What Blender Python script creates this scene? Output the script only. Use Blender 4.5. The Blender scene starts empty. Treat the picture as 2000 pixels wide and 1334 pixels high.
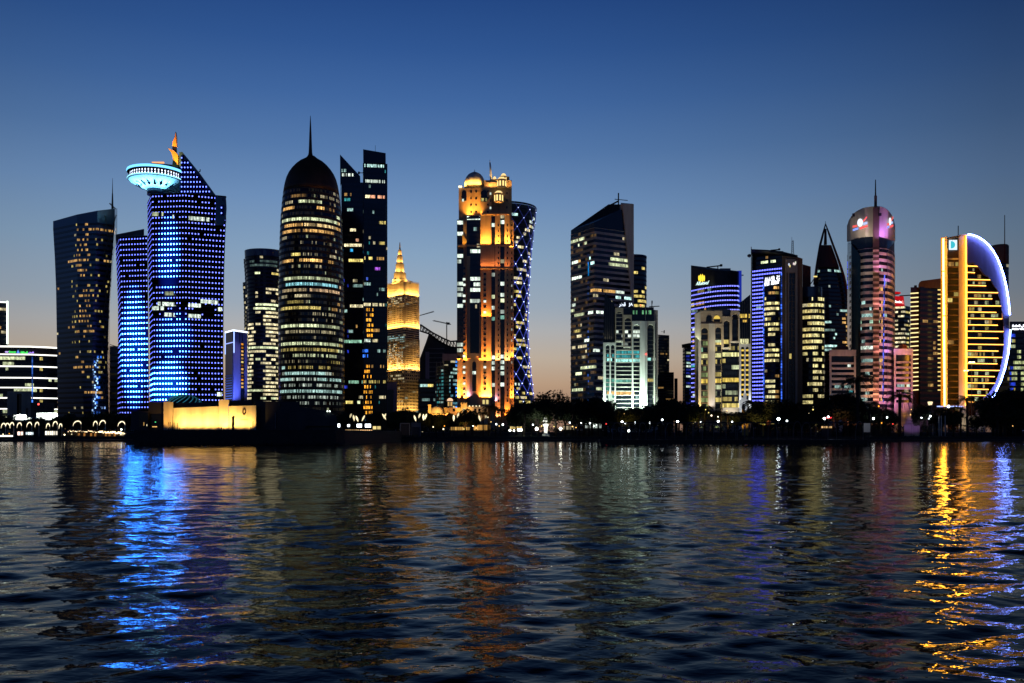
import bpy, math, random
import numpy as np
from mathutils import Vector, Matrix

SC = bpy.context.scene
COL = SC.collection
F = 1732.0            # focal length in pixels of the 2000 px wide photograph
HOR = 847.0           # row of the horizon
CAMZ = 4.0
R = math.radians
PI = math.pi

def PX(px, Y): return (px - 1000.0) / F * Y
def PZ(py, Y): return CAMZ + (HOR - py) / F * Y
def PT(px, py, Y): return (PX(px, Y), Y, PZ(py, Y))
def PYof(z, Y): return HOR - (z - CAMZ) * F / Y
def PXof(x, Y): return 1000.0 + x * F / Y
def lin(c): return tuple((v / 12.92 if v <= 0.04045 else ((v + 0.055) / 1.055) ** 2.4) for v in (x / 255.0 for x in c))

# ------------------------------------------------------------------ render set-up
SC.view_settings.view_transform = 'Standard'
SC.view_settings.look = 'None'
SC.view_settings.exposure = 0
SC.view_settings.gamma = 1
cy = SC.cycles
SC.render.engine = 'CYCLES'
cy.use_denoising = True
cy.max_bounces = 5; cy.diffuse_bounces = 1; cy.glossy_bounces = 4; cy.transmission_bounces = 2
cy.transparent_max_bounces = 4
cy.sample_clamp_indirect = 1.5
cy.sample_clamp_direct = 40.0
cy.caustics_reflective = False; cy.caustics_refractive = False
cy.blur_glossy = 0.0
cy.use_light_tree = True

# ------------------------------------------------------------------ materials
MATS = {}
def newmat(name):
    m = bpy.data.materials.new(name); m.use_nodes = True
    nt = m.node_tree; nt.nodes.clear()
    out = nt.nodes.new('ShaderNodeOutputMaterial')
    MATS[name] = m
    return m, nt, out
def L(nt, a, b): nt.links.new(a, b)
def node(nt, t, **kw):
    n = nt.nodes.new(t)
    for k, v in kw.items():
        if k in n.inputs.keys(): n.inputs[k].default_value = v
        else: setattr(n, k, v)
    return n

def solid(name, col, rough=0.7, metal=0.0, var=0.25, scale=0.25, spec=0.4, streak=True):
    """painted / concrete / stone surface with soft blotches and rain streaks of its own"""
    m, nt, out = newmat(name)
    b = node(nt, 'ShaderNodeBsdfPrincipled', Roughness=rough, Metallic=metal)
    b.inputs['Specular IOR Level'].default_value = spec
    tc = node(nt, 'ShaderNodeTexCoord')
    mp = node(nt, 'ShaderNodeMapping'); mp.inputs['Scale'].default_value = (scale, scale, scale * (0.15 if streak else 1))
    L(nt, tc.outputs['Object'], mp.inputs[0])
    nz = node(nt, 'ShaderNodeTexNoise', Scale=1.0, Detail=5.0, Roughness=0.6); L(nt, mp.outputs[0], nz.inputs['Vector'])
    rp = node(nt, 'ShaderNodeValToRGB')
    lo = tuple(c * (1 - var) for c in col) + (1,); hi = tuple(min(1, c * (1 + var)) for c in col) + (1,)
    rp.color_ramp.elements[0].position = 0.3; rp.color_ramp.elements[0].color = lo
    rp.color_ramp.elements[1].position = 0.7; rp.color_ramp.elements[1].color = hi
    L(nt, nz.outputs[0], rp.inputs[0]); L(nt, rp.outputs[0], b.inputs['Base Color'])
    L(nt, b.outputs[0], out.inputs[0])
    return m

def glass(name, base=(0.010, 0.014, 0.020), rough=0.14, spec=0.5):
    m, nt, out = newmat(name)
    b = node(nt, 'ShaderNodeBsdfPrincipled', Roughness=rough)
    b.inputs['Base Color'].default_value = base + (1,)
    b.inputs['Specular IOR Level'].default_value = spec
    tc = node(nt, 'ShaderNodeTexCoord')
    nz = node(nt, 'ShaderNodeTexNoise', Scale=0.35, Detail=2.0); L(nt, tc.outputs['Object'], nz.inputs['Vector'])
    bp = node(nt, 'ShaderNodeBump', Strength=0.04, Distance=0.5); L(nt, nz.outputs[0], bp.inputs['Height'])
    L(nt, bp.outputs[0], b.inputs['Normal'])
    L(nt, b.outputs[0], out.inputs[0])
    return m

def lit_window(name, grain=1.0, contrast=0.75, base=(0.008, 0.011, 0.016)):
    """dark glass; each pane's own lamp light is stored per face, lamps and blinds inside break it up"""
    m, nt, out = newmat(name)
    b = node(nt, 'ShaderNodeBsdfPrincipled', Roughness=0.15)
    b.inputs['Base Color'].default_value = base + (1,)
    at = node(nt, 'ShaderNodeAttribute', attribute_name='lit')
    tc = node(nt, 'ShaderNodeTexCoord')
    mp = node(nt, 'ShaderNodeMapping'); mp.inputs['Scale'].default_value = (grain, grain, grain * 0.55)
    L(nt, tc.outputs['Object'], mp.inputs[0])
    nz = node(nt, 'ShaderNodeTexNoise', Scale=0.9, Detail=3.0, Roughness=0.7); L(nt, mp.outputs[0], nz.inputs['Vector'])
    mr = node(nt, 'ShaderNodeMapRange'); L(nt, nz.outputs[0], mr.inputs[0])
    mr.inputs[1].default_value = 0.34; mr.inputs[2].default_value = 0.68
    mr.inputs[3].default_value = 1 - contrast; mr.inputs[4].default_value = 1 + contrast * 0.6
    mul = node(nt, 'ShaderNodeVectorMath', operation='SCALE')
    L(nt, at.outputs['Color'], mul.inputs[0]); L(nt, mr.outputs[0], mul.inputs['Scale'])
    L(nt, mul.outputs[0], b.inputs['Emission Color']); b.inputs['Emission Strength'].default_value = 1.3
    L(nt, b.outputs[0], out.inputs[0])
    m.cycles.emission_sampling = 'NONE'
    return m

def lamp(name, sampling='NONE'):
    """lamp glass, tubes and luminous letters: light per face"""
    m, nt, out = newmat(name)
    e = node(nt, 'ShaderNodeEmission')
    at = node(nt, 'ShaderNodeAttribute', attribute_name='lit')
    L(nt, at.outputs['Color'], e.inputs[0]); e.inputs[1].default_value = 1.0
    L(nt, e.outputs[0], out.inputs[0])
    m.cycles.emission_sampling = sampling
    return m

lit_window('window_glass')
lit_window('screen_glass', grain=2.2, contrast=0.95)
lit_window('soft_glass', grain=0.6, contrast=0.45)
lamp('lamp'); lamp('tube', 'FRONT')
glass('dark_glass'); glass('blue_glass', (0.016, 0.040, 0.095), 0.2, 0.9); glass('black_glass', (0.004, 0.005, 0.007), 0.2)
glass('brown_glass', (0.030, 0.014, 0.009), 0.2)
glass('teal_glass', (0.006, 0.022, 0.026), 0.15)
solid('dark_metal', (0.018, 0.019, 0.022), 0.5, 0.3, 0.2)
solid('dark_cladding', (0.030, 0.031, 0.036), 0.55)
solid('night_cladding', (0.016, 0.017, 0.028), 0.5)
solid('bronze_screen', (0.085, 0.052, 0.030), 0.55, 0.2)
solid('beige_stone', (0.42, 0.34, 0.25), 0.8)
solid('sand_stone', (0.46, 0.33, 0.20), 0.8)
solid('pale_stone', (0.50, 0.46, 0.40), 0.75)
solid('white_stone', (0.62, 0.62, 0.58), 0.7)
solid('brown_stone', (0.12, 0.085, 0.06), 0.8)
solid('red_stone', (0.17, 0.055, 0.045), 0.75)
solid('grey_stone', (0.20, 0.19, 0.19), 0.8)
solid('violet_panel', (0.30, 0.25, 0.34), 0.6)
solid('shell_panel', (0.17, 0.13, 0.20), 0.6)
solid('white_paint', (0.75, 0.74, 0.70), 0.6, var=0.08)
solid('gold_plate', (0.55, 0.36, 0.10), 0.4, 0.6)
solid('dark_concrete', (0.050, 0.047, 0.046), 0.9)
solid('quay_concrete', (0.030, 0.028, 0.027), 0.9, streak=False, scale=0.6)
solid('bark', (0.030, 0.022, 0.016), 0.9, scale=2)
solid('leaf', (0.022, 0.034, 0.012), 0.7, scale=0.8, streak=False)
solid('palm_leaf', (0.020, 0.030, 0.013), 0.65, scale=0.8, streak=False)
solid('earth', (0.045, 0.040, 0.032), 0.95, scale=0.08, streak=False)
solid('lawn_green', (0.020, 0.032, 0.010), 0.95, scale=0.3, streak=False)
solid('bronze_lattice', (0.012, 0.026, 0.032), 0.5, 0.5)
solid('red_steel', (0.10, 0.030, 0.026), 0.6, 0.2)
solid('copper_dome', (0.30, 0.10, 0.07), 0.6)
solid('cloth', (0.03, 0.03, 0.035), 0.9)
solid('skin', (0.20, 0.11, 0.07), 0.6)

# ------------------------------------------------------------------ object helpers
def origin_of(o):
    p = Vector((0, 0, 0))
    while o is not None:
        p += o.location; o = o.parent
    return p

def thing(name, label, cat, loc=(0, 0, 0), group=None):
    o = bpy.data.objects.new(name, None); COL.objects.link(o)
    o.location = loc; o.empty_display_size = 1
    o['label'] = label; o['category'] = cat
    if group: o['group'] = group
    return o

def tag(o, label, cat, group=None):
    o['label'] = label; o['category'] = cat
    if group: o['group'] = group
    return o

class MB:
    def __init__(self): self.v = []; self.f = []; self.mi = []; self.lit = []; self.sm = []; self.any = False
    def add(self, verts, faces, mi=0, lit=None, smooth=False):
        n = len(self.v); self.v.extend(verts)
        for k, f in enumerate(faces):
            self.f.append([i + n for i in f]); self.mi.append(mi)
            c = lit[k] if isinstance(lit, list) else lit
            if c is not None: self.any = True
            self.lit.append(c or (0, 0, 0)); self.sm.append(smooth)
        return self
    def box(self, c, s, mi=0, lit=None, rz=0.0, rx=0.0, ry=0.0):
        hx, hy, hz = s[0] / 2, s[1] / 2, s[2] / 2
        M = Matrix.Translation(c) @ Matrix.Rotation(rz, 4, 'Z') @ Matrix.Rotation(ry, 4, 'Y') @ Matrix.Rotation(rx, 4, 'X')
        vs = [tuple(M @ Vector((x, y, z))) for z in (-hz, hz) for x, y in ((-hx, -hy), (hx, -hy), (hx, hy), (-hx, hy))]
        return self.add(vs, [(0, 3, 2, 1), (4, 5, 6, 7), (0, 1, 5, 4), (1, 2, 6, 5), (2, 3, 7, 6), (3, 0, 4, 7)], mi, lit)
    def span(self, x0, x1, y0, y1, z0, z1, mi=0, lit=None):
        return self.box(((x0 + x1) / 2, (y0 + y1) / 2, (z0 + z1) / 2), (abs(x1 - x0), abs(y1 - y0), abs(z1 - z0)), mi, lit)
    def prism(self, pts, y0, y1, mi=0, lit=None, skew=0.0):
        """polygon of (x, z) extruded from y0 to y1"""
        a = 0.0
        for i in range(len(pts)):
            p, q = pts[i], pts[(i + 1) % len(pts)]; a += p[0] * q[1] - q[0] * p[1]
        if a < 0: pts = pts[::-1]
        n = len(pts)
        vs = [(x, y0, z) for x, z in pts] + [(x + skew, y1, z) for x, z in pts]
        fs = [tuple(range(n)), tuple(range(2 * n - 1, n - 1, -1))]
        for i in range(n):
            j = (i + 1) % n; fs.append((i, i + n, j + n, j))
        return self.add(vs, fs, mi, lit)
    def rings(self, rings, mi=0, lit=None, smooth=False, cap=(True, True), closed=True):
        """loft through rings (lists of 3-D points, same length); mi / lit may be lists, one per step"""
        n = len(rings[0]); vs = [p for r in rings for p in r]
        for k in range(len(rings) - 1):
            pass
        base = len(self.v); self.v.extend(vs)
        for k in range(len(rings) - 1):
            m_ = mi[k] if isinstance(mi, list) else mi
            l_ = lit[k] if isinstance(lit, list) else lit
            if l_ is not None: self.any = True
            for i in range(n if closed else n - 1):
                j = (i + 1) % n
                self.f.append([base + k * n + i, base + k * n + j, base + (k + 1) * n + j, base + (k + 1) * n + i])
                self.mi.append(m_); self.lit.append(l_ or (0, 0, 0)); self.sm.append(smooth)
        m0 = mi[0] if isinstance(mi, list) else mi; m1 = mi[-1] if isinstance(mi, list) else mi
        if cap[0] and n > 2:
            self.f.append([base + i for i in range(n - 1, -1, -1)]); self.mi.append(m0); self.lit.append((0, 0, 0)); self.sm.append(False)
        if cap[1] and n > 2:
            o = base + (len(rings) - 1) * n
            self.f.append([o + i for i in range(n)]); self.mi.append(m1); self.lit.append((0, 0, 0)); self.sm.append(False)
        return self
    def lathe(self, x, y, prof, n=24, mi=0, lit=None, smooth=True, sx=1.0, sy=1.0):
        rs = [[(x + r * sx * math.cos(2 * PI * i / n), y + r * sy * math.sin(2 * PI * i / n), z) for i in range(n)] for r, z in prof]
        return self.rings(rs, mi, lit, smooth)
    def tube(self, pts, rad, n=6, mi=0, lit=None, smooth=True):
        P = [Vector(p) for p in pts]; rs = []
        rr = rad if isinstance(rad, (list, tuple)) else [rad] * len(P)
        for i, p in enumerate(P):
            d = (P[min(i + 1, len(P) - 1)] - P[max(i - 1, 0)]).normalized()
            up = Vector((0, 0, 1)) if abs(d.z) < 0.9 else Vector((0, 1, 0))
            a = d.cross(up).normalized(); b = a.cross(d).normalized()
            rs.append([tuple(p + rr[i] * (math.cos(2 * PI * k / n) * a + math.sin(2 * PI * k / n) * b)) for k in range(n)])
        return self.rings(rs, mi, lit, smooth)
    def ball(self, c, r, n=12, mi=0, lit=None):
        return self.lathe(c[0], c[1], [(max(0.001, r * math.sin(PI * k / 8)), c[2] - r * math.cos(PI * k / 8)) for k in range(9)], n, mi, lit)
    def build(self, name, mats, parent=None, kind=None, label=None):
        if isinstance(mats, str): mats = [mats]
        me = bpy.data.meshes.new(name)
        off = origin_of(parent) if parent is not None else Vector((0, 0, 0))
        ox, oy, oz = off
        me.from_pydata([(a - ox, b - oy, c - oz) for a, b, c in self.v], [], self.f)
        for m in mats: me.materials.append(MATS[m])
        me.polygons.foreach_set('material_index', self.mi)
        me.polygons.foreach_set('use_smooth', self.sm)
        if self.any:
            at = me.attributes.new('lit', 'FLOAT_COLOR', 'FACE')
            buf = []
            for c in self.lit: buf.extend((c[0], c[1], c[2], 1.0))
            at.data.foreach_set('color', buf)
        me.update()
        o = bpy.data.objects.new(name, me); COL.objects.link(o)
        if parent is not None: o.parent = parent
        if kind: o['kind'] = kind
        if label: o['label'] = label
        return o

def copy_tree(o, loc, parent=None, label=None, group=None, scale=None, rz=None):
    c = o.copy(); COL.objects.link(c); c.parent = parent
    if loc is not None: c.location = loc
    if scale is not None: c.scale = (scale, scale, scale)
    if rz is not None: c.rotation_euler = (0, 0, rz)
    if label: c['label'] = label
    if group: c['group'] = group
    for ch in list(o.children): copy_tree(ch, None, c)
    return c

def offset_poly(pts, d):
    """grow a counter-clockwise polygon of (x, y) outwards by d"""
    n = len(pts); out = []
    for i in range(n):
        p0, p1, p2 = pts[i - 1], pts[i], pts[(i + 1) % n]
        def nrm(a, b):
            dx, dy = b[0] - a[0], b[1] - a[1]; l = math.hypot(dx, dy) or 1e-6
            return dy / l, -dx / l
        a = nrm(p0, p1); b = nrm(p1, p2)
        sx, sy = a[0] + b[0], a[1] + b[1]; k = sx * sx + sy * sy
        k = 2.0 / max(k, 0.6)
        out.append((p1[0] + d * sx * k / 1.0 * 1.0, p1[1] + d * sy * k))
    return out

def ccw(pts):
    a = sum(pts[i][0] * pts[(i + 1) % len(pts)][1] - pts[(i + 1) % len(pts)][0] * pts[i][1] for i in range(len(pts)))
    return pts if a > 0 else pts[::-1]

def foot(*corners):
    """ring(z) from corners (px or px(py), Y); counter-clockwise seen from above"""
    def ring(z):
        pts = []
        for px, Y in corners:
            p = px(PYof(z, Y)) if callable(px) else px
            pts.append((PX(p, Y), Y))
        return ccw(pts)
    return ring
def boxfoot(a, b, c=None, depth=30.0):
    """a, b, c = (px, Y) of the far left, near and far right corners"""
    if c is None:
        A = (PX(a[0], a[1]), a[1]); B = (PX(b[0], b[1]), b[1])
        dx, dy = B[0] - A[0], B[1] - A[1]; l = math.hypot(dx, dy); n = (-dy / l * depth, dx / l * depth)
        pts = ccw([A, B, (B[0] + n[0], B[1] + n[1]), (A[0] + n[0], A[1] + n[1])])
    else:
        A, B, C = [(PX(p[0], p[1]), p[1]) for p in (a, b, c)]
        pts = ccw([A, B, C, (A[0] + C[0] - B[0], A[1] + C[1] - B[1])])
    return lambda z: pts
def interp(tab):
    tab = sorted(tab)
    def f(t):
        if t <= tab[0][0]: return tab[0][1]
        for (a, va), (b, vb) in zip(tab, tab[1:]):
            if t <= b: return va + (vb - va) * (t - a) / (b - a)
        return tab[-1][1]
    return f
def ellfoot(pxc, Y, rad, n=40, depth=1.0, yc=None):
    """round plan: rad(py) half width in pixels"""
    def ring(z):
        r = rad(PYof(z, Y)) / F * Y if callable(rad) else rad / F * Y
        x = PX(pxc, Y)
        return [(x + r * math.cos(2 * PI * i / n), Y + r * depth * math.sin(2 * PI * i / n)) for i in range(n)]
    return ring

PAL = {'W': (1.0, 0.86, 0.50), 'Y': (1.0, 0.78, 0.22), 'A': (1.0, 0.55, 0.16), 'C': (0.62, 1.0, 0.92), 'G': (0.90, 1.0, 0.58),
       'H': (0.85, 1.0, 0.85), 'B': (0.06, 0.16, 1.0), 'T': (0.10, 0.75, 0.80), 'R': (1.0, 0.06, 0.05), 'O': (1.0, 0.36, 0.03), 'V': (0.55, 0.25, 1.0)}
def col(p, s=1.0):
    c = PAL[p] if isinstance(p, str) else p
    return (c[0] * s, c[1] * s, c[2] * s)

def lights(rows=(), cells=(), base=0.03, pal='WWG', s=0.6, seed=0, run=4, dim=0.0, dens=0.95, grp=2, var=(0.45, 0.8, 1.0)):
    """what is lit: rows (py, px0, px1, colour, strength, density); cells (px0, py0, px1, py1, colour, strength, density);
    the rest at random in short runs"""
    rnd = random.Random(seed)
    salt = rnd.random() * 1000
    def h(a, b, c=0.0):
        v = math.sin(a * 127.1 + b * 311.7 + c * 74.7 + salt) * 43758.5453
        return v - math.floor(v)
    def fn(px, py, pitch, k, i):
        q = h(k, i, 3.0)
        for r in rows:
            if abs(py - r[0]) <= pitch * 0.5 and r[1] <= px <= r[2]:
                d = r[5] if len(r) > 5 else dens
                if h(k, i // grp, 9.0) < d: return col(r[3], r[4] * (var[0] + var[1] * q ** var[2]))
                return None
        for c in cells:
            if c[1] <= py <= c[3] and c[0] <= px <= c[2]:
                if h(k, i // grp, 5.0) < c[6]: return col(c[4], c[5] * (0.35 + 0.9 * q))
        if h(k, i // run, 1.0) < base * (0.3 + 1.4 * h(k, 0, 2.0)) * 1.3 and q > 0.15:
            p = pal[int(h(k, i // run, 4.0) * len(pal)) % len(pal)]
            return col(p, s * (0.3 + 0.9 * q))
        if dim and q > 0.6: return col('W', dim * q)
        return None
    return fn

def shaft(parent, ring, z0, z1, n, mats=('dark_cladding', 'dark_glass'), bay=1.8, sill=0.30, head=0.90, lit=None, relief=0.18,
          glassmat='window_glass', name='shaft', rowname='window_row', smooth=False, vis=None, cap=0.0, rows=True):
    """a building shaft with a floor band round every storey, and one row of windows per storey"""
    mb = MB(); rs = []; mi = []
    fh = (z1 - z0) / n
    def at(z, off):
        p = ring(z); p = offset_poly(p, off) if off else p
        return [(x, y, z) for x, y in p]
    for k in range(n):
        a = z0 + k * fh
        rs.append(at(a, relief)); mi.append(0)
        rs.append(at(a + sill * fh, relief)); mi.append(0)
        rs.append(at(a + sill * fh + 0.01, 0)); mi.append(1)
        rs.append(at(a + head * fh, 0)); mi.append(0)
        rs.append(at(a + head * fh + 0.01, relief)); mi.append(0)
    rs.append(at(z1 + cap, relief))
    mb.rings(rs, mi, smooth=False)
    body = mb.build(name, list(mats), parent)
    if not rows: return body
    for k in range(n):
        a = z0 + (k + sill) * fh + 0.05; b = z0 + (k + head) * fh - 0.05
        pa = offset_poly(ring(a), 0.06); pb = offset_poly(ring(b), 0.06); m = len(pa)
        vs = []; cols = []; idx = 0
        per = [math.hypot(pa[(i + 1) % m][0] - pa[i][0], pa[(i + 1) % m][1] - pa[i][1]) for i in range(m)]
        for i in range(m):
            j = (i + 1) % m
            nb = max(1, int(round(per[i] / bay)))
            ex, ey = pa[j][0] - pa[i][0], pa[j][1] - pa[i][1]
            mx, my = pa[i][0], pa[i][1]
            front = (ey * (0 - mx) - ex * (0 - my)) > 0
            for q in range(nb):
                t = q / nb
                vs.append((pa[i][0] + ex * t, pa[i][1] + ey * t, a))
                vs.append((pb[i][0] + (pb[j][0] - pb[i][0]) * t, pb[i][1] + (pb[j][1] - pb[i][1]) * t, b))
                c = None
                if lit:
                    tm = (q + 0.5) / nb; X = pa[i][0] + ex * tm; Yc = pa[i][1] + ey * tm
                    if front: c = lit(PXof(X, Yc), PYof((a + b) / 2, Yc), fh * F / Yc, k, idx)
                    else: c = lit(-500 - idx * 3, -999, 1, k, idx)
                cols.append(c); idx += 1
        w = MB(); N = idx
        fs = [(2 * q, 2 * ((q + 1) % N), 2 * ((q + 1) % N) + 1, 2 * q + 1) for q in range(N)]
        w.add(vs, fs, 0, cols); w.any = True
        w.build(rowname, glassmat, parent)
    return body

def ppoly(pts, Y): return [(PX(a, Y), PZ(b, Y)) for a, b in pts]
def pprism(mb, pts, Y, d, mi=0, lit=None):
    # side walls are skewed back along the line of sight, keeping flanks hidden
    cx_ = (min(p[0] for p in pts) + max(p[0] for p in pts)) / 2
    return mb.prism(ppoly(pts, Y), Y, Y + d, mi, lit, PX(cx_, d))
def part_prism(parent, name, pts, Y, d, mat, lit=None):
    return pprism(MB(), pts, Y, d, 0, lit).build(name, mat, parent)
def rect(x0, y0, x1, y1): return [(x0, y1), (x1, y1), (x1, y0), (x0, y0)]
def arch_pts(x0, x1, yt, yb, n=10, flat=1.0):
    r = (x1 - x0) / 2; c = (x0 + x1) / 2
    return [(x1, yb)] + [(c + r * math.cos(PI * k / n), yt + r * flat - r * flat * math.sin(PI * k / n)) for k in range(n + 1)] + [(x0, yb)]

def flood(px, py, Y, tx, ty, tY, c, power, angle=60, blend=0.6, size=0.6, parent=None):
    ld = bpy.data.lights.new('floodlight', 'SPOT'); ld.energy = power; ld.color = c; ld.spot_size = R(angle); ld.spot_blend = blend
    ld.shadow_soft_size = size
    o = bpy.data.objects.new('floodlight', ld); COL.objects.link(o)
    p = Vector(PT(px, py, Y)); t = Vector(PT(tx, ty, tY))
    o.rotation_euler = (t - p).to_track_quat('-Z', 'Y').to_euler()
    o.location = p
    return o
def wash(px0, px1, py, Y, c, power, tilt=12, up=True, depth=0.5, dx=0.0, spread=110):
    """a linear wall washer: a narrow area lamp at the foot (or head) of a wall, aimed along it"""
    ld = bpy.data.lights.new('wall_washer', 'AREA'); ld.shape = 'RECTANGLE'
    ld.size = max(0.5, abs(PX(px1, Y) - PX(px0, Y))); ld.size_y = depth
    ld.energy = power; ld.color = c; ld.spread = R(spread)
    o = bpy.data.objects.new('wall_washer', ld); COL.objects.link(o)
    o.location = PT((px0 + px1) / 2, py, Y)
    d = Vector((dx, math.sin(R(tilt)), (1 if up else -1) * math.cos(R(tilt))))
    o.rotation_euler = d.to_track_quat('-Z', 'Y').to_euler()
    # keep the long side along X
    q = d.to_track_quat('-Z', 'Y').to_matrix()
    xa = Vector((1, 0, 0)); zc = -d.normalized(); yc = zc.cross(xa).normalized(); xa = yc.cross(zc).normalized()
    o.rotation_euler = Matrix((xa, yc, zc)).transposed().to_euler()
    return o

def text_part(parent, name, s, px0, px1, py, Y, hpx, c, strength=1.5, shear=0.0, rise=0.0, depth=0.15, mat='lamp', weight=0.0, rz=0.0):
    """raised luminous lettering between px0 and px1, its foot at py"""
    cu = bpy.data.curves.new(name, 'FONT'); cu.body = s; cu.size = 1.0; cu.extrude = 0.03; cu.offset = weight
    cu.resolution_u = 3
    tmp = bpy.data.objects.new('tmp', cu); COL.objects.link(tmp)
    bpy.context.view_layer.update()
    dg = bpy.context.evaluated_depsgraph_get()
    me0 = tmp.evaluated_get(dg).to_mesh()
    vs = [tuple(v.co) for v in me0.vertices]; fs = [tuple(p.vertices) for p in me0.polygons]
    tmp.evaluated_get(dg).to_mesh_clear()
    bpy.data.objects.remove(tmp, do_unlink=True); bpy.data.curves.remove(cu)
    x0 = min(v[0] for v in vs); x1 = max(v[0] for v in vs); y0 = min(v[1] for v in vs); y1 = max(v[1] for v in vs)
    W = PX(px1, Y) - PX(px0, Y); H = hpx / F * Y
    P0 = PT(px0, py, Y)
    out = []
    for x, y, z in vs:
        u = (x - x0) / (x1 - x0); w = (y - y0) / (y1 - y0)
        X = u * W + shear * w * H; Z = w * H + rise * u * W
        out.append((P0[0] + X * math.cos(rz), P0[1] + X * math.sin(rz) - z * depth / 0.03, P0[2] + Z))
    return MB().add(out, fs, 0, col(c, strength)).build(name, mat, parent)
# ------------------------------------------------------------------ camera
cam = bpy.data.cameras.new('camera'); cam.sensor_width = 36; cam.lens = 36 * F / 2000.0
cam.shift_y = (HOR - 667.0) / 2000.0; cam.clip_start = 0.5; cam.clip_end = 12000
co = bpy.data.objects.new('camera', cam); COL.objects.link(co)
co.location = (0, 0, CAMZ); co.rotation_euler = (R(90), 0, 0)
SC.camera = co

# ------------------------------------------------------------------ dusk sky: afterglow behind the skyline, deep blue above
w = bpy.data.worlds.new('World'); SC.world = w; w.use_nodes = True
nt = w.node_tree; nt.nodes.clear()
out = nt.nodes.new('ShaderNodeOutputWorld')
tc = node(nt, 'ShaderNodeTexCoord')
nrm = node(nt, 'ShaderNodeVectorMath', operation='NORMALIZE'); L(nt, tc.outputs['Generated'], nrm.inputs[0])
sp = node(nt, 'ShaderNodeSeparateXYZ'); L(nt, nrm.outputs[0], sp.inputs[0])
rp = node(nt, 'ShaderNodeValToRGB')
stops = [(0, (140, 108, 92)), (0.027, (160, 126, 104)), (0.056, (186, 156, 130)), (0.0846, (189, 174, 158)), (0.115, (175, 176, 178)), (0.141, (156, 170, 185)),
         (0.196, (133, 161, 190)), (0.25, (109, 143, 186)), (0.301, (84, 121, 171)), (0.35, (63, 102, 159)), (0.396, (46, 85, 145)), (0.44, (34, 71, 131)), (0.50, (17, 38, 80)), (0.56, (6, 15, 36)), (0.75, (3, 7, 19)), (1.0, (2, 5, 13))]
els = rp.color_ramp.elements
while len(els) < len(stops): els.new(0.5)
for e, (p, c) in zip(els, stops): e.position = p; e.color = lin(c) + (1,)

L(nt, sp.outputs['Z'], rp.inputs[0])
# brightest towards the sunset, fading round to the dark eastern sky
fl = node(nt, 'ShaderNodeVectorMath', operation='MULTIPLY'); L(nt, nrm.outputs[0], fl.inputs[0]); fl.inputs[1].default_value = (1, 1, 0)
fn = node(nt, 'ShaderNodeVectorMath', operation='NORMALIZE'); L(nt, fl.outputs[0], fn.inputs[0])
dt = node(nt, 'ShaderNodeVectorMath', operation='DOT_PRODUCT'); L(nt, fn.outputs[0], dt.inputs[0]); dt.inputs[1].default_value = (math.sin(R(-8)), math.cos(R(-8)), 0)
az = node(nt, 'ShaderNodeValToRGB'); L(nt, dt.outputs['Value'], az.inputs[0])
ae = az.color_ramp.elements
while len(ae) < 6: ae.new(0.5)
for e, (p, v) in zip(ae, [(0.0, (0.10, 0.20, 0.44)), (0.50, (0.13, 0.22, 0.42)), (0.72, (0.34, 0.36, 0.40)), (0.80, (0.47, 0.47, 0.48)), (0.93, (0.80, 0.80, 0.80)), (1.0, (1, 1, 1))]): e.position = p; e.color = v + (1,)
mul = node(nt, 'ShaderNodeVectorMath', operation='MULTIPLY'); L(nt, rp.outputs[0], mul.inputs[0]); L(nt, az.outputs[0], mul.inputs[1])
bg = node(nt, 'ShaderNodeBackground'); L(nt, mul.outputs[0], bg.inputs[0]); bg.inputs[1].default_value = 1.0
sky = node(nt, 'ShaderNodeTexSky'); sky.sky_type = 'NISHITA'; sky.sun_disc = False
sky.sun_elevation = R(-4.0); sky.sun_rotation = R(-8.0)
bg2 = node(nt, 'ShaderNodeBackground'); L(nt, sky.outputs[0], bg2.inputs[0]); bg2.inputs[1].default_value = 0.05
ad = node(nt, 'ShaderNodeAddShader'); L(nt, bg.outputs[0], ad.inputs[0]); L(nt, bg2.outputs[0], ad.inputs[1])
L(nt, ad.outputs[0], out.inputs[0])
# the last of the afterglow
sl = bpy.data.lights.new('sun', 'SUN'); sl.energy = 0.02; sl.angle = R(12); sl.color = (1.0, 0.62, 0.42)
so = bpy.data.objects.new('sun', sl); COL.objects.link(so)
so.rotation_euler = Vector((math.sin(R(8)) , -1, -0.05)).to_track_quat('-Z', 'Y').to_euler()

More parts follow.
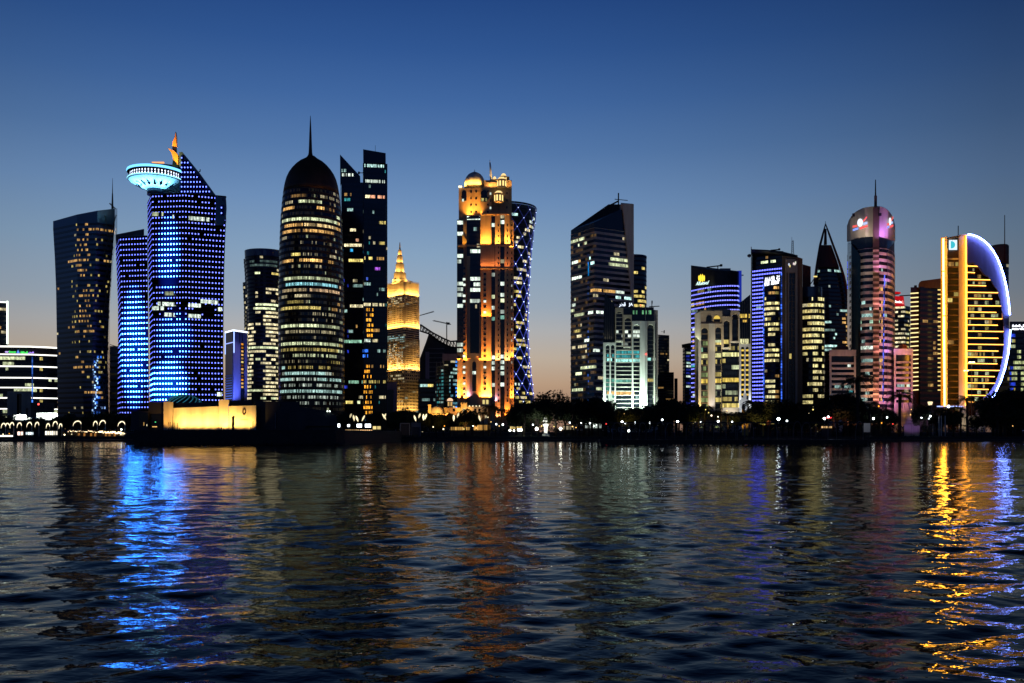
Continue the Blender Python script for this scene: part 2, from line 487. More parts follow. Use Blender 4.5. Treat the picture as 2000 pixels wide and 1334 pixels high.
# ------------------------------------------------------------------ water: a real wavy sheet, finer near the quay we stand on
def water():
    rng = np.random.default_rng(11)
    r0, r1, org = 24.0, 500.0, -16.0
    rr = [r0]
    while rr[-1] < r1: rr.append(rr[-1] + max(0.055, 0.0042 * (rr[-1] - 8)))
    rr = np.array(rr); nc = 760
    th = np.concatenate([np.linspace(-R(82), -R(38.5), 61)[:-1], np.linspace(-R(38.5), R(38.5), nc), np.linspace(R(38.5), R(82), 61)[1:]]); nc = len(th)
    RR, TH = np.meshgrid(rr, th, indexing='ij')
    X = RR * np.sin(TH); Y = org + RR * np.cos(TH); Z = np.zeros_like(X)
    dr = np.gradient(rr)[:, None]
    waves = []
    for band, n, rms in (((2.6, 7.0), 16, 0.028), ((1.0, 2.6), 32, 0.056), ((0.36, 1.0), 44, 0.044)):
        for i in range(n):
            lam = math.exp(rng.uniform(math.log(band[0]), math.log(band[1])))
            ang = rng.normal(0, 0.52) + (0.28 if i % 3 else -0.45)
            k = 2 * PI / lam; sl = rms * math.sqrt(2.0 / n)
            waves.append((lam, k * math.sin(ang), -k * math.cos(ang), sl / k, rng.uniform(0, 2 * PI)))
    # gentle gusts: patches of calmer and rougher water
    g = np.zeros_like(X)
    for i in range(9):
        lam = rng.uniform(18, 70); a = rng.uniform(0, 2 * PI)
        g += np.sin(X * math.sin(a) * 2 * PI / lam + Y * math.cos(a) * 2 * PI / lam * 0.6 + rng.uniform(0, 6))
    g = 1.0 + 0.16 * g / 1.5
    for lam, kx, ky, A, ph in waves:
        fade = np.clip((lam / (2.6 * dr) - 1.0), 0.0, 1.0)
        p = kx * X + ky * Y + ph
        Z += A * fade * g * (np.sin(p) + 0.18 * np.cos(2 * p))
    nr = len(rr)
    co_ = np.stack([X, Y, Z], -1).reshape(-1, 3).astype(np.float32)
    i, j = np.meshgrid(np.arange(nr - 1), np.arange(nc - 1), indexing='ij')
    a = (i * nc + j).ravel(); q = np.stack([a, a + 1, a + nc + 1, a + nc], -1)
    q = np.ascontiguousarray(q).astype(np.int32)
    me = bpy.data.meshes.new('water')
    me.vertices.add(len(co_)); me.vertices.foreach_set('co', co_.ravel())
    me.loops.add(q.size); me.loops.foreach_set('vertex_index', q.ravel())
    me.polygons.add(len(q)); me.polygons.foreach_set('loop_start', np.arange(0, q.size, 4, dtype=np.int32))
    me.polygons.foreach_set('use_smooth', np.ones(len(q), dtype=bool))
    me.update(calc_edges=True); me.validate()
    m, nt, out = newmat('water')
    b = node(nt, 'ShaderNodeBsdfGlossy', distribution='GGX'); d = node(nt, 'ShaderNodeBsdfDiffuse'); d.inputs['Color'].default_value = (0.002, 0.004, 0.008, 1)
    geo = node(nt, 'ShaderNodeNewGeometry'); s = node(nt, 'ShaderNodeSeparateXYZ'); L(nt, geo.outputs['Position'], s.inputs[0])
    mr = node(nt, 'ShaderNodeMapRange'); L(nt, s.outputs['Y'], mr.inputs[0])
    for k, v in zip(range(1, 5), (20, 260, 0.012, 0.085)): mr.inputs[k].default_value = v
    L(nt, mr.outputs[0], b.inputs['Roughness'])
    mp = node(nt, 'ShaderNodeMapping'); mp.inputs['Scale'].default_value = (1.0, 1.5, 1.0); mp.inputs['Rotation'].default_value = (0, 0, 0.2); L(nt, geo.outputs['Position'], mp.inputs[0])
    n1 = node(nt, 'ShaderNodeTexNoise', Scale=2.2, Detail=2.0, Roughness=0.5); L(nt, mp.outputs[0], n1.inputs['Vector'])
    bp = node(nt, 'ShaderNodeBump', Strength=0.4, Distance=0.04); L(nt, n1.outputs[0], bp.inputs['Height'])
    L(nt, bp.outputs[0], b.inputs['Normal']); L(nt, bp.outputs[0], d.inputs['Normal'])
    fr = node(nt, 'ShaderNodeFresnel', IOR=1.33); L(nt, bp.outputs[0], fr.inputs['Normal'])
    pw = node(nt, 'ShaderNodeMath', operation='POWER'); L(nt, fr.outputs[0], pw.inputs[0]); pw.inputs[1].default_value = 1.45
    ml = node(nt, 'ShaderNodeMath', operation='MULTIPLY'); L(nt, pw.outputs[0], ml.inputs[0]); ml.inputs[1].default_value = 0.98
    mx = node(nt, 'ShaderNodeMixShader'); L(nt, ml.outputs[0], mx.inputs[0]); L(nt, d.outputs[0], mx.inputs[1]); L(nt, b.outputs[0], mx.inputs[2])
    L(nt, mx.outputs[0], out.inputs[0])
    me.materials.append(m)
    o = bpy.data.objects.new('water', me); COL.objects.link(o); o['kind'] = 'structure'
water()

# ------------------------------------------------------------------ land
LZ = 2.2
g = MB(); g.add([(-2600, 466, LZ), (2600, 466, LZ), (2600, 6000, LZ), (-2600, 6000, LZ)], [(0, 1, 2, 3)])
g.build('ground', 'earth', kind='structure')
q = MB()   # sloped quay along the shore
prof = [(460.0, -1.5), (461.2, 0.9), (463.0, 1.1), (464.2, LZ + 0.25), (466.5, LZ + 0.25), (466.5, -1.5)]
q.add([(-2600, y, z) for y, z in prof] + [(2600, y, z) for y, z in prof],
      [(i, i + 6, (i + 1) % 6 + 6, (i + 1) % 6) for i in range(6)] + [(5, 4, 3, 2, 1, 0), (6, 7, 8, 9, 10, 11)])
q.build('quay', 'quay_concrete', kind='structure')
lw = MB(); lw.add([(-700, 468, LZ + .06), (700, 468, LZ + .06), (700, 520, LZ + .06), (-700, 520, LZ + .06)], [(0, 1, 2, 3)])
lw.build('lawn', 'lawn_green', kind='structure')
rd = MB(); rd.add([(-1500, 528, LZ + .05), (1500, 528, LZ + .05), (1500, 552, LZ + .05), (-1500, 552, LZ + .05)], [(0, 1, 2, 3)])
rd.build('road', 'dark_concrete', kind='structure')
GZ = LZ
def base(px, Y): return (PX(px, Y), Y, GZ)

# ---------------- far left: glass office tower with white outline lights
b = thing('office_tower', 'dark office tower cut by the photo edge, roofline traced in white light', 'tower', base(-15, 800))
rg = boxfoot((-90, 830), (-60, 800), (15, 812))
z1 = PZ(590, 806)
shaft(b, rg, GZ, z1, 29, ('dark_cladding', 'dark_glass'), lit=lights(base=0.30, pal='YYAW', s=0.55, seed=3, run=3))
mb = MB(); y = 811.0
mb.span(PX(14.2, y), PX(15.8, y), y - 1.2, y + .3, PZ(672, y), PZ(588, y), 0, col('H', 2.5))
mb.build('edge_light', 'tube', b)
MB().tube([(PX(-60, 799.4), 799.4, z1 + .5), (PX(15, 811.4), 811.4, z1 + .5)], 0.5, 4, 0, col('H', 2.5), False).build('roof_light', 'tube', b)

# ---------------- low curved headquarters with white light bands and a coloured roof sign
b = thing('office_building', 'wide low office block with white light bands and colourful roof sign', 'office building', base(40, 690))
rg = foot((-120, 690), (0, 682), (60, 684), (112, 694), (112, 730), (-120, 730))
za, zb = GZ, PZ(697, 690)
shaft(b, rg, za, zb, 15, ('night_cladding', 'dark_glass'), bay=2.0, relief=0.3,
      lit=lights(rows=[(703, 0, 50, 'G', 1.0), (720, 10, 40, 'G', .35, .6), (772, 0, 60, 'G', .5, .4)], cells=[(76, 700, 84, 790, 'Y', .5, .7)], base=0.06, pal='GGW', seed=5), vis=None)
cr = MB()
top = offset_poly(rg(0), .5)
cr.rings([[(x, y_, zb + .01) for x, y_ in top], [(x, y_, PZ(678, 690)) for x, y_ in top]])
cr.build('roof_band', 'brown_stone', b)
def band_line(par, ring, z, h, c, s, off=0.7, x0=-200, x1=400, name='light_band'):
    p = offset_poly(ring(0), off); m = MB(); vs = []; fs = []
    pts = [q_ for q_ in p if q_[1] < 700]
    pts.sort()
    for x, yy in pts: vs += [(x, yy, z), (x, yy, z + h), (x, yy + .4, z + h), (x, yy + .4, z)]
    for i in range(len(pts) - 1):
        for k in range(4): fs.append((4 * i + k, 4 * (i + 1) + k, 4 * (i + 1) + (k + 1) % 4, 4 * i + (k + 1) % 4))
    return m.add(vs, fs, 0, col(c, s)).build(name, 'tube', par)
for py, h in ((680, 1.1), (695, .9), (718, .9), (740, .9), (759, .8), (779, .9), (800, .8)):
    band_line(b, rg, PZ(py, 690), h, (1.0, 0.98, 0.9), 2.2)
yy = 682.0
text_part(b, 'sign_lettering', 'Qatar', 5, 17, 689.5, yy, 4.6, (0.62, 0.45, 1.0), 1.6, weight=.02)
text_part(b, 'sign_lettering', 'Energy', 17.5, 31, 690, yy, 4.6, (0.08, 0.9, 0.15), 1.4, weight=.02)
text_part(b, 'sign_lettering', '\uFE94\uFED7\uFE8E\uFEC4\uFEDF\uFEDF', 40, 54, 690.5, yy, 4.4, (0.08, 0.9, 0.15), 1.4, weight=.02)
text_part(b, 'sign_lettering', '\uFEAE\uFEC4\uFED7', 54.5, 66, 691, yy, 4.2, (0.42, 0.25, 1.0), 1.6, weight=.02)
pprism(MB(), [(32, 690), (35.2, 683), (38.6, 690)], yy, .3, 0, col((0.10, 0.30, 0.85), 1.2)).build('emblem', 'lamp', b)
m = MB(); rnd = random.Random(4)
zz = PZ(697, 680)
while zz > PZ(800, 680):
    m.span(PX(63.2, 680), PX(65.2, 680), 679, 679.4, zz - 2.2, zz, 0, col((0.06, 0.22, 1.0), rnd.choice((.2, .5, 1.6))))
    zz -= 2.2
m.build('blue_light_strip', 'lamp', b)

b = thing('stone_building', 'windowless beige stone block with one tall dark slot', 'building', base(37, 610))
m = MB(); pprism(m, rect(14, 764, 33, 850), 610, 24); pprism(m, rect(42, 764, 61, 850), 610, 24); pprism(m, rect(33, 764, 42, 769), 610, 24); pprism(m, rect(33, 769, 42, 850), 612, 22)
m.build('wall', 'beige_stone', b); part_prism(b, 'recess', rect(33, 769, 42, 812), 611.2, .8, 'black_glass')
b = thing('low_building', 'small brown building with two rows of slit windows beside a red beacon', 'building', base(83, 600))
part_prism(b, 'wall', rect(60, 786, 106, 850), 600, 20, 'brown_stone')
for k, py in enumerate((795, 801)):
    m = MB()
    for i in range(14): pprism(m, rect(66 + i * 2.6, py, 67.4 + i * 2.6, py + 3.2), 599.9, .1)
    m.build('window_row', 'black_glass', b)
part_prism(b, 'doorway', rect(50.5, 797, 55, 815), 599.9, .3, 'black_glass')
b = thing('beacon_mast', 'dark mast with a glowing red beacon on top', 'mast', base(75, 560))
m = MB(); pprism(m, rect(73.2, 791, 77, 803), 560, 1.2); pprism(m, rect(74.5, 803, 75.7, 850), 560.3, .5); m.build('mast', 'dark_metal', b)
MB().ball(PT(75.2, 789.5, 560.5), .55, 8, 0, col('R', 5)).build('beacon', 'lamp', b)
for (x0, x1, pts, lab) in ((25, 52, [(25, 820), (26, 811.5), (38, 809), (51, 810), (52, 815), (62, 816), (62, 820)], 'white tent roof glowing beside the beige stone block'),
                      (71, 112, [(71, 820), (71.5, 806.5), (112, 806.5), (112, 820)], 'long white lit marquee with flat top below the dark curved tower')):
    t = thing('tent', lab, 'tent', base((x0 + x1) / 2, 540))
    part_prism(t, 'roof', pts, 540, 12, 'white_paint')
    part_prism(t, 'lower_wall', rect(x0, 820.2, x1, 850), 540.6, 10, 'dark_cladding')
    wash(x0, x1, 822, 536, (.85, .95, .9), 2600 * (x1 - x0) / 30, tilt=35)

# ---------------- dark twisting tower
b = thing('curved_tower', 'dark blue glass tower twisting outwards towards its slanted top', 'tower', base(160, 650))
lf = interp([(405, 102), (433, 103), (500, 107), (560, 109.5), (650, 111), (815, 113), (860, 113)])
m1 = interp([(405, 150), (600, 152), (860, 168)]); m2 = interp([(405, 192), (600, 182), (860, 178)])
rt = interp([(400, 229), (440, 224), (500, 219), (600, 213), (700, 210), (860, 213)])
rb = interp([(400, 236), (440, 231), (500, 222), (600, 214.5), (860, 214)])
rg = foot((lf, 664), (m1, 648), (m2, 646), (rt, 654), (rb, 676), (interp([(400, 150), (860, 150)]), 690))
zt = PZ(436, 650)
shaft(b, rg, GZ, zt, 42, ('blue_glass', 'blue_glass'), bay=1.1, relief=0.05, cap=0, sill=.36, head=.84,
      lit=lights(rows=[(452, 170, 226, 'A', .5, .75), (507, 132, 152, 'A', .6, .7), (508, 204, 212, 'A', .5, .8), (598, 148, 165, 'A', .7, .6), (643, 140, 200, 'A', .4, .6), (717, 140, 185, 'A', .4, .55), (765, 162, 200, 'A', .6, .7)],
                 cells=[(150, 430, 172, 560, 'A', .5, .35), (155, 560, 180, 660, 'A', .5, .38), (140, 430, 212, 720, 'Y', .4, .10), (158, 415, 170, 432, 'T', 1.2, .8), (183, 690, 198, 815, (0.05, .22, 1.0), .8, .4), (188, 760, 206, 810, (0.3, .5, 1.0), .9, .14)],  # blue and teal cells are reflections in the glass, drawn as lit panes
                 base=0.03, pal='AAYW', s=.4, seed=8, run=2, grp=1))
pts = rg(zt); yb = zt
hs = {}
tops = []
for (x, y_) in pts:
    px = PXof(x, y_)
    tops.append((x, y_, PZ(interp([(100, 433), (150, 419), (192, 411), (229, 407), (237, 407)])(px), y_)))
MB().rings([[(x, y_, zt) for x, y_ in pts], tops]).build('parapet', 'blue_glass', b)
m = MB()   # faceted blades up the right edge
for k in range(6):
    a = 420 + k * 62; bb = a + 78
    m.tube([PT(interp([(400, 205), (800, 196)])(a), a, 645), PT(rt(bb) + .5, bb, 653)], .35, 4)
    m.tube([PT(rt(a) + .5, a, 653), PT(interp([(400, 205), (800, 196)])(bb), bb, 645)], .35, 4)
m.build('facet_ribs', 'dark_metal', b)
m = MB(); m.tube([PT(219.5, 412, 660), PT(219.7, 378, 660)], [.9, .45], 4); m.tube([PT(219.7, 378, 660), PT(219.9, 348, 660)], [.35, .1], 4)
m.tube([PT(214, 397, 660), PT(218, 401, 660), PT(226, 408, 660)], .4, 4); m.build('antenna', 'dark_metal', b)
m = MB(); rnd = random.Random(2)
for k in range(26):
    py = 700 + k * 4.4; px = 184 + rnd.uniform(-2, 8) - k * .1
    m.box(PT(px, py, 645.6), (rnd.uniform(.6, 1.3), .2, rnd.uniform(.6, 1.6)), 0, col((0.35, 0.6, 1.0), rnd.uniform(.5, 2.2)))
b2 = m.build('blue_sparkles', 'lamp', b); b2['kind'] = 'stuff'  # blue reflections in the glass, painted as small glowing flecks

b = thing('apartment_block', 'narrow grey block between the twisting tower and the dotted blue tower', 'building', base(222, 760))
shaft(b, boxfoot((212, 760), (236, 760), depth=20), GZ, PZ(676, 760), 14, ('grey_stone', 'grey_stone'), bay=2.4, sill=.45, head=.8, relief=.1, lit=lights(base=.02, seed=9))
m = MB(); m.tube([PT(212, 672, 765), PT(228, 677, 765)], .3, 4); m.build('roof_rail', 'dark_metal', b)

# ---------------- the dotted blue tower
b = thing('led_tower', 'tall dark tower dotted with rows of white and blue lights, glowing disc on top', 'tower', base(330, 610))
YF = 600.0
sl_ = interp([(370, 288), (500, 289.5), (620, 292), (700, 293), (860, 293)])
fl_ = interp([(370, 296), (500, 297), (620, 299), (860, 300)])
gp_ = lambda t: 360.0
fr_ = interp([(385, 441), (403, 443), (450, 440), (520, 437.5), (620, 436), (700, 435.5), (860, 438)])
rg = foot((sl_, 622), (fl_, 600), (gp_, 597), (fr_, 606), (interp([(370, 400), (860, 400)]), 640))
def dot_rows(par, ring, pyt, pyb, n, glow, bay=2.1, skip=None, seed=1, pxlim=None, Yref=600.0, vis_only=True):
    rnd = random.Random(seed)
    for k in range(n):
        py = pyt + (pyb - pyt) * k / (n - 1)
        z = PZ(py, Yref)
        pa = offset_poly(ring(z), .14); m = len(pa)
        vs = []; cols = []
        # only the faces turned to the water carry the dots
        segs = []
        for i in range(m):
            j = (i + 1) % m; ex, ey = pa[j][0] - pa[i][0], pa[j][1] - pa[i][1]
            if ey * (-pa[i][0]) - ex * (-pa[i][1]) > 0: segs.append((i, j))
        # order them left to right as one chain
        segs.sort(key=lambda s: PXof(pa[s[0]][0], pa[s[0]][1]))
        chain = []
        for i, j in segs:
            d = math.hypot(pa[j][0] - pa[i][0], pa[j][1] - pa[i][1]); nb = max(1, round(d / bay))
            for q_ in range(nb):
                for t0, t1, dot in ((0, .32, 0), (.32, .66, 1), (.66, 1, 0)):
                    t = (q_ + t0) / nb
                    chain.append((pa[i][0] + (pa[j][0] - pa[i][0]) * t, pa[i][1] + (pa[j][1] - pa[i][1]) * t, dot))
            last = pa[j]
        chain.append((last[0], last[1], 0))
        if pxlim: chain = [c for c in chain if pxlim[0](py) <= PXof(c[0], c[1]) <= pxlim[1](py)]
        if len(chain) < 4: continue
        h = .44; gh = 1.3
        for x, yv, _ in chain: vs += [(x, yv, z - h - gh), (x, yv, z - h), (x, yv, z + h), (x, yv, z + h + gh)]
        fs = []
        for q_ in range(len(chain) - 1):
            px = PXof((chain[q_][0] + chain[q_ + 1][0]) / 2, chain[q_][1])
            gl = glow(px, py); g_ = (0.004 * gl, 0.07 * gl * gl, 0.62 * gl ** 1.3)  # blue halo round the dots, painted onto the glass as emission
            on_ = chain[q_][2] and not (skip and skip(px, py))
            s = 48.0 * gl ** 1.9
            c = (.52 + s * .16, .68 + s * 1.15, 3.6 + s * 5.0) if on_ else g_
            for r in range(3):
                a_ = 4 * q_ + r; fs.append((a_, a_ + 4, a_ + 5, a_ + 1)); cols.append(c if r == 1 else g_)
        w_ = MB(); w_.add(vs, fs, 0, cols); w_.any = True
        w_.build('light_row', 'lamp', par)
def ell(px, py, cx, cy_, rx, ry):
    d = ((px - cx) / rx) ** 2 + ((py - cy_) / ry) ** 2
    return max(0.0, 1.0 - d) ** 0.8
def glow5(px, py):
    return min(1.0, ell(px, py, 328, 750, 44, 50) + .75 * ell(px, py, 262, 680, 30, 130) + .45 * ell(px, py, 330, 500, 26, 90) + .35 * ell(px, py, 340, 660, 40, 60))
m = MB()
zr = [GZ + (PZ(378, YF) - GZ) * k / 37 for k in range(38)]
m.rings([[(x, y_, z) for x, y_ in rg(z)] for z in zr]); m.build('shaft', 'blue_glass', b)
sk = lambda px, py: (297 < px < 346 and 547 < py < 553) or (300 < px < 420 and 589 < py < 620 and random.random() < .5) or (313 < px < 320 and 690 < py < 700) or (335 < px < 350 and 680 < py < 692) or random.random() < .02
random.seed(5)
dot_rows(b, rg, 384, 781, 39, glow5, skip=sk, pxlim=(lambda p: 280, lambda p: 436 if p < 420 else 460))
# lit office floors behind the dots
def lit_floor(par, px0, px1, py, c, s, Y=YF - 2.2, h=2.6, seed=0, dens=.95, bay=1.3, rise=0.0, mat='window_glass', name='lit_floor'):
    rnd = random.Random(seed + int(py)); n_ = max(2, int(PX(px1, Y) - PX(px0, Y)) // 1)
    vs = []; fs = []; cs = []
    for i in range(n_ + 1):
        px = px0 + (px1 - px0) * i / n_; p = PT(px, py + rise * i / n_, Y)
        vs += [(p[0], p[1], p[2] - h / 2), (p[0], p[1], p[2] + h / 2)]
    for i in range(n_):
        fs.append((2 * i, 2 * i + 2, 2 * i + 3, 2 * i + 1)); cs.append(col(c, s * rnd.uniform(.4, 1.25)) if rnd.random() < dens else None)
    w_ = MB(); w_.add(vs, fs, 0, cs); w_.any = True; return w_.build(name, mat, par)
lit_floor(b, 297, 322, 418, 'G', .5, dens=.5); lit_floor(b, 337, 409, 423, 'H', .8, rise=6)
lit_floor(b, 308, 392, 593, 'H', 1.0, rise=4); lit_floor(b, 297, 320, 602, 'H', .9); lit_floor(b, 321, 392, 614, 'H', 1.0, rise=4); lit_floor(b, 392, 426, 588, 'H', 1.0, Y=YF - 1.2, rise=3)
lit_floor(b, 322, 345, 573, 'G', .2); lit_floor(b, 426, 434, 604, 'H', .9, Y=YF + 2); lit_floor(b, 424, 434, 770, 'H', 1.0, Y=YF + 1)
# the sail above
sail = [(350, 380), (350, 297), (356, 296.5), (390, 338), (423, 383.5), (435, 385), (434, 390), (442, 403), (441.5, 420), (437, 440), (350, 440)]
part_prism(b, 'sail', sail, 603.5, 22, 'blue_glass')
edge = interp([(297, 352), (300, 357), (340, 389), (383, 420), (390, 432), (403, 440), (440, 440)])
rs_ = lambda z: [(PX(352, 603), 603.3), (PX(441, 603), 603.3), (PX(441, 603), 625), (PX(352, 603), 625)]
dot_rows(b, rs_, 308, 374, 8, lambda px, py: .05, pxlim=(lambda p: 353, lambda p: edge(p) - 3), Yref=603.0, seed=4)
dot_rows(b, rs_, 384, 416, 4, lambda px, py: .05, pxlim=(lambda p: 430, lambda p: edge(p) - 1), Yref=603.0, seed=4)
# drum, disc and flame
m = MB(); m.prism(ppoly([(288, 376), (288, 324), (295, 318), (321, 320), (347, 323), (352, 326), (352, 376)], 606), 606, 626); m.build('plant_room', 'night_cladding', b)
MB().span(PX(297, 607), PX(320, 607), 606.5, 608, PZ(318.6, 607), PZ(316.2, 607), 0, col((1, .45, .2), 1.2)).build('roof_light', 'lamp', b)
cx, cyy = PX(302, 604), 607.0; k_ = 604 / F
zc = lambda py: PZ(py, 607)
m = MB(); m.lathe(cx, cyy, [(.1, zc(371)), (20 * k_, zc(371)), (24 * k_, zc(368)), (50 * k_, zc(356)), (52.5 * k_, zc(352.5))], 64, 0, None, True); disc = m.build('disc_bowl', 'white_paint', b)
m = MB(); m.lathe(cx, cyy, [(46 * k_, zc(353)), (48 * k_, zc(341)), (47 * k_, zc(339)), (.1, zc(339))], 64); m.build('disc_gallery', 'night_cladding', b)
m = MB(); m.lathe(cx, cyy, [(53.5 * k_, zc(340.5)), (54.5 * k_, zc(338)), (53.5 * k_, zc(335.5)), (50 * k_, zc(335)), (50 * k_, zc(340)), (53.5 * k_, zc(340.5))], 72, 0, col((.16, .55, 1.0), 2.0)); m.build('disc_rim_light', 'lamp', b)
m = MB(); m.lathe(cx, cyy, [(52.6 * k_, zc(354.0)), (53.3 * k_, zc(353)), (52.6 * k_, zc(352)), (50.6 * k_, zc(352.2)), (52.6 * k_, zc(354))], 72, 0, col((.30, .80, 1.0), 1.8)); m.build('disc_rim_light', 'lamp', b)
for dz in (344.3, 349.2):
    m = MB(); vs = []; cs = []; fs = []; n_ = 150
    for i in range(n_):
        a = 2 * PI * i / n_; r = (47.7 + (.4 if dz > 346 else .8)) * k_ + .12
        if dz < 346: r = 48.1 * k_ + .1
        vs += [(cx + r * math.cos(a), cyy + r * math.sin(a), zc(dz) - .55), (cx + r * math.cos(a), cyy + r * math.sin(a), zc(dz) + .55)]
        fs.append((2 * i, (2 * i + 2) % (2 * n_), (2 * i + 3) % (2 * n_), 2 * i + 1)); cs.append((2.2, 2.5, 3.2) if i % 3 == 0 else None)
    m.add(vs, fs, 0, cs); m.build('light_row', 'lamp', b)
for i in range(18):     # dark struts under the bowl
    a = 2 * PI * i / 18 + .12; m = MB()
    def bp_(r, py, da, sink=.25): return (cx + r * k_ * math.cos(a + da), cyy + r * k_ * math.sin(a + da), zc(py) - sink)
    m.add([bp_(27, 366.7, .0, .45), bp_(31, 365.1, .085, .45), bp_(43, 359.2, 0, .5), bp_(31, 365.1, -.085, .45), bp_(30, 366, 0, 1.0)], [(0, 1, 4), (1, 2, 4), (2, 3, 4), (3, 0, 4), (0, 3, 2, 1)])
    m.build('strut', 'black_glass', b)
for ang in range(0, 360, 45):
    a = R(ang); ld = bpy.data.lights.new('disc_lamp', 'SPOT'); ld.energy = 19000; ld.color = (.15, .58, 1.0); ld.spot_size = R(120); ld.spot_blend = .8; ld.shadow_soft_size = .8
    o = bpy.data.objects.new('disc_lamp', ld); COL.objects.link(o); r = 14.5
    p = Vector((cx + r * math.cos(a), cyy + r * math.sin(a), zc(384))); t = Vector((cx + 12.5 * math.cos(a), cyy + 12.5 * math.sin(a), zc(362)))
    o.location = p; o.rotation_euler = (t - p).to_track_quat('-Z', 'Y').to_euler()
m = MB(); m.lathe(cx, cyy, [(17 * k_, zc(371.2)), (17 * k_, zc(382))], 32); m.build('disc_stem', 'blue_glass', b)
m = MB(); m.prism(ppoly([(336, 325), (338, 310), (335, 299), (327, 288), (335, 292.5), (342, 296), (347.5, 303), (347.5, 326)], 603), 603, 606); m.build('flame_lower', 'gold_plate', b)
m = MB(); m.prism(ppoly([(336.2, 285), (337.5, 276), (341, 268), (342.6, 257), (344.2, 268), (344.5, 286)], 604), 604, 606); m.build('flame_upper', 'gold_plate', b)
m = MB(); m.prism(ppoly([(336.3, 292), (336.6, 285.2), (344, 286.2), (344.5, 297), (342, 296)], 604.2), 604.2, 605.6); m.build('flame_neck', 'black_glass', b)
flood(335, 340, 590, 341, 312, 603, (1, .48, .08), 200000, 40)
flood(337, 300, 596, 341, 272, 604, (1, .28, .04), 60000, 55)
MB().tube([PT(439, 393, 612), PT(433, 384, 606), PT(442, 385, 606)], .5, 4).build('roof_edge_arm', 'dark_metal', b)
m = MB(); m.tube([PT(388, 336, 604), PT(391, 334.5, 604), PT(391, 331, 604)], .4, 4); m.build('roof_aerial', 'dark_metal', b)
# lower wing of the dotted tower
b = thing('led_tower_wing', 'lower wing of the dotted blue tower, slanted roof and glowing blue rows', 'tower', base(262, 625))
sw = interp([(440, 223.5), (460, 225), (520, 228), (600, 231), (700, 231), (860, 229)]); wf = interp([(440, 232.5), (520, 234.5), (600, 237), (860, 237)])
rw = foot((sw, 640), (wf, 612), (interp([(440, 287.5), (860, 291.5)]), 608), (interp([(440, 287), (860, 291)]), 650), (interp([(440, 262), (860, 262)]), 660))
zr = [GZ + (PZ(462, 612) - GZ) * k / 30 for k in range(31)]
m = MB(); m.rings([[(x, y_, z) for x, y_ in rw(z)] for z in zr]); m.build('shaft', 'blue_glass', b)
part_prism(b, 'roof_fin', [(226, 470), (226, 458), (281.5, 447), (281.5, 470)], 615, 16, 'night_cladding')
dot_rows(b, rw, 468, 806, 34, glow5, skip=lambda px, py: random.random() < .03, Yref=612.0, seed=3)
# ---------------- slim block with blue light outline
b = thing('hotel_block', 'slim pale block with a blue glowing side and white edge lights', 'building', base(460, 730))
rg = boxfoot((440, 742), (456, 726), (483, 740))
zt = PZ(645, 728)
m = MB(); m.rings([[(x, y, GZ) for x, y in rg(0)], [(x, y, zt) for x, y in rg(0)]]); m.build('wall', 'violet_panel', b)
A, B, C = (PX(440, 742), 742), (PX(456, 726), 726), (PX(483, 740), 740)
def on(A, B, t, out=.15):
    dx, dy = B[0] - A[0], B[1] - A[1]; l = math.hypot(dx, dy)
    return (A[0] + dx * t + dy / l * out, A[1] + dy * t - dx / l * out)
def face_quad(m, A, B, t0, t1, z0, z1, out=.15, mi=0, lit=None):
    p, q = on(A, B, t0, out), on(A, B, t1, out)
    m.add([(p[0], p[1], z0), (q[0], q[1], z0), (q[0], q[1], z1), (p[0], p[1], z1)], [(0, 1, 2, 3)], mi, lit); return m
def face_box(m, A, B, t0, t1, z0, z1, d=.4, mi=0, lit=None):
    p, q = on(A, B, t0, 0.02), on(A, B, t1, .02); p2, q2 = on(A, B, t0, d), on(A, B, t1, d)
    return m.rings([[(p[0], p[1], z0), (p2[0], p2[1], z0), (q2[0], q2[1], z0), (q[0], q[1], z0)], [(p[0], p[1], z1), (p2[0], p2[1], z1), (q2[0], q2[1], z1), (q[0], q[1], z1)]], mi, lit)
face_box(MB(), A, B, .10, .92, GZ, zt - 2, .2).build('glass_side', 'blue_glass', b)
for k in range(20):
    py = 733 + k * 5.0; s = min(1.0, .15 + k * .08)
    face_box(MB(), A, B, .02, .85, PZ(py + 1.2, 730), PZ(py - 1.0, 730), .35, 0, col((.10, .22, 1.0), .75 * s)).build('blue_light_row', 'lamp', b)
face_box(MB(), B, C, .0, 1.0, zt - 1.0, zt + .3, .4, 0, col((.75, .85, 1.0), 2.4)).build('edge_light', 'tube', b)
face_box(MB(), A, B, .0, 1.0, zt - 1.0, zt + .3, .4, 0, col((.75, .85, 1.0), 2.4)).build('edge_light', 'tube', b)
face_box(MB(), B, C, .0, .05, PZ(690, 730), zt, .4, 0, col((.35, .5, 1.0), 2.0)).build('edge_light', 'tube', b)
face_box(MB(), A, B, .0, .05, PZ(690, 730), zt, .4, 0, col((.35, .5, 1.0), 1.6)).build('edge_light', 'tube', b)
face_box(MB(), A, B, .0, 1.0, PZ(670.5, 730), PZ(668.5, 730), .4, 0, col((.35, .45, 1.0), 1.3)).build('light_band', 'lamp', b)
for t in (.43, .60):
    face_box(MB(), B, C, t, t + .05, PZ(670, 730), PZ(648, 730), .12).build('slot', 'black_glass', b)
face_box(MB(), B, C, .50, .78, GZ, PZ(671, 730), .12).build('glass_side', 'dark_glass', b)
rnd = random.Random(3)
for k in range(13):
    py = 671 + k * 7
    face_box(MB(), B, C, .55, .70, PZ(py + 2, 730), PZ(py - 1.5, 730), .2, 0, col(rnd.choice(['A', 'O', 'Y', 'A']), rnd.choice((.15, .4, .9)))).build('window_row', 'lamp', b)
wash(442, 480, 792, 718, (.10, .18, 1.0), 16000, tilt=18)
wash(442, 484, 650, 716, (.35, .35, 1.0), 2200, up=False, tilt=18)

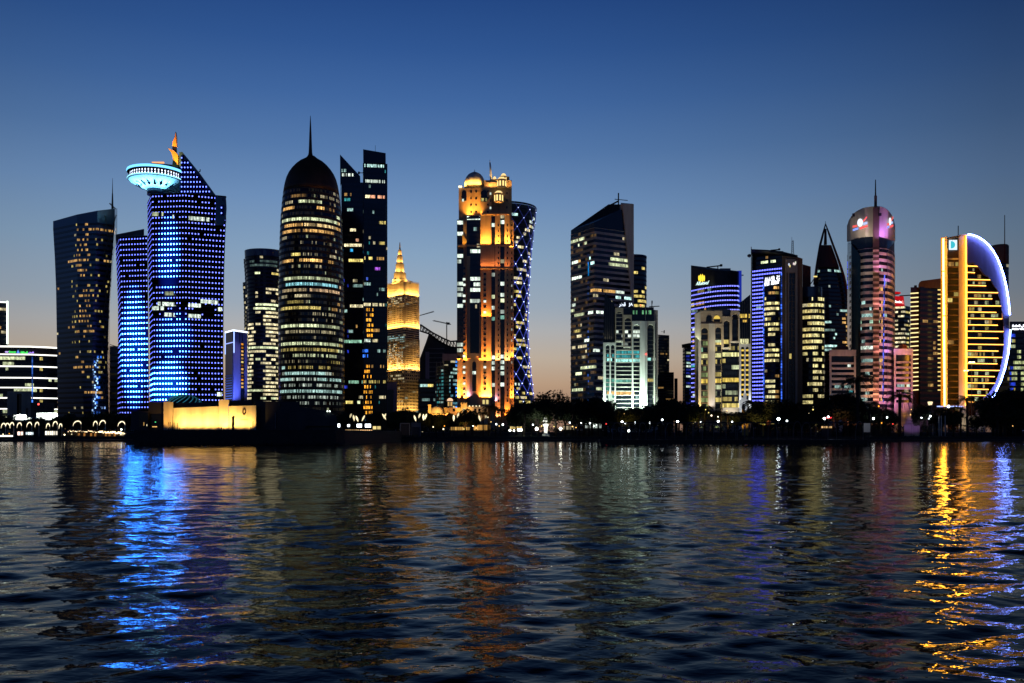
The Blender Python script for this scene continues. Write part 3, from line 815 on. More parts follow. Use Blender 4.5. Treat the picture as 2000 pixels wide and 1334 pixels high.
# ---------------- flared round glass tower in two steps
b = thing('flared_tower', 'round glass tower flaring out at the top, most office floors lit', 'tower', base(515, 780))
rad = interp([(488, 39), (505, 37.6), (540, 34.5), (580, 32.5), (640, 31.5), (860, 33)])
rg = ellfoot(517, 780, rad, 40, .9)
zt = PZ(499, 765)
shaft(b, rg, GZ, zt, 46, ('dark_cladding', 'dark_glass'), bay=2.2, relief=.12, sill=.32,
      lit=lights(rows=[(525, 535, 545, 'W', 1.2), (534, 533, 545, 'Y', .9), (563, 528, 545, 'W', 1.1), (594, 494, 545, 'G', 1.0), (600, 494, 545, 'G', 1.1), (609, 520, 545, 'W', 1.1), (617, 520, 545, 'W', 1.1), (679, 483, 545, 'G', .9), (760, 483, 515, 'G', .9)],
                 cells=[(495, 620, 512, 790, 'W', .9, .18), (478, 630, 496, 780, 'W', .95, .75), (512, 560, 545, 620, 'W', .9, .45), (512, 620, 545, 790, 'W', .95, .66), (498, 560, 505, 585, 'W', .8, .8), (488, 508, 546, 520, 'C', .10, .6)], base=.05, pal='WG', s=.7, seed=12, run=2))
tr = MB(); tr.rings([[(x, y, zt + .2) for x, y in rg(zt)], [(x, y, PZ(492, 780)) for x, y in rg(zt + 4)]]); tr.build('parapet', 'blue_glass', b)
rad2 = interp([(500, 20), (540, 17), (600, 15.2), (860, 15)])
shaft(b, ellfoot(496, 788, rad2, 24, 1.0), GZ, PZ(508, 788), 45, ('dark_cladding', 'dark_glass'), bay=2.2, relief=.1, name='stepped_wing',
      lit=lights(cells=[(474, 600, 500, 790, 'W', .9, .5), (474, 560, 500, 600, 'W', .5, .12)], base=.03, seed=21, run=2))
shaft(b, ellfoot(488, 792, interp([(540, 14), (600, 11), (700, 9.5), (860, 9)]), 20, 1.0), GZ, PZ(553, 792), 41, ('dark_cladding', 'dark_glass'), bay=2.2, relief=.1, name='lower_wing',
      lit=lights(cells=[(474, 680, 486, 790, (.8, .9, .25), .7, .6), (474, 560, 500, 680, 'W', .4, .15)], base=.03, seed=22, run=2))

# ---------------- bullet shaped tower with a needle spire
b = thing('domed_tower', 'bullet shaped dark tower behind a metal screen, needle spire on its dome', 'tower', base(608, 700))
rad = interp([(305, 6), (310, 12), (316, 22), (323, 30), (331, 37), (340, 43), (350, 47.5), (361, 50.5), (375, 53), (395, 55.5), (430, 58.5), (480, 60.5), (530, 61.8), (600, 62.8), (700, 63), (860, 63)])
YB = 700.0
rg = ellfoot(608.3, YB, rad, 72)
zt = PZ(380, YB)
burj = [(384, 569, 597, 'A', .25), (384, 625, 662, 'W', .6, .55), (396, 578, 628, 'G', .75, .8), (396, 558, 577, 'W', .4, .5), (396, 628, 664, 'W', .4, .4), (408, 553, 575, 'A', 1.2), (408, 619, 635, 'A', 1.4), (408, 640, 660, 'A', .3, .4),
        (430, 551, 664, 'G', .95), (441, 555, 592, 'A', .85), (441, 595, 664, (1, .7, .3), 1.0), (451, 552, 587, 'A', .8), (451, 592, 665, 'A', .8), (463, 550, 560, 'W', .4), (474, 575, 640, 'W', .3, .2),
        (497, 568, 587, 'Y', 1.0), (497, 590, 625, 'W', .4, .3), (497, 645, 657, 'W', .6), (509, 552, 573, 'A', 1.0), (509, 584, 603, 'A', 1.6), (509, 605, 632, 'A', 1.7), (509, 642, 652, 'A', .8), (520, 592, 622, 'W', .3, .5),
        (544, 554, 612, 'G', .75), (544, 613, 645, 'G', .6), (544, 645, 665, 'G', .2), (555, 558, 660, (.35, .85, .95), .95), (567, 552, 600, (1, .75, .4), .4), (567, 605, 666, (1, .65, .35), .6), (577, 576, 608, 'W', .6), (577, 550, 560, 'W', .4), (588, 560, 593, 'Y', .3),
        (600, 548, 570, 'Y', .9), (600, 570, 626, 'Y', .75), (600, 648, 664, 'A', .4), (612, 610, 655, 'W', .6, .5), (624, 610, 650, 'W', .4, .15), (635, 549, 622, 'G', 1.0), (635, 622, 668, 'G', .45), (646, 556, 655, 'W', .4, .8),
        (669, 549, 640, 'G', 1.0), (669, 640, 668, 'G', .6), (680, 548, 668, 'Y', .5, .8), (691, 570, 668, 'G', .6, .7), (702, 549, 600, 'W', .2, .4), (713, 560, 668, 'Y', .4, .5), (724, 550, 635, 'C', .7), (735, 552, 650, 'H', .6, .7), (746, 548, 666, 'C', .75), (757, 555, 660, 'H', .6, .6), (768, 548, 668, 'C', .7), (779, 560, 660, 'H', .45, .6), (790, 575, 665, 'H', .4, .5)]
shaft(b, rg, GZ, zt, 42, ('bronze_screen', 'black_glass'), bay=.85, relief=.1, sill=.28, head=.80, glassmat='screen_glass', lit=lights(dens=.985, grp=1, var=(.2, 1.15, 1.8), rows=burj, base=.02, pal='WG', s=.35, seed=31, run=2, dim=.012))
dz = [(p, rad(p)) for p in (380, 370, 361, 355, 350, 345, 340, 335, 331, 327, 323, 319, 316, 313, 310, 307, 305)]
m = MB(); m.lathe(PX(608.3, YB), YB, [(r / F * YB + .1, PZ(p, YB)) for p, r in dz], 72); m.build('dome', 'bronze_screen', b)
m = MB(); m.lathe(PX(606.3, YB), YB, [(a / F * YB, PZ(p, YB)) for p, a in ((307, 7), (303, 4.6), (298, 3.6), (285, 3.0), (262, 2.2), (240, 1.2), (226, .4))], 12); m.build('spire', 'bronze_screen', b)

# ---------------- black tower with two slanted blades
b = thing('blade_tower', 'black glass twin tower with two unequal slanted tops', 'tower', base(712, 790))
YT = 780.0
lt = lights(rows=[(333, 668, 690, 'C', .8, .7), (341, 668, 690, 'H', 1.0, .6), (382, 670, 688, 'A', .4, .5), (391, 668, 685, 'T', .4, .7), (409, 678, 692, 'C', .7, .6), (451, 680, 694, 'W', .9, .6), (469, 696, 707, (1, .5, .3), .8, .8), (478, 670, 707, 'W', 1.1, .85), (483, 678, 702, 'T', .9, .7), (488, 680, 700, (.05, .5, 1), 1.0, .7), (505, 680, 708, 'Y', .9, .9), (561, 690, 708, 'C', .3), (595, 685, 708, 'W', .9, .9), (641, 694, 698, 'A', .7), (667, 673, 708, (.5, 1, .7), .6, .85), (743, 680, 708, (.5, 1, .7), .4, .8), (749, 684, 708, 'H', .6, .85), (785, 674, 690, 'Y', 1.1, .9), (785, 699, 704, 'G', .8)],
            cells=[(668, 530, 682, 810, (.04, .08, 1.0), .4, .15)], base=.01, seed=41, pal='CW', s=.4)
lt2 = lights(rows=[(324, 711, 751, 'C', .9, .6), (353, 711, 751, 'H', .8, .85), (380, 713, 722, 'W', 1.3), (380, 722, 752, (1, .45, .25), 1.1, .8), (438, 741, 753, 'Y', .8), (474, 729, 732, 'W', .9), (474, 741, 752, 'Y', .8), (505, 711, 714, 'Y', 1.2), (505, 721, 727, 'Y', 1.4), (505, 728, 750, 'A', .6, .6), (527, 733, 743, (.6, .15, 1), .9, .8), (547, 713, 722, (.1, .2, 1), 1.0, .6), (556, 711, 724, 'C', .5), (561, 741, 752, 'C', .4), (595, 710, 724, 'W', 1.0), (595, 727, 737, 'W', .8), (595, 741, 752, 'W', 1.0), (641, 730, 742, 'A', .6), (667, 711, 724, 'H', .9), (667, 728, 738, 'W', .7), (685, 738, 755, 'C', .5, .7), (712, 725, 752, 'A', .5, .5), (743, 711, 755, 'Y', .5, .7), (749, 711, 755, 'C', .5, .8), (778, 742, 754, 'W', .9)],
             cells=[(716, 600, 730, 662, (1, .42, .03), 1.7, .5), (709, 682, 720, 698, (.04, .2, 1), 1.5, .6), (710, 708, 728, 806, (1, .40, .03), 1.7, .5)], base=.012, seed=43, pal='CWT', s=.4, run=2, grp=1)  # orange cells are the gold tower's reflection, painted as lit panes
rgl = boxfoot((664.5, 792), (668, 779), (709, 781))
shaft(b, boxfoot((664.5, 794), (667, 779), (709, 779.5)), GZ, PZ(356, 779), 50, ('black_glass', 'black_glass'), bay=1.3, relief=.04, lit=lt, name='shaft')
part_prism(b, 'slanted_top', [(664.5, 356.2), (664, 301.5), (703.5, 344), (704, 356.2)], 779.3, 12, 'black_glass')
lit_floor(b, 667, 676, 333, 'C', .6, Y=779.0, dens=.6); lit_floor(b, 668, 690, 341.5, 'H', .9, Y=779.0, dens=.7)
shaft(b, boxfoot((709, 774), (710.2, 773), (756.5, 776)), GZ, PZ(318, 773), 53, ('black_glass', 'black_glass'), bay=.75, relief=.04, sill=.2, head=.8, lit=lt2, name='shaft', glassmat='window_glass')
part_prism(b, 'slanted_top', [(709.5, 318.2), (709.2, 291.5), (753.3, 299), (753.6, 318.2)], 773.5, 14, 'black_glass')
m = MB(); m.tube([PT(700, 337.6, 784), PT(710, 337.8, 784)], .4, 5); m.box(PT(701, 337.6, 784), (1.4, 1.4, 2)); m.build('roof_arm', 'dark_metal', b)
MB().tube([PT(733, 296, 780), PT(733, 284, 780)], .15, 4).build('antenna', 'dark_metal', b)
m = MB()
for k in range(16): m.span(PX(711 + k * 2.85, 772.6), PX(711.35 + k * 2.85, 772.6), 772.2, 772.9, GZ, PZ(400, 773))
mu = m.build('fins', 'black_glass', b); mu['kind'] = 'stuff'

# ---------------- golden stepped tower with a lit spire
b = thing('gold_tower', 'gold floodlit square tower with ribbed walls, gilded crown and stepped spire', 'tower', base(788, 810))
A, B, C = (PX(752, 822), 822), (PX(790.5, 800), 800), (PX(818, 816), 816)
def gring(sc):
    D = (A[0] + C[0] - B[0], A[1] + C[1] - B[1]); cx_, cy_ = (A[0] + C[0]) / 2, (A[1] + C[1]) / 2
    return ccw([(cx_ + (p[0] - cx_) * sc, cy_ + (p[1] - cy_) * sc) for p in (A, B, C, D)])
zz = lambda py: PZ(py, 806)
lt = lights(cells=[(757, 580, 791, 592, 'W', .8, .5), (757, 592, 791, 600, 'A', .8, .6), (757, 655, 791, 668, 'C', .45, .75), (757, 672, 791, 690, 'C', .6, .25), (757, 690, 791, 720, 'C', .6, .5), (791, 575, 818, 592, 'A', .35, .4), (757, 733, 791, 745, 'W', .5, .7), (791, 660, 818, 680, 'W', .25, .25)], base=.07, pal='WCA', s=.35, seed=51, run=3)
for z0, z1, n, sc in ((GZ, zz(724), 20, 1.045), (zz(723.6), zz(641), 20, 1.02), (zz(640.6), zz(577), 16, 1.0)):
    shaft(b, lambda z, s_=sc: gring(s_), z0, z1, n, ('sand_stone', 'brown_glass'), bay=1.2, relief=.15, sill=.25, head=.8, lit=lt, name='shaft')
m = MB(); m.rings([[(x, y, zz(576.8)) for x, y in gring(.985)], [(x, y, zz(551)) for x, y in gring(.985)]]); m.build('crown', 'sand_stone', b)
def ribs(par, sc, za, zb, n1=13, n2=10, d=.55, w_=.35, mat='sand_stone', name='ribs'):
    p = gring(sc); m = MB()
    AA, BB, CC = sorted(p, key=lambda q_: PXof(q_[0], q_[1]))[0], min(p, key=lambda q_: q_[1]), sorted(p, key=lambda q_: PXof(q_[0], q_[1]))[-1]
    for (P_, Q_, n) in ((AA, BB, n1), (BB, CC, n2)):
        l = math.hypot(Q_[0] - P_[0], Q_[1] - P_[1])
        for i in range(n + 1):
            t = min(max((i * l / n) / l, .012), .988); face_box(m, P_, Q_, t - w_ / l / 2, t + w_ / l / 2, za, zb, d)
    o = m.build(name, mat, par); o['kind'] = 'stuff'; return o
ribs(b, 1.048, GZ, zz(744)); ribs(b, 1.05, zz(742), zz(725), 9, 7, .5, .5); ribs(b, 1.024, zz(721), zz(661)); ribs(b, 1.004, zz(640), zz(592)); ribs(b, 1.0, zz(591), zz(577.5), 9, 7, .6, .5); ribs(b, .988, zz(577), zz(548.5), 16, 12, .4, .3)
cx_, cy_ = PX(781, 812), 812.0; k_ = 812 / F
m = MB(); m.lathe(cx_, cy_, [(15 * k_, zz(552)), (15 * k_, zz(545)), (12.5 * k_, zz(545)), (11.5 * k_, zz(531)), (8.5 * k_, zz(531)), (8 * k_, zz(513)), (6 * k_, zz(512)), (5.4 * k_, zz(498)), (4 * k_, zz(497)), (3.2 * k_, zz(486)), (1.6 * k_, zz(485)), (1.1 * k_, zz(476)), (.4 * k_, zz(470))], 16, 0, None, False); m.build('spire', 'sand_stone', b)
GOLD = (1.0, .62, .16)
def corner_wash(py, e, sc=1.06, c=GOLD, h=1.2):
    """washers along both visible sides at a ledge"""
    p = gring(sc); AA = min(p, key=lambda q_: q_[0]); BB = min(p, key=lambda q_: q_[1]); CC = max(p, key=lambda q_: q_[0])
    for P_, Q_ in ((AA, BB), (BB, CC)):
        dx, dy = Q_[0] - P_[0], Q_[1] - P_[1]; l = math.hypot(dx, dy); nx, ny = dy / l, -dx / l
        ld = bpy.data.lights.new('wall_washer', 'AREA'); ld.shape = 'RECTANGLE'; ld.size = l * .96; ld.size_y = .4; ld.energy = e * l / 20; ld.color = c; ld.spread = R(130)
        o = bpy.data.objects.new('wall_washer', ld); COL.objects.link(o)
        o.location = ((P_[0] + Q_[0]) / 2 + nx * h, (P_[1] + Q_[1]) / 2 + ny * h, zz(py))
        d = Vector((-nx * .22, -ny * .22, 1)).normalized(); xa = Vector((dx / l, dy / l, 0)); zc_ = -d; yc = zc_.cross(xa).normalized()
        xa = yc.cross(zc_).normalized(); o.rotation_euler = Matrix((xa, yc, zc_)).transposed().to_euler()
corner_wash(577.5, 9000, 1.02); corner_wash(641, 11000, 1.04); corner_wash(724, 12000, 1.06); corner_wash(806, 5000, 1.12, (1, .68, .2), 2.5)
for py, r in ((550, 18), (530.5, 10.5), (512, 7.2), (497, 5)):
    for a in (-100, -30, 210):
        ld = bpy.data.lights.new('spire_lamp', 'SPOT'); ld.energy = 3200 * (r / 10); ld.color = GOLD; ld.spot_size = R(110); ld.shadow_soft_size = .3
        o = bpy.data.objects.new('spire_lamp', ld); COL.objects.link(o)
        p = Vector((cx_ + (r + 2.5) * k_ * math.cos(R(a)), cy_ + (r + 2.5) * k_ * math.sin(R(a)), zz(py) + .2)); o.location = p
        o.rotation_euler = (Vector((cx_, cy_, zz(py) + 9)) - p).to_track_quat('-Z', 'Y').to_euler()
m = MB(); m.tube([PT(797, 548, 806), PT(806, 550.5, 806)], .35, 4); m.tube([PT(801, 549.5, 806), PT(801, 555, 806)], .3, 4); m.build('roof_crane', 'dark_metal', b)
b = thing('plain_block', 'plain violet grey slab standing at the foot of the gold tower', 'building', base(766, 770))
part_prism(b, 'wall', [(756, 850), (756, 748), (775.5, 745), (775.5, 850)], 770, 16, 'violet_panel'); part_prism(b, 'recess', rect(756.5, 761, 768.5, 850), 769.6, .6, 'black_glass')

# ---------------- stadium-like building under construction, cranes
b = thing('construction_building', 'dark half built block with a sloping open steel truss roof', 'building', base(855, 880))
part_prism(b, 'frame', [(817, 850), (820, 700), (832, 668), (838, 650), (858, 668), (880, 676), (905, 680), (905, 850)], 880, 30, 'dark_cladding')
for k in range(9): part_prism(b, 'floor_slab', rect(836, 680 + k * 9, 868, 681.6 + k * 9), 879.4, 1, 'grey_stone')
part_prism(b, 'pale_column', rect(831, 687, 838.5, 740), 879, 2, 'violet_panel')
m = MB(); up = [(821, 634), (845, 650), (866, 661), (880, 667), (905, 665)]; lo = [(820, 646), (838, 652), (860, 668), (880, 678), (905, 680)]
m.tube([PT(x, y, 878) for x, y in up], .8, 4); m.tube([PT(x, y, 878) for x, y in lo], .8, 4)
for i in range(15):
    t = i / 14
    def at_(l, t): 
        f = interp([(a, c) for a, c in l]); x = 821 + 82 * t; return PT(x, f(x), 878)
    m.tube([at_(up, t), at_(lo, t)], .45, 4)
    if i < 14: m.tube([at_(up, t), at_(lo, min(1, t + .07))], .35, 4)
m.build('roof_truss', 'dark_metal', b)
def crane(lab, jib, mast, Y):
    t = thing('tower_crane', lab, 'crane', base(mast[0][0] if mast else jib[0][0], Y))
    if mast:
        m = MB()
        (x, y0), (_, y1) = mast
        for dx in (-.6, .6): m.tube([PT(x + dx, y0, Y), PT(x + dx, y1, Y)], .22, 4)
        k = 0
        yy = y0
        while yy < min(y1, y0 + 60): m.tube([PT(x - .6, yy, Y), PT(x + .6, yy + 2.5, Y)], .15, 4); m.tube([PT(x + .6, yy, Y), PT(x - .6, yy + 2.5, Y)], .15, 4); yy += 2.5
        m.build('mast', 'dark_metal', t)
    m = MB(); (x0, y0), (x1, y1) = jib
    m.tube([PT(x0, y0, Y), PT(x1, y1, Y)], .28, 4); m.tube([PT(x0 + (x1 - x0) * .06, y0 - 1, Y), PT(x1 - (x1 - x0) * .03, y1 - 1.5, Y)], .2, 4)
    for i in range(18):
        t_ = i / 18; m.tube([PT(x0 + (x1 - x0) * t_, y0 + (y1 - y0) * t_, Y), PT(x0 + (x1 - x0) * (t_ + .03), y0 + (y1 - y0) * (t_ + .03) - 1.3, Y)], .12, 4)
    m.build('jib', 'dark_metal', t)
    if mast: MB().box(PT(mast[0][0] + 3.5, mast[0][1] + 3, Y), (2.4, 1.4, 2.2)).build('counterweight', 'dark_metal', t)
crane('tower crane with horizontal jib above the half built block', ((845, 626.5), (881, 634)), ((872.5, 629), (872.5, 850)), 900)
crane('far crane whose raised jib shows beside the gold tower', ((818, 617), (848, 609)), ((806, 612), (806, 850)), 960)
b = thing('office_block', 'dark low office block with two lit floors under the truss roof', 'office building', base(835, 800))
shaft(b, boxfoot((817, 800), (850, 800), depth=20), GZ, PZ(740, 800), 12, ('dark_cladding', 'dark_glass'), lit=lights(rows=[(750, 834, 845, 'Y', .9), (756, 822, 850, 'C', .8, .6), (780, 822, 850, 'C', .3, .5)], base=.05, seed=61))
b = thing('glass_block', 'teal glass block with blue edge lights and a round corner', 'office building', base(873, 740))
shaft(b, boxfoot((851, 750), (866, 742), depth=18), GZ, PZ(715, 748), 20, ('dark_cladding', 'teal_glass'), bay=1.4, lit=lights(cells=[(852, 730, 866, 800, 'T', .25, .4)], base=.1, pal='TC', s=.3, seed=62), name='side_wing')
shaft(b, ellfoot(881, 752, 15.5, 20, .9), GZ, PZ(703, 745), 20, ('night_cladding', 'teal_glass'), bay=1.4, lit=lights(cells=[(868, 715, 892, 745, 'C', .45, .45), (868, 745, 892, 800, (.2, .6, .8), .45, .4), (891, 705, 898, 800, (.05, .3, 1), 1.2, .8)], base=.1, seed=63, run=2))
part_prism(b, 'roof_slab', rect(864, 691, 897, 704), 744, 14, 'violet_panel')
for x in (852, 860, 866): part_prism(b, 'pier', rect(x, 706, x + 1.6, 850), 739, 1.5, 'grey_stone')
# ---------------- ornate stone tower floodlit in orange
b = thing('ornate_tower', 'ornate stone tower floodlit orange, golden dome and small lit turrets on top', 'tower', base(948, 650))
Y0 = 640.0
m = MB()
# core: corner block left, main block, right block
m.prism(ppoly(rect(896, 367, 945, 850), 646), 646, 676); m.build('wall', 'sand_stone', b)
part_prism(b, 'wall', rect(945.2, 352, 999.5, 850), 646.2, 30, 'sand_stone')
def pier(x0, x1, yt, yb, Y, d=6.0, mat='sand_stone', name='pier'): return part_prism(b, name, rect(x0, yt, x1, yb), Y, d, mat)
def bay(x0, x1, yt, yb, Y, rows, seed, name='glass_bay', d=5.0, nf=None):
    """a vertical strip of dark glass with its own lit floors"""
    part_prism(b, name, rect(x0, yt, x1, yb), Y, d, 'black_glass')
    lt = lights(rows=rows, base=.02, seed=seed, pal='HW', s=.5, run=2)
    nf = nf or int((yb - yt) / 10.7)
    for k in range(nf):
        py = yb - (k + .5) * (yb - yt) / nf
        w_ = MB(); n = max(2, int((x1 - x0) / 3.2)); vs = []; fs = []; cs = []; ph = (yb - yt) / nf
        for i in range(n + 1):
            px = x0 + .6 + (x1 - x0 - 1.2) * i / n
            vs += [PT(px, py + ph * .36, Y - .06), PT(px, py - ph * .30, Y - .06)]
        for i in range(n): fs.append((2 * i, 2 * i + 2, 2 * i + 3, 2 * i + 1)); cs.append(lt(x0 + (x1 - x0) * (i + .5) / n, py, ph, k, i))
        w_.add(vs, fs, 0, cs); w_.any = True; w_.build('window_row', 'soft_glass', b)
S = 1.15
bay(892.5, 905, 429, 700, 645, [(434, 890, 906, 'H', S), (455, 890, 906, 'H', S), (505 - 6, 890, 906, 'H', S), (551, 890, 906, 'H', .8), (562, 890, 906, 'H', .7), (573, 890, 906, 'H', .5), (594, 890, 906, 'H', .9), (668, 890, 906, 'H', .8), (689, 890, 906, 'H', .6)], 71, d=8)
pier(905, 911.5, 425, 800, 642.5); pier(893, 899, 700, 815, 643, 8)
bay(911.5, 938.5, 420, 690, 641, [(428, 911, 938, 'H', 1.1), (445, 925, 932, 'C', .3), (490, 917, 938, 'H', 1.1), (543, 917, 938, 'H', 1.0), (554, 917, 938, 'H', 1.0), (565, 917, 938, 'H', 1.1), (587, 917, 938, 'H', .6)], 72)
part_prism(b, 'canted_glass', [(911.5, 425), (925, 419.5), (938.5, 423), (938.5, 426.5), (911.5, 428)], 640.6, 1, 'black_glass')
pier(911.5, 918, 500, 700, 640.4, 5); pier(936, 940, 590, 700, 640.4, 5)
pier(917, 938, 689, 815, 641.2, 5)
part_prism(b, 'arch_window', arch_pts(922.2, 930, 706, 764, 8), 641.0, .6, 'black_glass'); lit_floor(b, 922.6, 929.6, 728, 'H', 1.0, Y=640.9, h=2.2)
part_prism(b, 'pediment', [(918, 693), (927, 700), (936, 693), (936, 690), (918, 690)], 640.9, .8, 'beige_stone')
pier(938.5, 960, 367, 778, 642.0)
pier(911.5, 917.2, 690, 780, 641.6, 5)
bay(959.8, 967, 423, 800, 641.6, [(434, 955, 970, 'H', 1.1), (584, 955, 970, 'G', .7), (605, 955, 970, 'H', .7, .6), (618, 955, 970, (.4, .9, .7), .4), (694, 955, 970, 'H', 1.0), (705, 955, 970, 'H', 1.0), (716, 955, 970, 'H', 1.0), (749, 955, 970, 'H', .9)], 73)
pier(967, 977, 417, 815, 641.0, 6)
bay(977, 985.5, 417, 800, 641.6, [(434, 975, 988, 'H', 1.1), (551, 975, 988, 'H', .9), (562, 975, 988, 'H', .9), (573, 975, 988, 'H', .9), (584, 975, 988, 'G', .8), (605, 975, 988, 'H', .6, .6), (618, 975, 988, (.4, .9, .7), .5), (694, 975, 988, 'H', 1.1), (705, 975, 988, 'H', 1.1), (716, 975, 988, 'H', 1.0), (727, 975, 988, 'H', .8), (749, 975, 988, 'H', 1.0)], 74)
pier(985.5, 996, 417, 815, 641.0, 6); pier(996, 1003.5, 430, 800, 644, 8)
pier(938.5, 966, 480, 523, 640.5, 2, name='attic_panel'); 
for (x0, x1, py, Y) in ((938, 1001, 523.5, 639.6), (894, 1002, 479.5, 640.6), (940, 996, 418, 640.2)):
    part_prism(b, 'cornice', rect(x0, py - 1.6, x1, py + 1.2), Y, 6, 'sand_stone')
# square windows in the piers
def wcol(px, w_, ys, Y, litset=(), s=1.0, h=4.4, side=False):
    for py in ys:
        l = any(abs(py - q) < 3 for q in litset)
        mm = MB(); pprism(mm, rect(px - w_ / 2, py - h / 2, px + w_ / 2, py + h / 2), Y - .12, .3, 0, col('H', s) if l else None); mm.any = True
        mm.build('window', 'soft_glass', b)
r_ = lambda a, c, st: [a + st * i for i in range(int((c - a) / st) + 1)]
wcol(906.5, 5, r_(524, 775, 10.72), 642.5, (545, 556, 577, 588, 695, 717, 728, 749), .95)
wcol(947, 5, r_(492, 770, 10.72), 642.0, (587, 608, 716), .95)
mm = MB()
for px, Y, hi in ((973.5, 641.0, 790), (991, 641.0, 790), (999.5, 644, 780)):
    for k, py in enumerate(r_(440, hi, 10.72)): pprism(mm, rect(px - 1.1, py - 2.2, px + 1.1, py + 2.2), Y - .12, .3, 0, col('H', .35) if px > 995 and 9 < k < 26 and k % 2 else None)
mm.any = True; mm = mm.build('slit_windows', 'soft_glass', b); mm['kind'] = 'stuff'
for x in (920, 930, 953): wcol(x, 3, (374, 387, 400, 414), 645.9 if x < 940 else 641.9)
wcol(958, 3, (378, 392, 406), 641.9, (378, 406), .6); wcol(990, 2.4, (377, 391, 405), 646.0)
m = MB(); pprism(m, arch_pts(902, 911, 372, 392, 8), 645.8, .5); m.build('arch_window', 'black_glass', b); lit_floor(b, 902.6, 906, 391, 'H', .8, Y=645.6, h=2)
m = MB(); pprism(m, arch_pts(939.5, 951.5, 371, 394, 8), 641.8, .5); m.build('arch_window', 'black_glass', b); lit_floor(b, 938.8, 951, 390, (.9, .8, .25), .5, Y=641.6, h=2.2, dens=.6)
m = MB()
for i in range(9): pprism(m, rect(896 + i * 5.6, 364, 898.6 + i * 5.6, 367.2), 646.2, 1.2)
cb = m.build('parapet_teeth', 'sand_stone', b); cb['kind'] = 'stuff'
for px in (897, 900.5): MB().ball(PT(px, 364.5, 645), .7, 8, 0, col('W', 2.5)).build('parapet_lamp', 'lamp', b)
# golden dome
k_ = 656 / F; dx_, dy_ = PX(927, 656), 656.0; zq = lambda py: PZ(py, 656)
m = MB(); m.lathe(dx_, dy_, [(20 * k_, zq(366)), (20.4 * k_, zq(360)), (19.3 * k_, zq(353)), (16.5 * k_, zq(346.5)), (12 * k_, zq(341)), (6 * k_, zq(337.5)), (.8 * k_, zq(335.5)), (.3 * k_, zq(331))], 32); m.build('dome', 'white_stone', b)
for a in (-150, -115, -90, -65, -30):
    ld = bpy.data.lights.new('dome_lamp', 'SPOT'); ld.energy = 9000; ld.color = (1, .50, .08); ld.spot_size = R(95); ld.spot_blend = 1; ld.shadow_soft_size = .4
    o = bpy.data.objects.new('dome_lamp', ld); COL.objects.link(o); p = Vector((dx_ + 25 * k_ * math.cos(R(a)), dy_ + 25 * k_ * math.sin(R(a)), zq(366.5))); o.location = p
    o.rotation_euler = (Vector((dx_, dy_, zq(352))) - p).to_track_quat('-Z', 'Y').to_euler()
# turrets with lit arches
def turret(px, py, r, h, Y, n=4):
    k = Y / F; x = PX(px, Y)
    m = MB(); m.lathe(x, Y, [(r * k, PZ(py + h, Y)), (r * k, PZ(py, Y)), (r * 1.15 * k, PZ(py, Y)), (r * 1.15 * k, PZ(py - 1.2, Y)), (r * .9 * k, PZ(py - 1.2, Y))], 12, 0, None, False); t_ = m.build('turret', 'sand_stone', b)
    for i in range(n):
        a = R(-145 + 110 * i / max(1, n - 1)); w_ = r * .15
        mm = MB(); mm.box((x + (r * k) * math.cos(a), Y + (r * k) * math.sin(a), (PZ(py + h * .15, Y) + PZ(py + h * .85, Y)) / 2), (w_ * k * 2, .3, PZ(py + h * .15, Y) - PZ(py + h * .85, Y)), 0, col((1, .72, .25), 1.5), rz=a + PI / 2)
        mm.build('lit_arch', 'lamp', t_)
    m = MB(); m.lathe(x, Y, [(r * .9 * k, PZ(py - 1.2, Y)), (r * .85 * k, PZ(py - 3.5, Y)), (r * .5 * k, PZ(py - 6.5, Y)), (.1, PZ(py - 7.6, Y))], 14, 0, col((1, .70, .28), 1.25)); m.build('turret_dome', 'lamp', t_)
turret(974, 380, 9.2, 16, 640.5); turret(980, 353, 9.5, 14, 644.0); turret(983.5, 346, 6, 7, 650.0, 3); turret(966, 352, 4, 6, 648, 2)
part_prism(b, 'upper_block', rect(988, 345, 995, 362), 652, 12, 'sand_stone'); part_prism(b, 'upper_block', rect(951, 356, 972, 366), 645, 6, 'sand_stone')
part_prism(b, 'cornice', rect(949, 365.5, 998, 368), 644.6, 4, 'sand_stone')
m = MB(); m.tube([PT(959.5, 352, 648), PT(957, 318, 648)], [.9, .5], 6); m.tube([PT(957, 318, 648), PT(956.7, 312, 648)], [.35, .1], 5); m.build('flagpole', 'white_paint', b)
flood(962, 360, 640, 958, 330, 648, (1, .6, .3), 5000, 25)
wash(950, 998, 365, 642.5, (1, .5, .12), 1600, tilt=30)
# floodlights
OR = (1.0, .30, .035); GO = (1.0, .42, .055)
wash(915, 938, 421, 640.0, GO, 3600, tilt=20); wash(912, 922, 421, 644, GO, 1200, tilt=20)
wash(939, 958, 478, 640.2, GO, 5200, tilt=10); wash(966, 978, 477, 639.6, GO, 4600, tilt=10); wash(985, 997, 477, 639.6, GO, 4600, tilt=10); wash(996.5, 1003, 484, 642, GO, 1800, tilt=12)
wash(939, 1000, 521, 638.6, (1, .30, .08), 900, tilt=30)
wash(893, 911, 779, 641.2, OR, 20000, tilt=9); wash(893, 911, 779, 641.0, (1, .75, .2), 1300, tilt=14)
wash(938.5, 959.5, 777, 640.8, OR, 24000, tilt=9); wash(938.5, 959.5, 777, 640.6, (1, .75, .2), 1600, tilt=14)
wash(911, 917, 776, 640.4, (.85, .4, .75), 800, tilt=9); wash(966, 969, 785, 639.8, (.8, .4, .75), 800, tilt=9)
wash(996.5, 1003.5, 779, 642.8, OR, 9000, tilt=9); wash(985, 996, 816, 639.6, OR, 7000, tilt=9); wash(967, 977, 816, 639.6, (1, .42, .18), 2000, tilt=9)
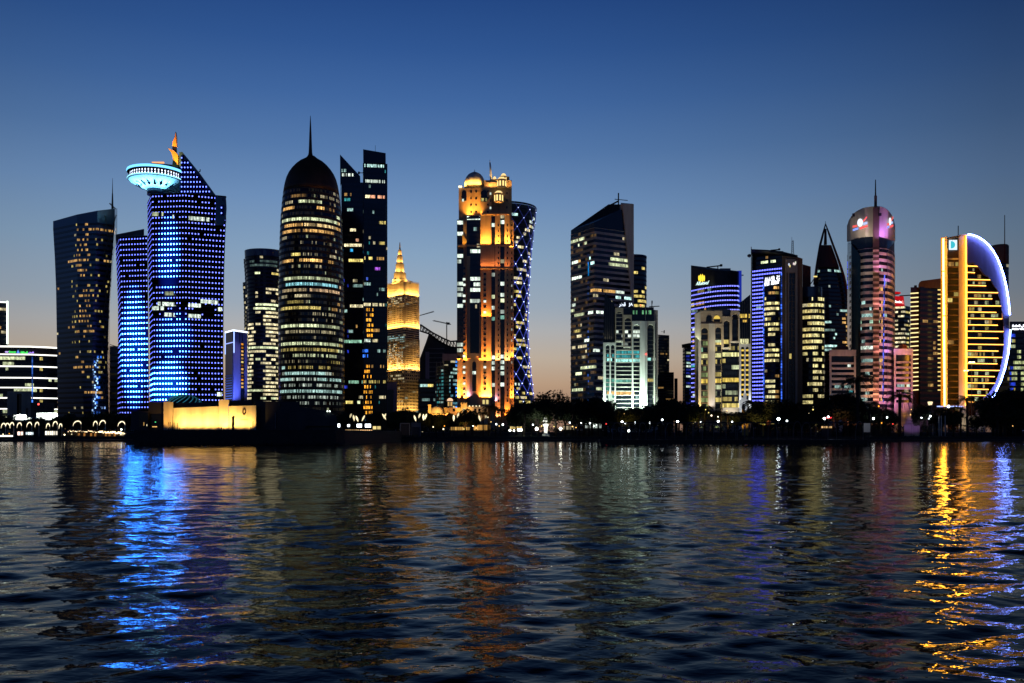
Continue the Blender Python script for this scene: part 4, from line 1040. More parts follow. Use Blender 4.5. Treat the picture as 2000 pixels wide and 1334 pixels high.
m = MB(); m.prism(ppoly([(903.5, 478), (903, 468), (902.5, 457), (907, 462), (911.5, 470), (911, 478)], 640.2), 640.2, 642.2); m.build('corner_flame', 'gold_plate', b)
flood(905, 482, 634, 906, 468, 640, (1, .5, .1), 9000, 45)
wash(938.5, 959.5, 706, 640.6, OR, 9000, tilt=7); wash(893, 911, 706, 641.0, OR, 6000, tilt=7); wash(967, 977, 706, 639.4, (1, .45, .15), 2400, tilt=7); wash(985, 996, 706, 639.4, (1, .45, .15), 2400, tilt=7); wash(996.5, 1003.5, 700, 642.6, OR, 3600, tilt=7); wash(938.5, 959.5, 620, 640.6, OR, 3500, tilt=7)
# podium
p = thing('podium_fort', 'fort-like sandstone podium with battlements at the foot of the orange tower', 'building', base(912, 610))
part_prism(p, 'wall', rect(877, 796, 968, 850), 612, 20, 'sand_stone')
part_prism(p, 'gate_tower', rect(900, 789, 912, 850), 610, 6, 'sand_stone')
m = MB()
for i in range(3): pprism(m, rect(900 + i * 4.6, 786.5, 902.8 + i * 4.6, 789.2), 610.2, 3)
for i in range(12): pprism(m, rect(914 + i * 4.4, 793.6, 916.6 + i * 4.4, 796.2), 612.2, 1.4)
mm = m.build('battlements', 'sand_stone', p); mm['kind'] = 'stuff'
part_prism(p, 'gate_arch', arch_pts(903, 909, 798, 806, 6), 609.7, .4, 'lamp', col((1, .8, .4), 1.3))
for x in (884, 926, 934, 946): part_prism(p, 'window', rect(x, 798, x + 4.5, 804), 611.8, .5, 'black_glass')
for i in range(4): MB().ball(PT(917 + i * 6.5, 793, 610.5), .4, 6, 0, col('W', 2)).build('parapet_lamp', 'lamp', p)
flood(906, 818, 596, 906, 796, 610, (1, .55, .12), 30000, 50); flood(925, 822, 596, 930, 800, 612, (1, .7, .4), 9000, 60); flood(886, 815, 600, 886, 800, 612, (1, .45, .1), 9000, 60)
k = thing('lit_entrance', 'stone entrance box with two tall lit windows at the orange tower foot', 'entrance', base(947, 625))
part_prism(k, 'wall', rect(940, 779, 958, 850), 628, 10, 'beige_stone')
for x in (942.5, 949.5): part_prism(k, 'window', rect(x, 781, x + 4.5, 789), 627.7, .4, 'lamp', col((1, .8, .3), .8))
d = thing('dome_hall', 'low hall with a glowing golden dome beyond the trees', 'building', base(855, 640))
k_ = 640 / F
MB().lathe(PX(853, 648), 648, [(14 * k_, PZ(808, 640)), (14 * k_, PZ(805, 640)), (12.5 * k_, PZ(799, 640)), (9 * k_, PZ(795, 640)), (4 * k_, PZ(793, 640)), (.1, PZ(792.4, 640))], 28).build('dome', 'pale_stone', d)
part_prism(d, 'wall', rect(836, 808, 880, 850), 636, 24, 'sand_stone'); part_prism(d, 'wall', rect(866, 796, 880, 808), 650, 10, 'sand_stone'); part_prism(d, 'pylon', rect(836, 790, 842, 808), 640, 4, 'sand_stone')
flood(853, 808, 628, 853, 799, 640, (1, .55, .1), 24000, 90); flood(838, 810, 630, 839, 797, 640, (1, .4, .08), 3500, 70); flood(872, 809, 634, 873, 800, 650, (1, .35, .08), 5000, 80)
kk = thing('domed_kiosk', 'small kiosk with a pink lit dome beside the golden domed hall', 'kiosk', base(879, 630))
k_ = 630 / F
MB().lathe(PX(879, 634), 634, [(6 * k_, PZ(783, 630)), (5.4 * k_, PZ(779.5, 630)), (3 * k_, PZ(777.5, 630)), (.1, PZ(776.8, 630))], 16, 0, col((1, .62, .38), 1.1)).build('dome', 'lamp', kk)
m = MB(); pprism(m, rect(873.5, 783.2, 884.5, 797), 631, 6); m.build('wall', 'sand_stone', kk)
for x in (874.6, 880): part_prism(kk, 'window', rect(x, 785, x + 3, 793), 630.8, .3, 'lamp', col((1, .6, .2), .7))

# ---------------- waisted tower with a blue diamond lattice
b = thing('lattice_tower', 'waisted round tower wrapped in a diamond net of blue lights', 'tower', base(985, 800))
YL = 790.0; cxp = 984.0
rad = interp([(405, 64), (420, 62.5), (450, 58.5), (500, 53), (560, 49), (620, 47), (660, 47.5), (700, 49.5), (740, 54), (783, 59), (860, 62)])
rg = ellfoot(cxp, YL + 28, rad, 48, .9)
def lr(py): return rad(py) / F * (YL + 28)
zt = PZ(411, YL + 28)
shaft(b, rg, GZ, zt, 52, ('night_cladding', 'blue_glass'), bay=2.2, relief=.08, lit=lights(rows=[(415, 995, 1016, 'C', 1.2)], cells=[(1000, 440, 1046, 560, 'W', .9, .16), (1000, 560, 1046, 700, 'Y', .75, .28), (1000, 700, 1046, 790, 'Y', .8, .22), (1003, 670, 1012, 720, (.1, .5, 1), .8, .4)], base=.05, pal='WYH', s=.8, seed=81, run=3))
MB().rings([[(x, y, zt + .2) for x, y in rg(zt)], [(x, y, PZ(407, YL + 28)) for x, y in rg(zt + 3)]], cap=(False, False)).build('crown_band', 'teal_glass', b)
N = 14; nodes = [PYof(z, YL + 28) for z in np.linspace(PZ(786, YL + 28), PZ(408, YL + 28), 31)]
def LP(py, a, off=.55):
    r = lr(py) + off; return (PX(cxp, YL + 28) + r * math.cos(a), YL + 28 + r * .9 * math.sin(a), PZ(py, YL + 28))
cnt = 0
for s_ in (1, -1):
    for i in range(N):
        m = MB(); path = []; cs = []
        a0 = 2 * PI * i / N
        for k, py in enumerate(nodes): path.append(LP(py, a0 + s_ * 2 * PI / N * k * .36))
        fade = [.16 + .84 * min(1, k_ / 1) * max(0, 1 - max(0, k_ - 16) / 13) for k_ in range(30)]
        m.tube(path, .20, 4, 0, [col((.12, .16, 1.0), .75 * f_) for f_ in fade])
        m.build('light_line', 'lamp', b)
stp = 2 * PI / N; m = MB(); mk = 0
for i in range(N):
    for j in range(N * 2):
        # a0_i + .36 stp k = a0_j - .36 stp k  ->  k = (j - i) / .72
        kf = (j - i) / .72
        if 0 <= kf <= 30:
            k0 = int(min(29, math.floor(kf))); t = kf - k0; py = nodes[k0] + (nodes[k0 + 1] - nodes[k0]) * t
            a = stp * i + .36 * stp * kf; p = LP(py, a, .8)
            if p[1] < YL + 30: m.ball(p, .42, 6, 0, col((.45, .55, 1.0), 5.0 if kf < 24 else 2.0)); mk += 1
o = m.build('node_lamps', 'lamp', b); o['kind'] = 'stuff'
# ---------------- dark tower with slanted glass roof
b = thing('slanted_tower', 'dark office tower with a sloping glass roof and a stone wedge up its right edge', 'tower', base(1175, 720))
rg = boxfoot((1115, 735), (1161, 708), (1236, 726))
lt = lights(rows=[(474, 1115, 1132, 'G', .9), (470, 1132, 1146, 'G', 1.0), (509, 1150, 1160, 'C', 1.2), (515, 1116, 1128, 'H', 1.3), (514, 1129, 1135, 'A', .7), (543, 1116, 1136, 'H', 1.3), (505, 1192, 1228, 'G', .75), (515, 1190, 1232, 'G', .65), (568, 1153, 1176, 'A', .95), (568, 1177, 1202, 'A', .7), (568, 1203, 1218, 'H', .9), (578, 1203, 1236, 'C', 1.1), (595, 1117, 1130, 'H', .7, .7), (611, 1115, 1140, 'G', .5), (610, 1140, 1178, 'H', 1.2, .8), (645, 1121, 1134, 'Y', .5), (655, 1126, 1136, 'W', .9), (662, 1140, 1152, 'H', 1.2), (672, 1134, 1146, 'W', .7), (681, 1117, 1146, 'W', .8, .7), (680, 1156, 1172, 'H', 1.0), (720, 1134, 1163, 'G', .8), (733, 1125, 1137, 'G', 1.1), (763, 1116, 1138, 'G', .6), (760, 1164, 1175, 'G', .7)],
            cells=[(1115, 450, 1163, 800, 'A', .07, .30)], base=.035, seed=91, pal='WGW', s=.5, run=3)
shaft(b, rg, GZ, PZ(452, 722), 38, ('pale_stone', 'blue_glass'), bay=1.7, relief=.2, sill=.34, lit=lt)
P_ = rg(0); A = min(P_, key=lambda q: q[0]); Bc = min(P_, key=lambda q: q[1]); C = max(P_, key=lambda q: q[0]); D = [q for q in P_ if q not in (A, Bc, C)][0]
zr = PZ(452, 722) + .3
def zat(p, py): return (p[0], p[1], PZ(py, p[1]))
m = MB(); m.add([(A[0], A[1], zr), (Bc[0], Bc[1], zr), (C[0], C[1], zr), (D[0], D[1], zr), zat(A, 450), zat(Bc, 434), zat(C, 399), (D[0], D[1], PZ(399, D[1]))],
      [(0, 1, 5, 4), (1, 2, 6, 5), (2, 3, 7, 6), (3, 0, 4, 7), (4, 5, 6, 7), (3, 2, 1, 0)]); m.build('sloping_roof', 'black_glass', b)
m = MB()
def onf(p, q, t, py0, py1, d):
    x = p[0] + (q[0] - p[0]) * t; y = p[1] + (q[1] - p[1]) * t; dx, dy = q[0] - p[0], q[1] - p[1]; l = math.hypot(dx, dy)
    return [(x + dy / l * d, y - dx / l * d, PZ(py0, y)), (x + dy / l * d, y - dx / l * d, PZ(py1, y))]
def wedge(px_top0, px_top1, px_bot0, px_bot1, pyt0, pyt1, pyb, d0, d1, mat, name):
    t = lambda px: (px - 1161) / (1236 - 1161)
    m = MB(); v = []
    for d in (d0, d1):
        v.append(onf(Bc, C, t(px_top0), pyt0, pyt0, d)[0]); v.append(onf(Bc, C, t(px_top1), pyt1, pyt1, d)[0]); v.append(onf(Bc, C, t(px_bot1), pyb, pyb, d)[0]); v.append(onf(Bc, C, t(px_bot0), pyb, pyb, d)[0])
    m.add(v, [(4, 5, 6, 7), (3, 2, 1, 0), (0, 1, 5, 4), (1, 2, 6, 5), (2, 3, 7, 6), (3, 0, 4, 7)]); return m.build(name, mat, b)
wedge(1214, 1236.2, 1234, 1236.4, 399, 399, 600, -3, 1.2, 'pale_stone', 'stone_wedge')
m = MB(); m.add([zat(C, 398), (C[0] - 9, C[1] - 2, PZ(396.5, C[1] - 2)), (C[0] - 9, C[1] - 2, PZ(404, C[1] - 2)), zat(C, 404), (C[0], C[1] + 9, PZ(399, C[1] + 9)), (C[0] - 9, C[1] + 9, PZ(396, C[1] + 9))], [(0, 1, 2, 3), (0, 4, 5, 1), (3, 2, 5, 4), (0, 3, 4), (1, 5, 2)]); m.build('roof_crest', 'pale_stone', b)
m = MB(); m.tube([PT(1208, 402, 722), PT(1208, 377, 722)], .55, 5); m.tube([PT(1200.5, 389, 722), PT(1226, 391.5, 722)], .3, 4); m.build('mast', 'dark_metal', b)
m = MB(); m.tube([PT(1207, 393, 720), PT(1183, 405.5, 720)], .7, 5); m.tube([PT(1191, 402, 720), PT(1191, 409, 720)], .5, 4); m.box(PT(1183.5, 406, 720), (2.4, 1.4, 1.6)); m.build('roof_crane', 'dark_metal', b)
m = MB(); rnd = random.Random(7)
for k in range(24):
    py = 500 + k * 12.2 + rnd.uniform(-3, 3); m.box(PT(1149 + rnd.uniform(-.6, .6), py, 709.5), (.5, .2, rnd.uniform(.8, 2.4)), 0, col((.05, .2, 1.0), rnd.choice((.15, .3, .8))))
m.box(PT(1149.3, 525, 709.5), (.8, .2, 11), 0, col((0, .28, .8), .8)); m = m.build('blue_light_strip', 'lamp', b)
p = part_prism(b, 'display_panel', rect(1207, 588, 1236, 601), 700, 1, 'night_cladding')
text_part(b, 'sign_lettering', '\uFEAE\uFEC4\uFED7', 1209, 1222, 600, 699.8, 9.5, (.75, .85, 1.0), 1.6, weight=.03, rise=-.02)
text_part(b, 'sign_lettering', 'JA', 1228, 1236, 599, 699.8, 7.5, (.75, .85, 1.0), 1.5, weight=.03)

b = thing('round_tower', 'round dark blue tower half hidden behind the slanted tower, warm windows', 'tower', base(1245, 850))
shaft(b, ellfoot(1238, 850, 24.5, 36, 1.0), GZ, PZ(501, 838), 38, ('night_cladding', 'blue_glass'), bay=1.9, relief=.1, lit=lights(cells=[(1236, 520, 1260, 560, 'Y', .7, .3), (1236, 560, 1262, 600, 'Y', .8, .42), (1236, 600, 1262, 640, 'A', .6, .3)], base=.06, pal='YYA', s=.6, seed=93, run=2))
MB().lathe(PX(1238, 850), 850, [(25 * 850 / F, PZ(500.5, 838)), (25 * 850 / F, PZ(496.5, 838)), (.1, PZ(496, 838))], 36).build('parapet', 'blue_glass', b)

# ---------------- arched white office building
def arch_frame(par, x0, x1, yt, yb, a0, a1, at_, Y, d, mat, name='arch_frame'):
    pts = [(x0, yb), (x0, yt), (x1, yt), (x1, yb)] + arch_pts(a0, a1, at_, yb, 10)
    return part_prism(par, name, pts, Y, d, mat)
def glass_rows(par, x0, x1, yt, yb, n, Y, lt, slabs=None, slabh=.22, rise=0.0, wmat='soft_glass', back='dark_glass', step=3.0):
    part_prism(par, 'glazing', rect(x0, yt, x1, yb), Y + .4, 2.0, back)
    ph = (yb - yt) / n
    for k in range(n):
        py = yt + (k + .5) * ph
        N = max(2, int((x1 - x0) / step)); vs = []; fs = []; cs = []
        for i in range(N + 1):
            px = x0 + (x1 - x0) * i / N; vs += [PT(px, py + ph * .34, Y + .3), PT(px, py - ph * .34, Y + .3)]
        for i in range(N): fs.append((2 * i, 2 * i + 2, 2 * i + 3, 2 * i + 1)); cs.append(lt(x0 + (x1 - x0) * (i + .5) / N, py, ph, k, i))
        w_ = MB(); w_.add(vs, fs, 0, cs); w_.any = True; w_.build('window_row', wmat, par)
        if slabs: part_prism(par, 'floor_slab', rect(x0, py + ph * .5 - ph * slabh / 2, x1, py + ph * .5 + ph * slabh / 2), Y + .05, .5, slabs)
b = thing('arched_building', 'white stone office building with tall arched bays, floodlit from below', 'office building', base(1235, 610))
lt = lights(rows=[(652, 1193, 1250, 'H', .8, .75), (692, 1184, 1252, 'T', .35, .8), (704, 1184, 1270, (.45, 1, .9), .95), (741, 1200, 1235, (.3, .9, .7), .4, .7), (767, 1184, 1240, 'A', .8, .95), (741, 1262, 1278, 'Y', .5)], cells=[(1183, 740, 1200, 790, (.2, .8, .6), .30, .6)], base=.03, pal='HC', s=.35, seed=101)
YA = 602.0
part_prism(b, 'rear_wall', [(1178, 850), (1178, 668), (1196, 620), (1205, 600), (1269, 604), (1285, 606), (1285, 850)], 612, 26, 'pale_stone')
glass_rows(b, 1182, 1202, 674, 812, 17, YA + 1.2, lt, 'grey_stone')
glass_rows(b, 1202, 1254, 604, 812, 26, YA + 1.6, lt, 'pale_stone', .18)
glass_rows(b, 1262, 1281, 632, 812, 22, YA + 3.6, lt, 'dark_cladding', .2)
part_prism(b, 'dark_fin_block', [(1178, 668), (1181, 575), (1183, 572), (1187, 581), (1191, 583), (1195, 589), (1200, 590), (1200, 667)], 606, 5, 'black_glass')
m = MB()
for x, t in ((1181.5, 574), (1185.5, 580), (1189.5, 583), (1193.5, 588)): pprism(m, rect(x, t, x + .8, 667), 605.4, .6)
m = m.build('fins', 'dark_cladding', b); m['kind'] = 'stuff'
arch_frame(b, 1178, 1191.6, 669, 815, 1183.2, 1190.6, 673.5, YA, 2, 'white_stone'); arch_frame(b, 1191.6, 1201.5, 669, 815, 1193.2, 1200.4, 673.5, YA, 2, 'white_stone')
arch_frame(b, 1201.5, 1217.5, 601.5, 664, 1203.4, 1215.6, 608, YA, 2.4, 'beige_stone'); part_prism(b, 'balcony_sill', rect(1202, 664, 1217.5, 667), YA - .2, 2, 'pale_stone')
arch_frame(b, 1217.5, 1234, 615, 676, 1220, 1232.6, 620.5, YA - .2, 2.6, 'beige_stone'); part_prism(b, 'balcony_sill', rect(1218, 676, 1234, 679), YA - .4, 2, 'pale_stone')
arch_frame(b, 1234, 1251, 627, 815, 1237, 1249.6, 633, YA - .4, 2.8, 'white_stone')
part_prism(b, 'pier', rect(1251, 627, 1260.5, 815), YA - .4, 3, 'white_stone'); part_prism(b, 'pier', rect(1260.5, 627, 1264, 815), YA + .4, 4, 'white_stone')
arch_frame(b, 1264, 1279.5, 627, 815, 1264.6, 1276.6, 633.5, YA + 1.2, 3, 'pale_stone'); part_prism(b, 'corner_pier', rect(1276, 606, 1285, 815), YA + 4.5, 8, 'pale_stone')
part_prism(b, 'attic_glass', rect(1217.5, 602, 1234, 615), YA + .4, 4, 'black_glass'); part_prism(b, 'attic_glass', rect(1234, 600, 1277, 627), YA + .8, 4, 'black_glass')
lit_floor(b, 1236, 1272, 610, (.3, .9, .4), .35, Y=YA + .6, dens=.55); part_prism(b, 'attic_post', rect(1260.2, 601, 1261.2, 627), YA + .2, .6, 'grey_stone')
part_prism(b, 'mullion', rect(1234.8, 676, 1236.4, 815), YA - .2, 2, 'white_stone'); part_prism(b, 'mullion', rect(1201.8, 667, 1203, 815), YA + .2, 2, 'white_stone')
m = MB(); m.tube([PT(1273, 604, 615), PT(1273.5, 588, 615)], .3, 4); m.tube([PT(1268, 599, 615), PT(1288, 598, 615)], .3, 4); m.box(PT(1273.5, 590, 615), (.8, .6, 2)); m.build('roof_aerial', 'dark_metal', b)
MB().ball(PT(1262, 692, 601), .5, 8, 0, col('R', 4)).build('red_lamp', 'lamp', b); MB().ball(PT(1251.5, 596.5, 604), .4, 8, 0, col('R', 3)).build('red_lamp', 'lamp', b)
COOL = (.74, 1.0, .82)
wash(1250, 1262, 803, 599.4, COOL, 17000, tilt=8); wash(1234, 1238, 803, 599.2, COOL, 3600, tilt=8); wash(1178, 1200, 803, 599.2, COOL, 8500, tilt=10); wash(1276, 1282, 803, 602, COOL, 1700, tilt=10); wash(1203, 1234, 808, 599, COOL, 5200, tilt=16)
wash(1178, 1200, 664, 604.0, (1, .85, .5), 260, tilt=20)
flood(1232, 838, 552, 1232, 690, 602, (.9, 1, .84), 60000, 60, 1.0, 2)  # added wide fill light, lifts the whole front
k = thing('stepped_gatehouse', 'small stepped white gatehouse glowing at the arched building foot', 'gatehouse', base(1193, 585))
part_prism(k, 'wall', [(1186, 850), (1186, 786), (1188, 786), (1188, 769), (1195.5, 769), (1195.5, 777), (1198, 777), (1198, 783), (1203, 783), (1203, 850)], 586, 6, 'white_stone'); part_prism(k, 'doorway', rect(1194.5, 793, 1200, 803), 585.7, .5, 'black_glass')
flood(1184, 815, 572, 1194, 785, 586, COOL, 30000, 55)
k = thing('lit_porch', 'white lit porch roof glimpsed through palms under the arched building', 'porch', base(1226, 588))
part_prism(k, 'roof', [(1217, 800), (1217, 796), (1228, 797.5), (1233, 799), (1233, 803), (1217, 803)], 588, 6, 'white_stone'); flood(1224, 815, 575, 1225, 799, 588, COOL, 16000, 60)
part_prism(k, 'lower_wall', rect(1219, 803.2, 1231, 850), 590, 3, 'grey_stone')

# ---------------- dim towers behind
b = thing('stepped_tower', 'dim dark glass tower stepping down to the right of the arched building', 'tower', base(1300, 850))
shaft(b, boxfoot((1276, 872), (1286, 850), (1307, 856)), GZ, PZ(654, 852), 34, ('night_cladding', 'blue_glass'), bay=2, relief=.08, lit=lights(rows=[(704, 1303, 1310, 'W', .6)], base=.025, pal='WA', s=.25, seed=111, dim=.012))
shaft(b, boxfoot((1284, 845), (1316, 845), depth=18), GZ, PZ(727, 845), 22, ('dark_cladding', 'dark_glass'), bay=2, relief=.1, lit=lights(rows=[(758, 1284, 1294, 'A', .35)], base=.05, pal='AWC', s=.2, seed=112), name='low_wing')
part_prism(b, 'side_wing', rect(1317, 739, 1323.5, 850), 850, 14, 'brown_stone')
m = MB(); m.tube([PT(1297, 651, 860), PT(1297.5, 645, 860)], .5, 4); m.tube([PT(1291, 648, 860), PT(1297, 648, 860)], .2, 4); m.build('roof_aerial', 'dark_metal', b)
b = thing('disc_roof_tower', 'narrow grey tower with a flat overhanging roof disc and three bright floors', 'tower', base(1345, 800))
shaft(b, boxfoot((1333.5, 806), (1337, 800), (1360, 806)), GZ, PZ(680, 802), 26, ('grey_stone', 'night_cladding'), bay=2, relief=.1, lit=lights(rows=[(709, 1341, 1352, 'C', .4), (716, 1341, 1352, 'H', .9), (733, 1339, 1352, 'H', .9), (757, 1340, 1352, 'H', .9)], cells=[(1341, 690, 1352, 790, (.03, .05, .6), .4, .5)], base=.02, seed=113))
part_prism(b, 'roof_disc', [(1331.5, 674.5), (1331.5, 672.8), (1346, 670), (1362, 669.5), (1362, 675)], 796, 24, 'dark_cladding'); part_prism(b, 'roof_neck', rect(1341, 675, 1358, 681), 803, 10, 'dark_cladding')

# ---------------- hotel with white dotted rows and a yellow emblem
b = thing('blue_hotel', 'dark hotel tower with rows of white-blue dashes and a yellow roof emblem', 'tower', base(1398, 725))
n_ = 14; conc = []
for i in range(n_ + 1):
    t = i / n_; px = 1349.5 + (1441 - 1349.5) * t; Y = 716 + 26 * (1 - t) ** 1.4 * 1.0 - 6 * math.sin(PI * t); conc.append((PX(px, Y), Y))
lastY = conc[-1][1]
hot = [(PX(1349.5, 760), 760)] + conc + [(PX(1447, lastY + 9), lastY + 9), (PX(1447, 760), 760)]
hot = ccw(hot)
zt = PZ(519, 730)
zl = [GZ + (PZ(534, 730) - GZ) * k / 27 for k in range(28)]
shaft(b, lambda z: hot, GZ, PZ(560, 722), 24, ('night_cladding', 'blue_glass'), bay=2.2, relief=.06, lit=lights(rows=[(598, 1350, 1356, 'Y', 1.0), (597, 1360, 1378, 'A', .4, .7), (640, 1352, 1358, 'H', .9), (665, 1352, 1358, 'A', .6), (680, 1351, 1362, 'A', .8), (713, 1350, 1364, 'T', .5), (768, 1352, 1358, 'H', 1.0)], base=.03, pal='YCT', s=.2, seed=121))
MB().rings([[(x, y, PZ(559.6, 722)) for x, y in hot], [(x, y, PZ(interp([(1349, 518), (1362, 523), (1385, 526.5), (1410, 528.5), (1447, 530)])(PXof(x, y)), y)) for x, y in hot]]).build('upper_wall', 'night_cladding', b)
front = conc
def dash_row(par, path, py, c, s, bay_=1.55, h=.85, duty=.55, x0=0, x1=3000, off=.25, step=.62):
    vs = []; cs = []; fs = []; ch = []
    acc = 0
    for (ax, ay), (bx, by) in zip(path, path[1:]):
        l = math.hypot(bx - ax, by - ay); n = max(1, round(l / bay_)); nx, ny = (by - ay) / l, -(bx - ax) / l
        for i in range(n):
            for t, d in ((0, 0), (1 - duty, 1)): tt = (i + t) / n; ch.append((ax + (bx - ax) * tt + nx * off, ay + (by - ay) * tt + ny * off, d))
    ch.append((path[-1][0], path[-1][1] - off, 0))
    ch = [q for q in ch if x0 <= PXof(q[0], q[1]) <= x1]
    if len(ch) < 3: return
    for x, y, d in ch: z = PZ(py, YHR); vs += [(x, y, z - h), (x, y, z + h)]
    for i in range(len(ch) - 1):
        fs.append((2 * i, 2 * i + 2, 2 * i + 3, 2 * i + 1)); cs.append(col(c, s) if ch[i][2] else (0, .005, .06))  # gaps carry a faint blue glow painted in as emission
    m = MB(); m.add(vs, fs, 0, cs); m.any = True; return m.build('light_row', 'lamp', par)
YHR = 712.0
for k in range(26): dash_row(b, front, 557 + k * 9.35, (.74, .80, 3.6), .9, h=.5, duty=.45)
sidep = [conc[-1], (PX(1447, lastY + 9), lastY + 9)]
for k in range(12):
    dash_row(b, sidep, 557 + k * 9.35, (.25, .32, 1.0), 1.4, duty=.98, h=.7)
MB().box(PT(1444, 560, lastY + 3.5), (3.6, .5, 26), 0, col((.03, .07, .9), .35), rz=-.5).build('blue_corner_light', 'lamp', b)
text_part(b, 'sign_lettering', 'Alluetwuf', 1359, 1383.5, 557.5, 718.5, 7.4, (.7, 1.0, .92), 1.5, shear=.25, rise=.09, weight=.015)
em = MB(); c = PT(1370.3, 543.5, 719); k_ = 719 / F
for i, (dx, w_, h_, tl) in enumerate(((-5.0, 2.6, 12, .16), (-1.9, 3.0, 16.5, .06), (1.7, 3.0, 17, -.05), (5.0, 2.6, 12.5, -.16))):
    em.lathe(c[0] + dx * k_, c[1], [(.05, c[2] - h_ * k_ / 2), (w_ * .45 * k_, c[2] - h_ * .3 * k_), (w_ * .62 * k_, c[2]), (w_ * .5 * k_, c[2] + h_ * .32 * k_), (.05, c[2] + h_ * k_ / 2)], 8, 0, col((1, .72, .05), 1.5), True, 1, .3)
em.build('emblem', 'lamp', b)
m = MB(); m.tube([PT(1380, 522, 728), PT(1408, 518.7, 728)], .5, 4); m.box(PT(1408.5, 518.3, 728), (1.8, 1.4, 1.8)); m.tube([PT(1402, 519, 728), PT(1402, 527, 728)], .4, 4); m.build('roof_crane', 'dark_metal', b)
part_prism(b, 'roof_room', rect(1406, 524, 1427, 530), 730, 8, 'pale_stone'); flood(1416, 533, 722, 1416, 527, 730, (1, .85, .6), 1500, 90)
m = MB(); m.box(PT(1448.5, 537.5, 722), (3, .6, .8)); m.build('roof_arm', 'dark_metal', b)

# ---------------- second arched building
b = thing('arched_office', 'beige stone office building with arched bays, yellow lit floors, warm uplights', 'office building', base(1412, 610))
lt = lights(rows=[(616, 1394, 1407, 'A', 1.0), (616, 1430, 1441, 'A', .8), (666, 1396, 1426, 'Y', .75), (680, 1370, 1384, (.5, 1, .6), .35, .6), (680, 1397, 1443, 'Y', .3, .5), (692, 1370, 1443, (1, .95, .4), .7), (705, 1370, 1416, 'Y', .35, .7), (717, 1428, 1443, 'G', .6), (730, 1396, 1416, 'Y', .4, .6), (742, 1369, 1443, (1, .7, .12), .75), (755, 1396, 1416, 'G', .55, .85), (766, 1396, 1443, 'G', .25, .6), (779, 1396, 1443, 'Y', .45, .7), (791, 1412, 1443, 'Y', .7)],
            cells=[(1369, 660, 1384, 800, (.75, .95, .35), .22, .55)], base=.06, pal='YG', s=.22, seed=131)
YA = 604.0
part_prism(b, 'rear_wall', [(1357, 850), (1357, 612), (1368, 606), (1410, 603), (1426, 604), (1428, 606), (1466, 606), (1466, 850)], 614, 26, 'beige_stone')
glass_rows(b, 1366, 1386, 640, 812, 14, YA + 1.4, lt, 'brown_stone', .2); glass_rows(b, 1394, 1410, 638, 812, 14, YA + 1.4, lt, 'dark_cladding', .3); glass_rows(b, 1411, 1444, 624, 798, 14, YA + 1.6, lt, 'black_glass', .35)
part_prism(b, 'left_shoulder', [(1357, 655), (1357, 613), (1368, 609), (1369, 655), (1369, 850), (1364, 850), (1364, 662)], YA - .3, 7, 'pale_stone')
arch_frame(b, 1368, 1384.6, 632, 815, 1369.4, 1382.4, 640, YA, 2.6, 'beige_stone')
part_prism(b, 'pier', rect(1384.6, 632, 1396.4, 815), YA - .2, 3, 'pale_stone'); part_prism(b, 'attic', rect(1368, 607, 1411, 632), YA + 1, 5, 'beige_stone')
for x0, x1, l in ((1379, 1391, None), (1394, 1406.5, 'A')):
    part_prism(b, 'attic_window', arch_pts(x0, x1, 616, 628.5, 8), YA + .7, .4, 'lamp' if l else 'black_glass', col((1, .68, .12), .8) if l else None)
    if l: part_prism(b, 'sill', rect(x0, 623, x1, 628.6), YA + .5, .4, 'black_glass')
arch_frame(b, 1396.4, 1411, 632, 815, 1397, 1408.6, 638.5, YA, 2.6, 'beige_stone')
arch_frame(b, 1411, 1427, 618, 682, 1413.4, 1425, 625.6, YA - .3, 2.8, 'beige_stone'); part_prism(b, 'balcony_sill', rect(1411, 678.5, 1427, 681.6), YA - .6, 2.2, 'pale_stone')
arch_frame(b, 1427, 1443.6, 605.5, 668, 1430, 1441.6, 612.5, YA - .1, 2.8, 'beige_stone', 'tower_frame'); part_prism(b, 'balcony_sill', rect(1427, 666, 1443.6, 669), YA - .4, 2.2, 'pale_stone')
part_prism(b, 'mullion', rect(1409.2, 682, 1411, 806), YA, 2, 'pale_stone'); part_prism(b, 'mullion', rect(1443.4, 610, 1445, 815), YA, 3, 'pale_stone'); part_prism(b, 'plinth', rect(1411, 796, 1445, 812), YA, 3, 'pale_stone')
part_prism(b, 'dark_fin_block', [(1445, 670), (1445, 590), (1450, 588), (1454, 584), (1459, 580), (1465.5, 575), (1465.5, 670)], 607, 6, 'black_glass')
lit_floor(b, 1445, 1465, 617, (1, .68, .12), .8, Y=606.9); lit_floor(b, 1445, 1465, 627, (1, .6, .1), .8, Y=606.9, dens=.45, h=1.6); lit_floor(b, 1445, 1463, 667, (1, .95, .5), .9, Y=606.9, h=3.6)
m = MB()
for x in (1449.5, 1454, 1458.5, 1462.5): pprism(m, rect(x, 586, x + .7, 670), 606.5, .5)
m = m.build('fins', 'dark_cladding', b); m['kind'] = 'stuff'
arch_frame(b, 1445, 1455.6, 672, 815, 1447.6, 1453.6, 676.6, YA + .2, 2.4, 'white_stone'); arch_frame(b, 1455.6, 1467, 672, 815, 1456.4, 1462.2, 676.6, YA + .2, 2.4, 'white_stone')
for x in (1447.6, 1456.4):
    for k in range(10):
        pp = MB(); pprism(pp, rect(x + .3, 682.5 + k * 9.6, x + 5.6, 686 + k * 9.6), YA + 1.4, .4, 0, col((1, .66, .10), .95)); pp.build('amber_window', 'lamp', b)
    part_prism(b, 'glazing', rect(x, 674, x + 6, 815), YA + 1.9, .6, 'black_glass')
part_prism(b, 'lit_floor', rect(1397, 664, 1409, 669), YA + 1.2, .2, 'soft_glass', col('G', .5))
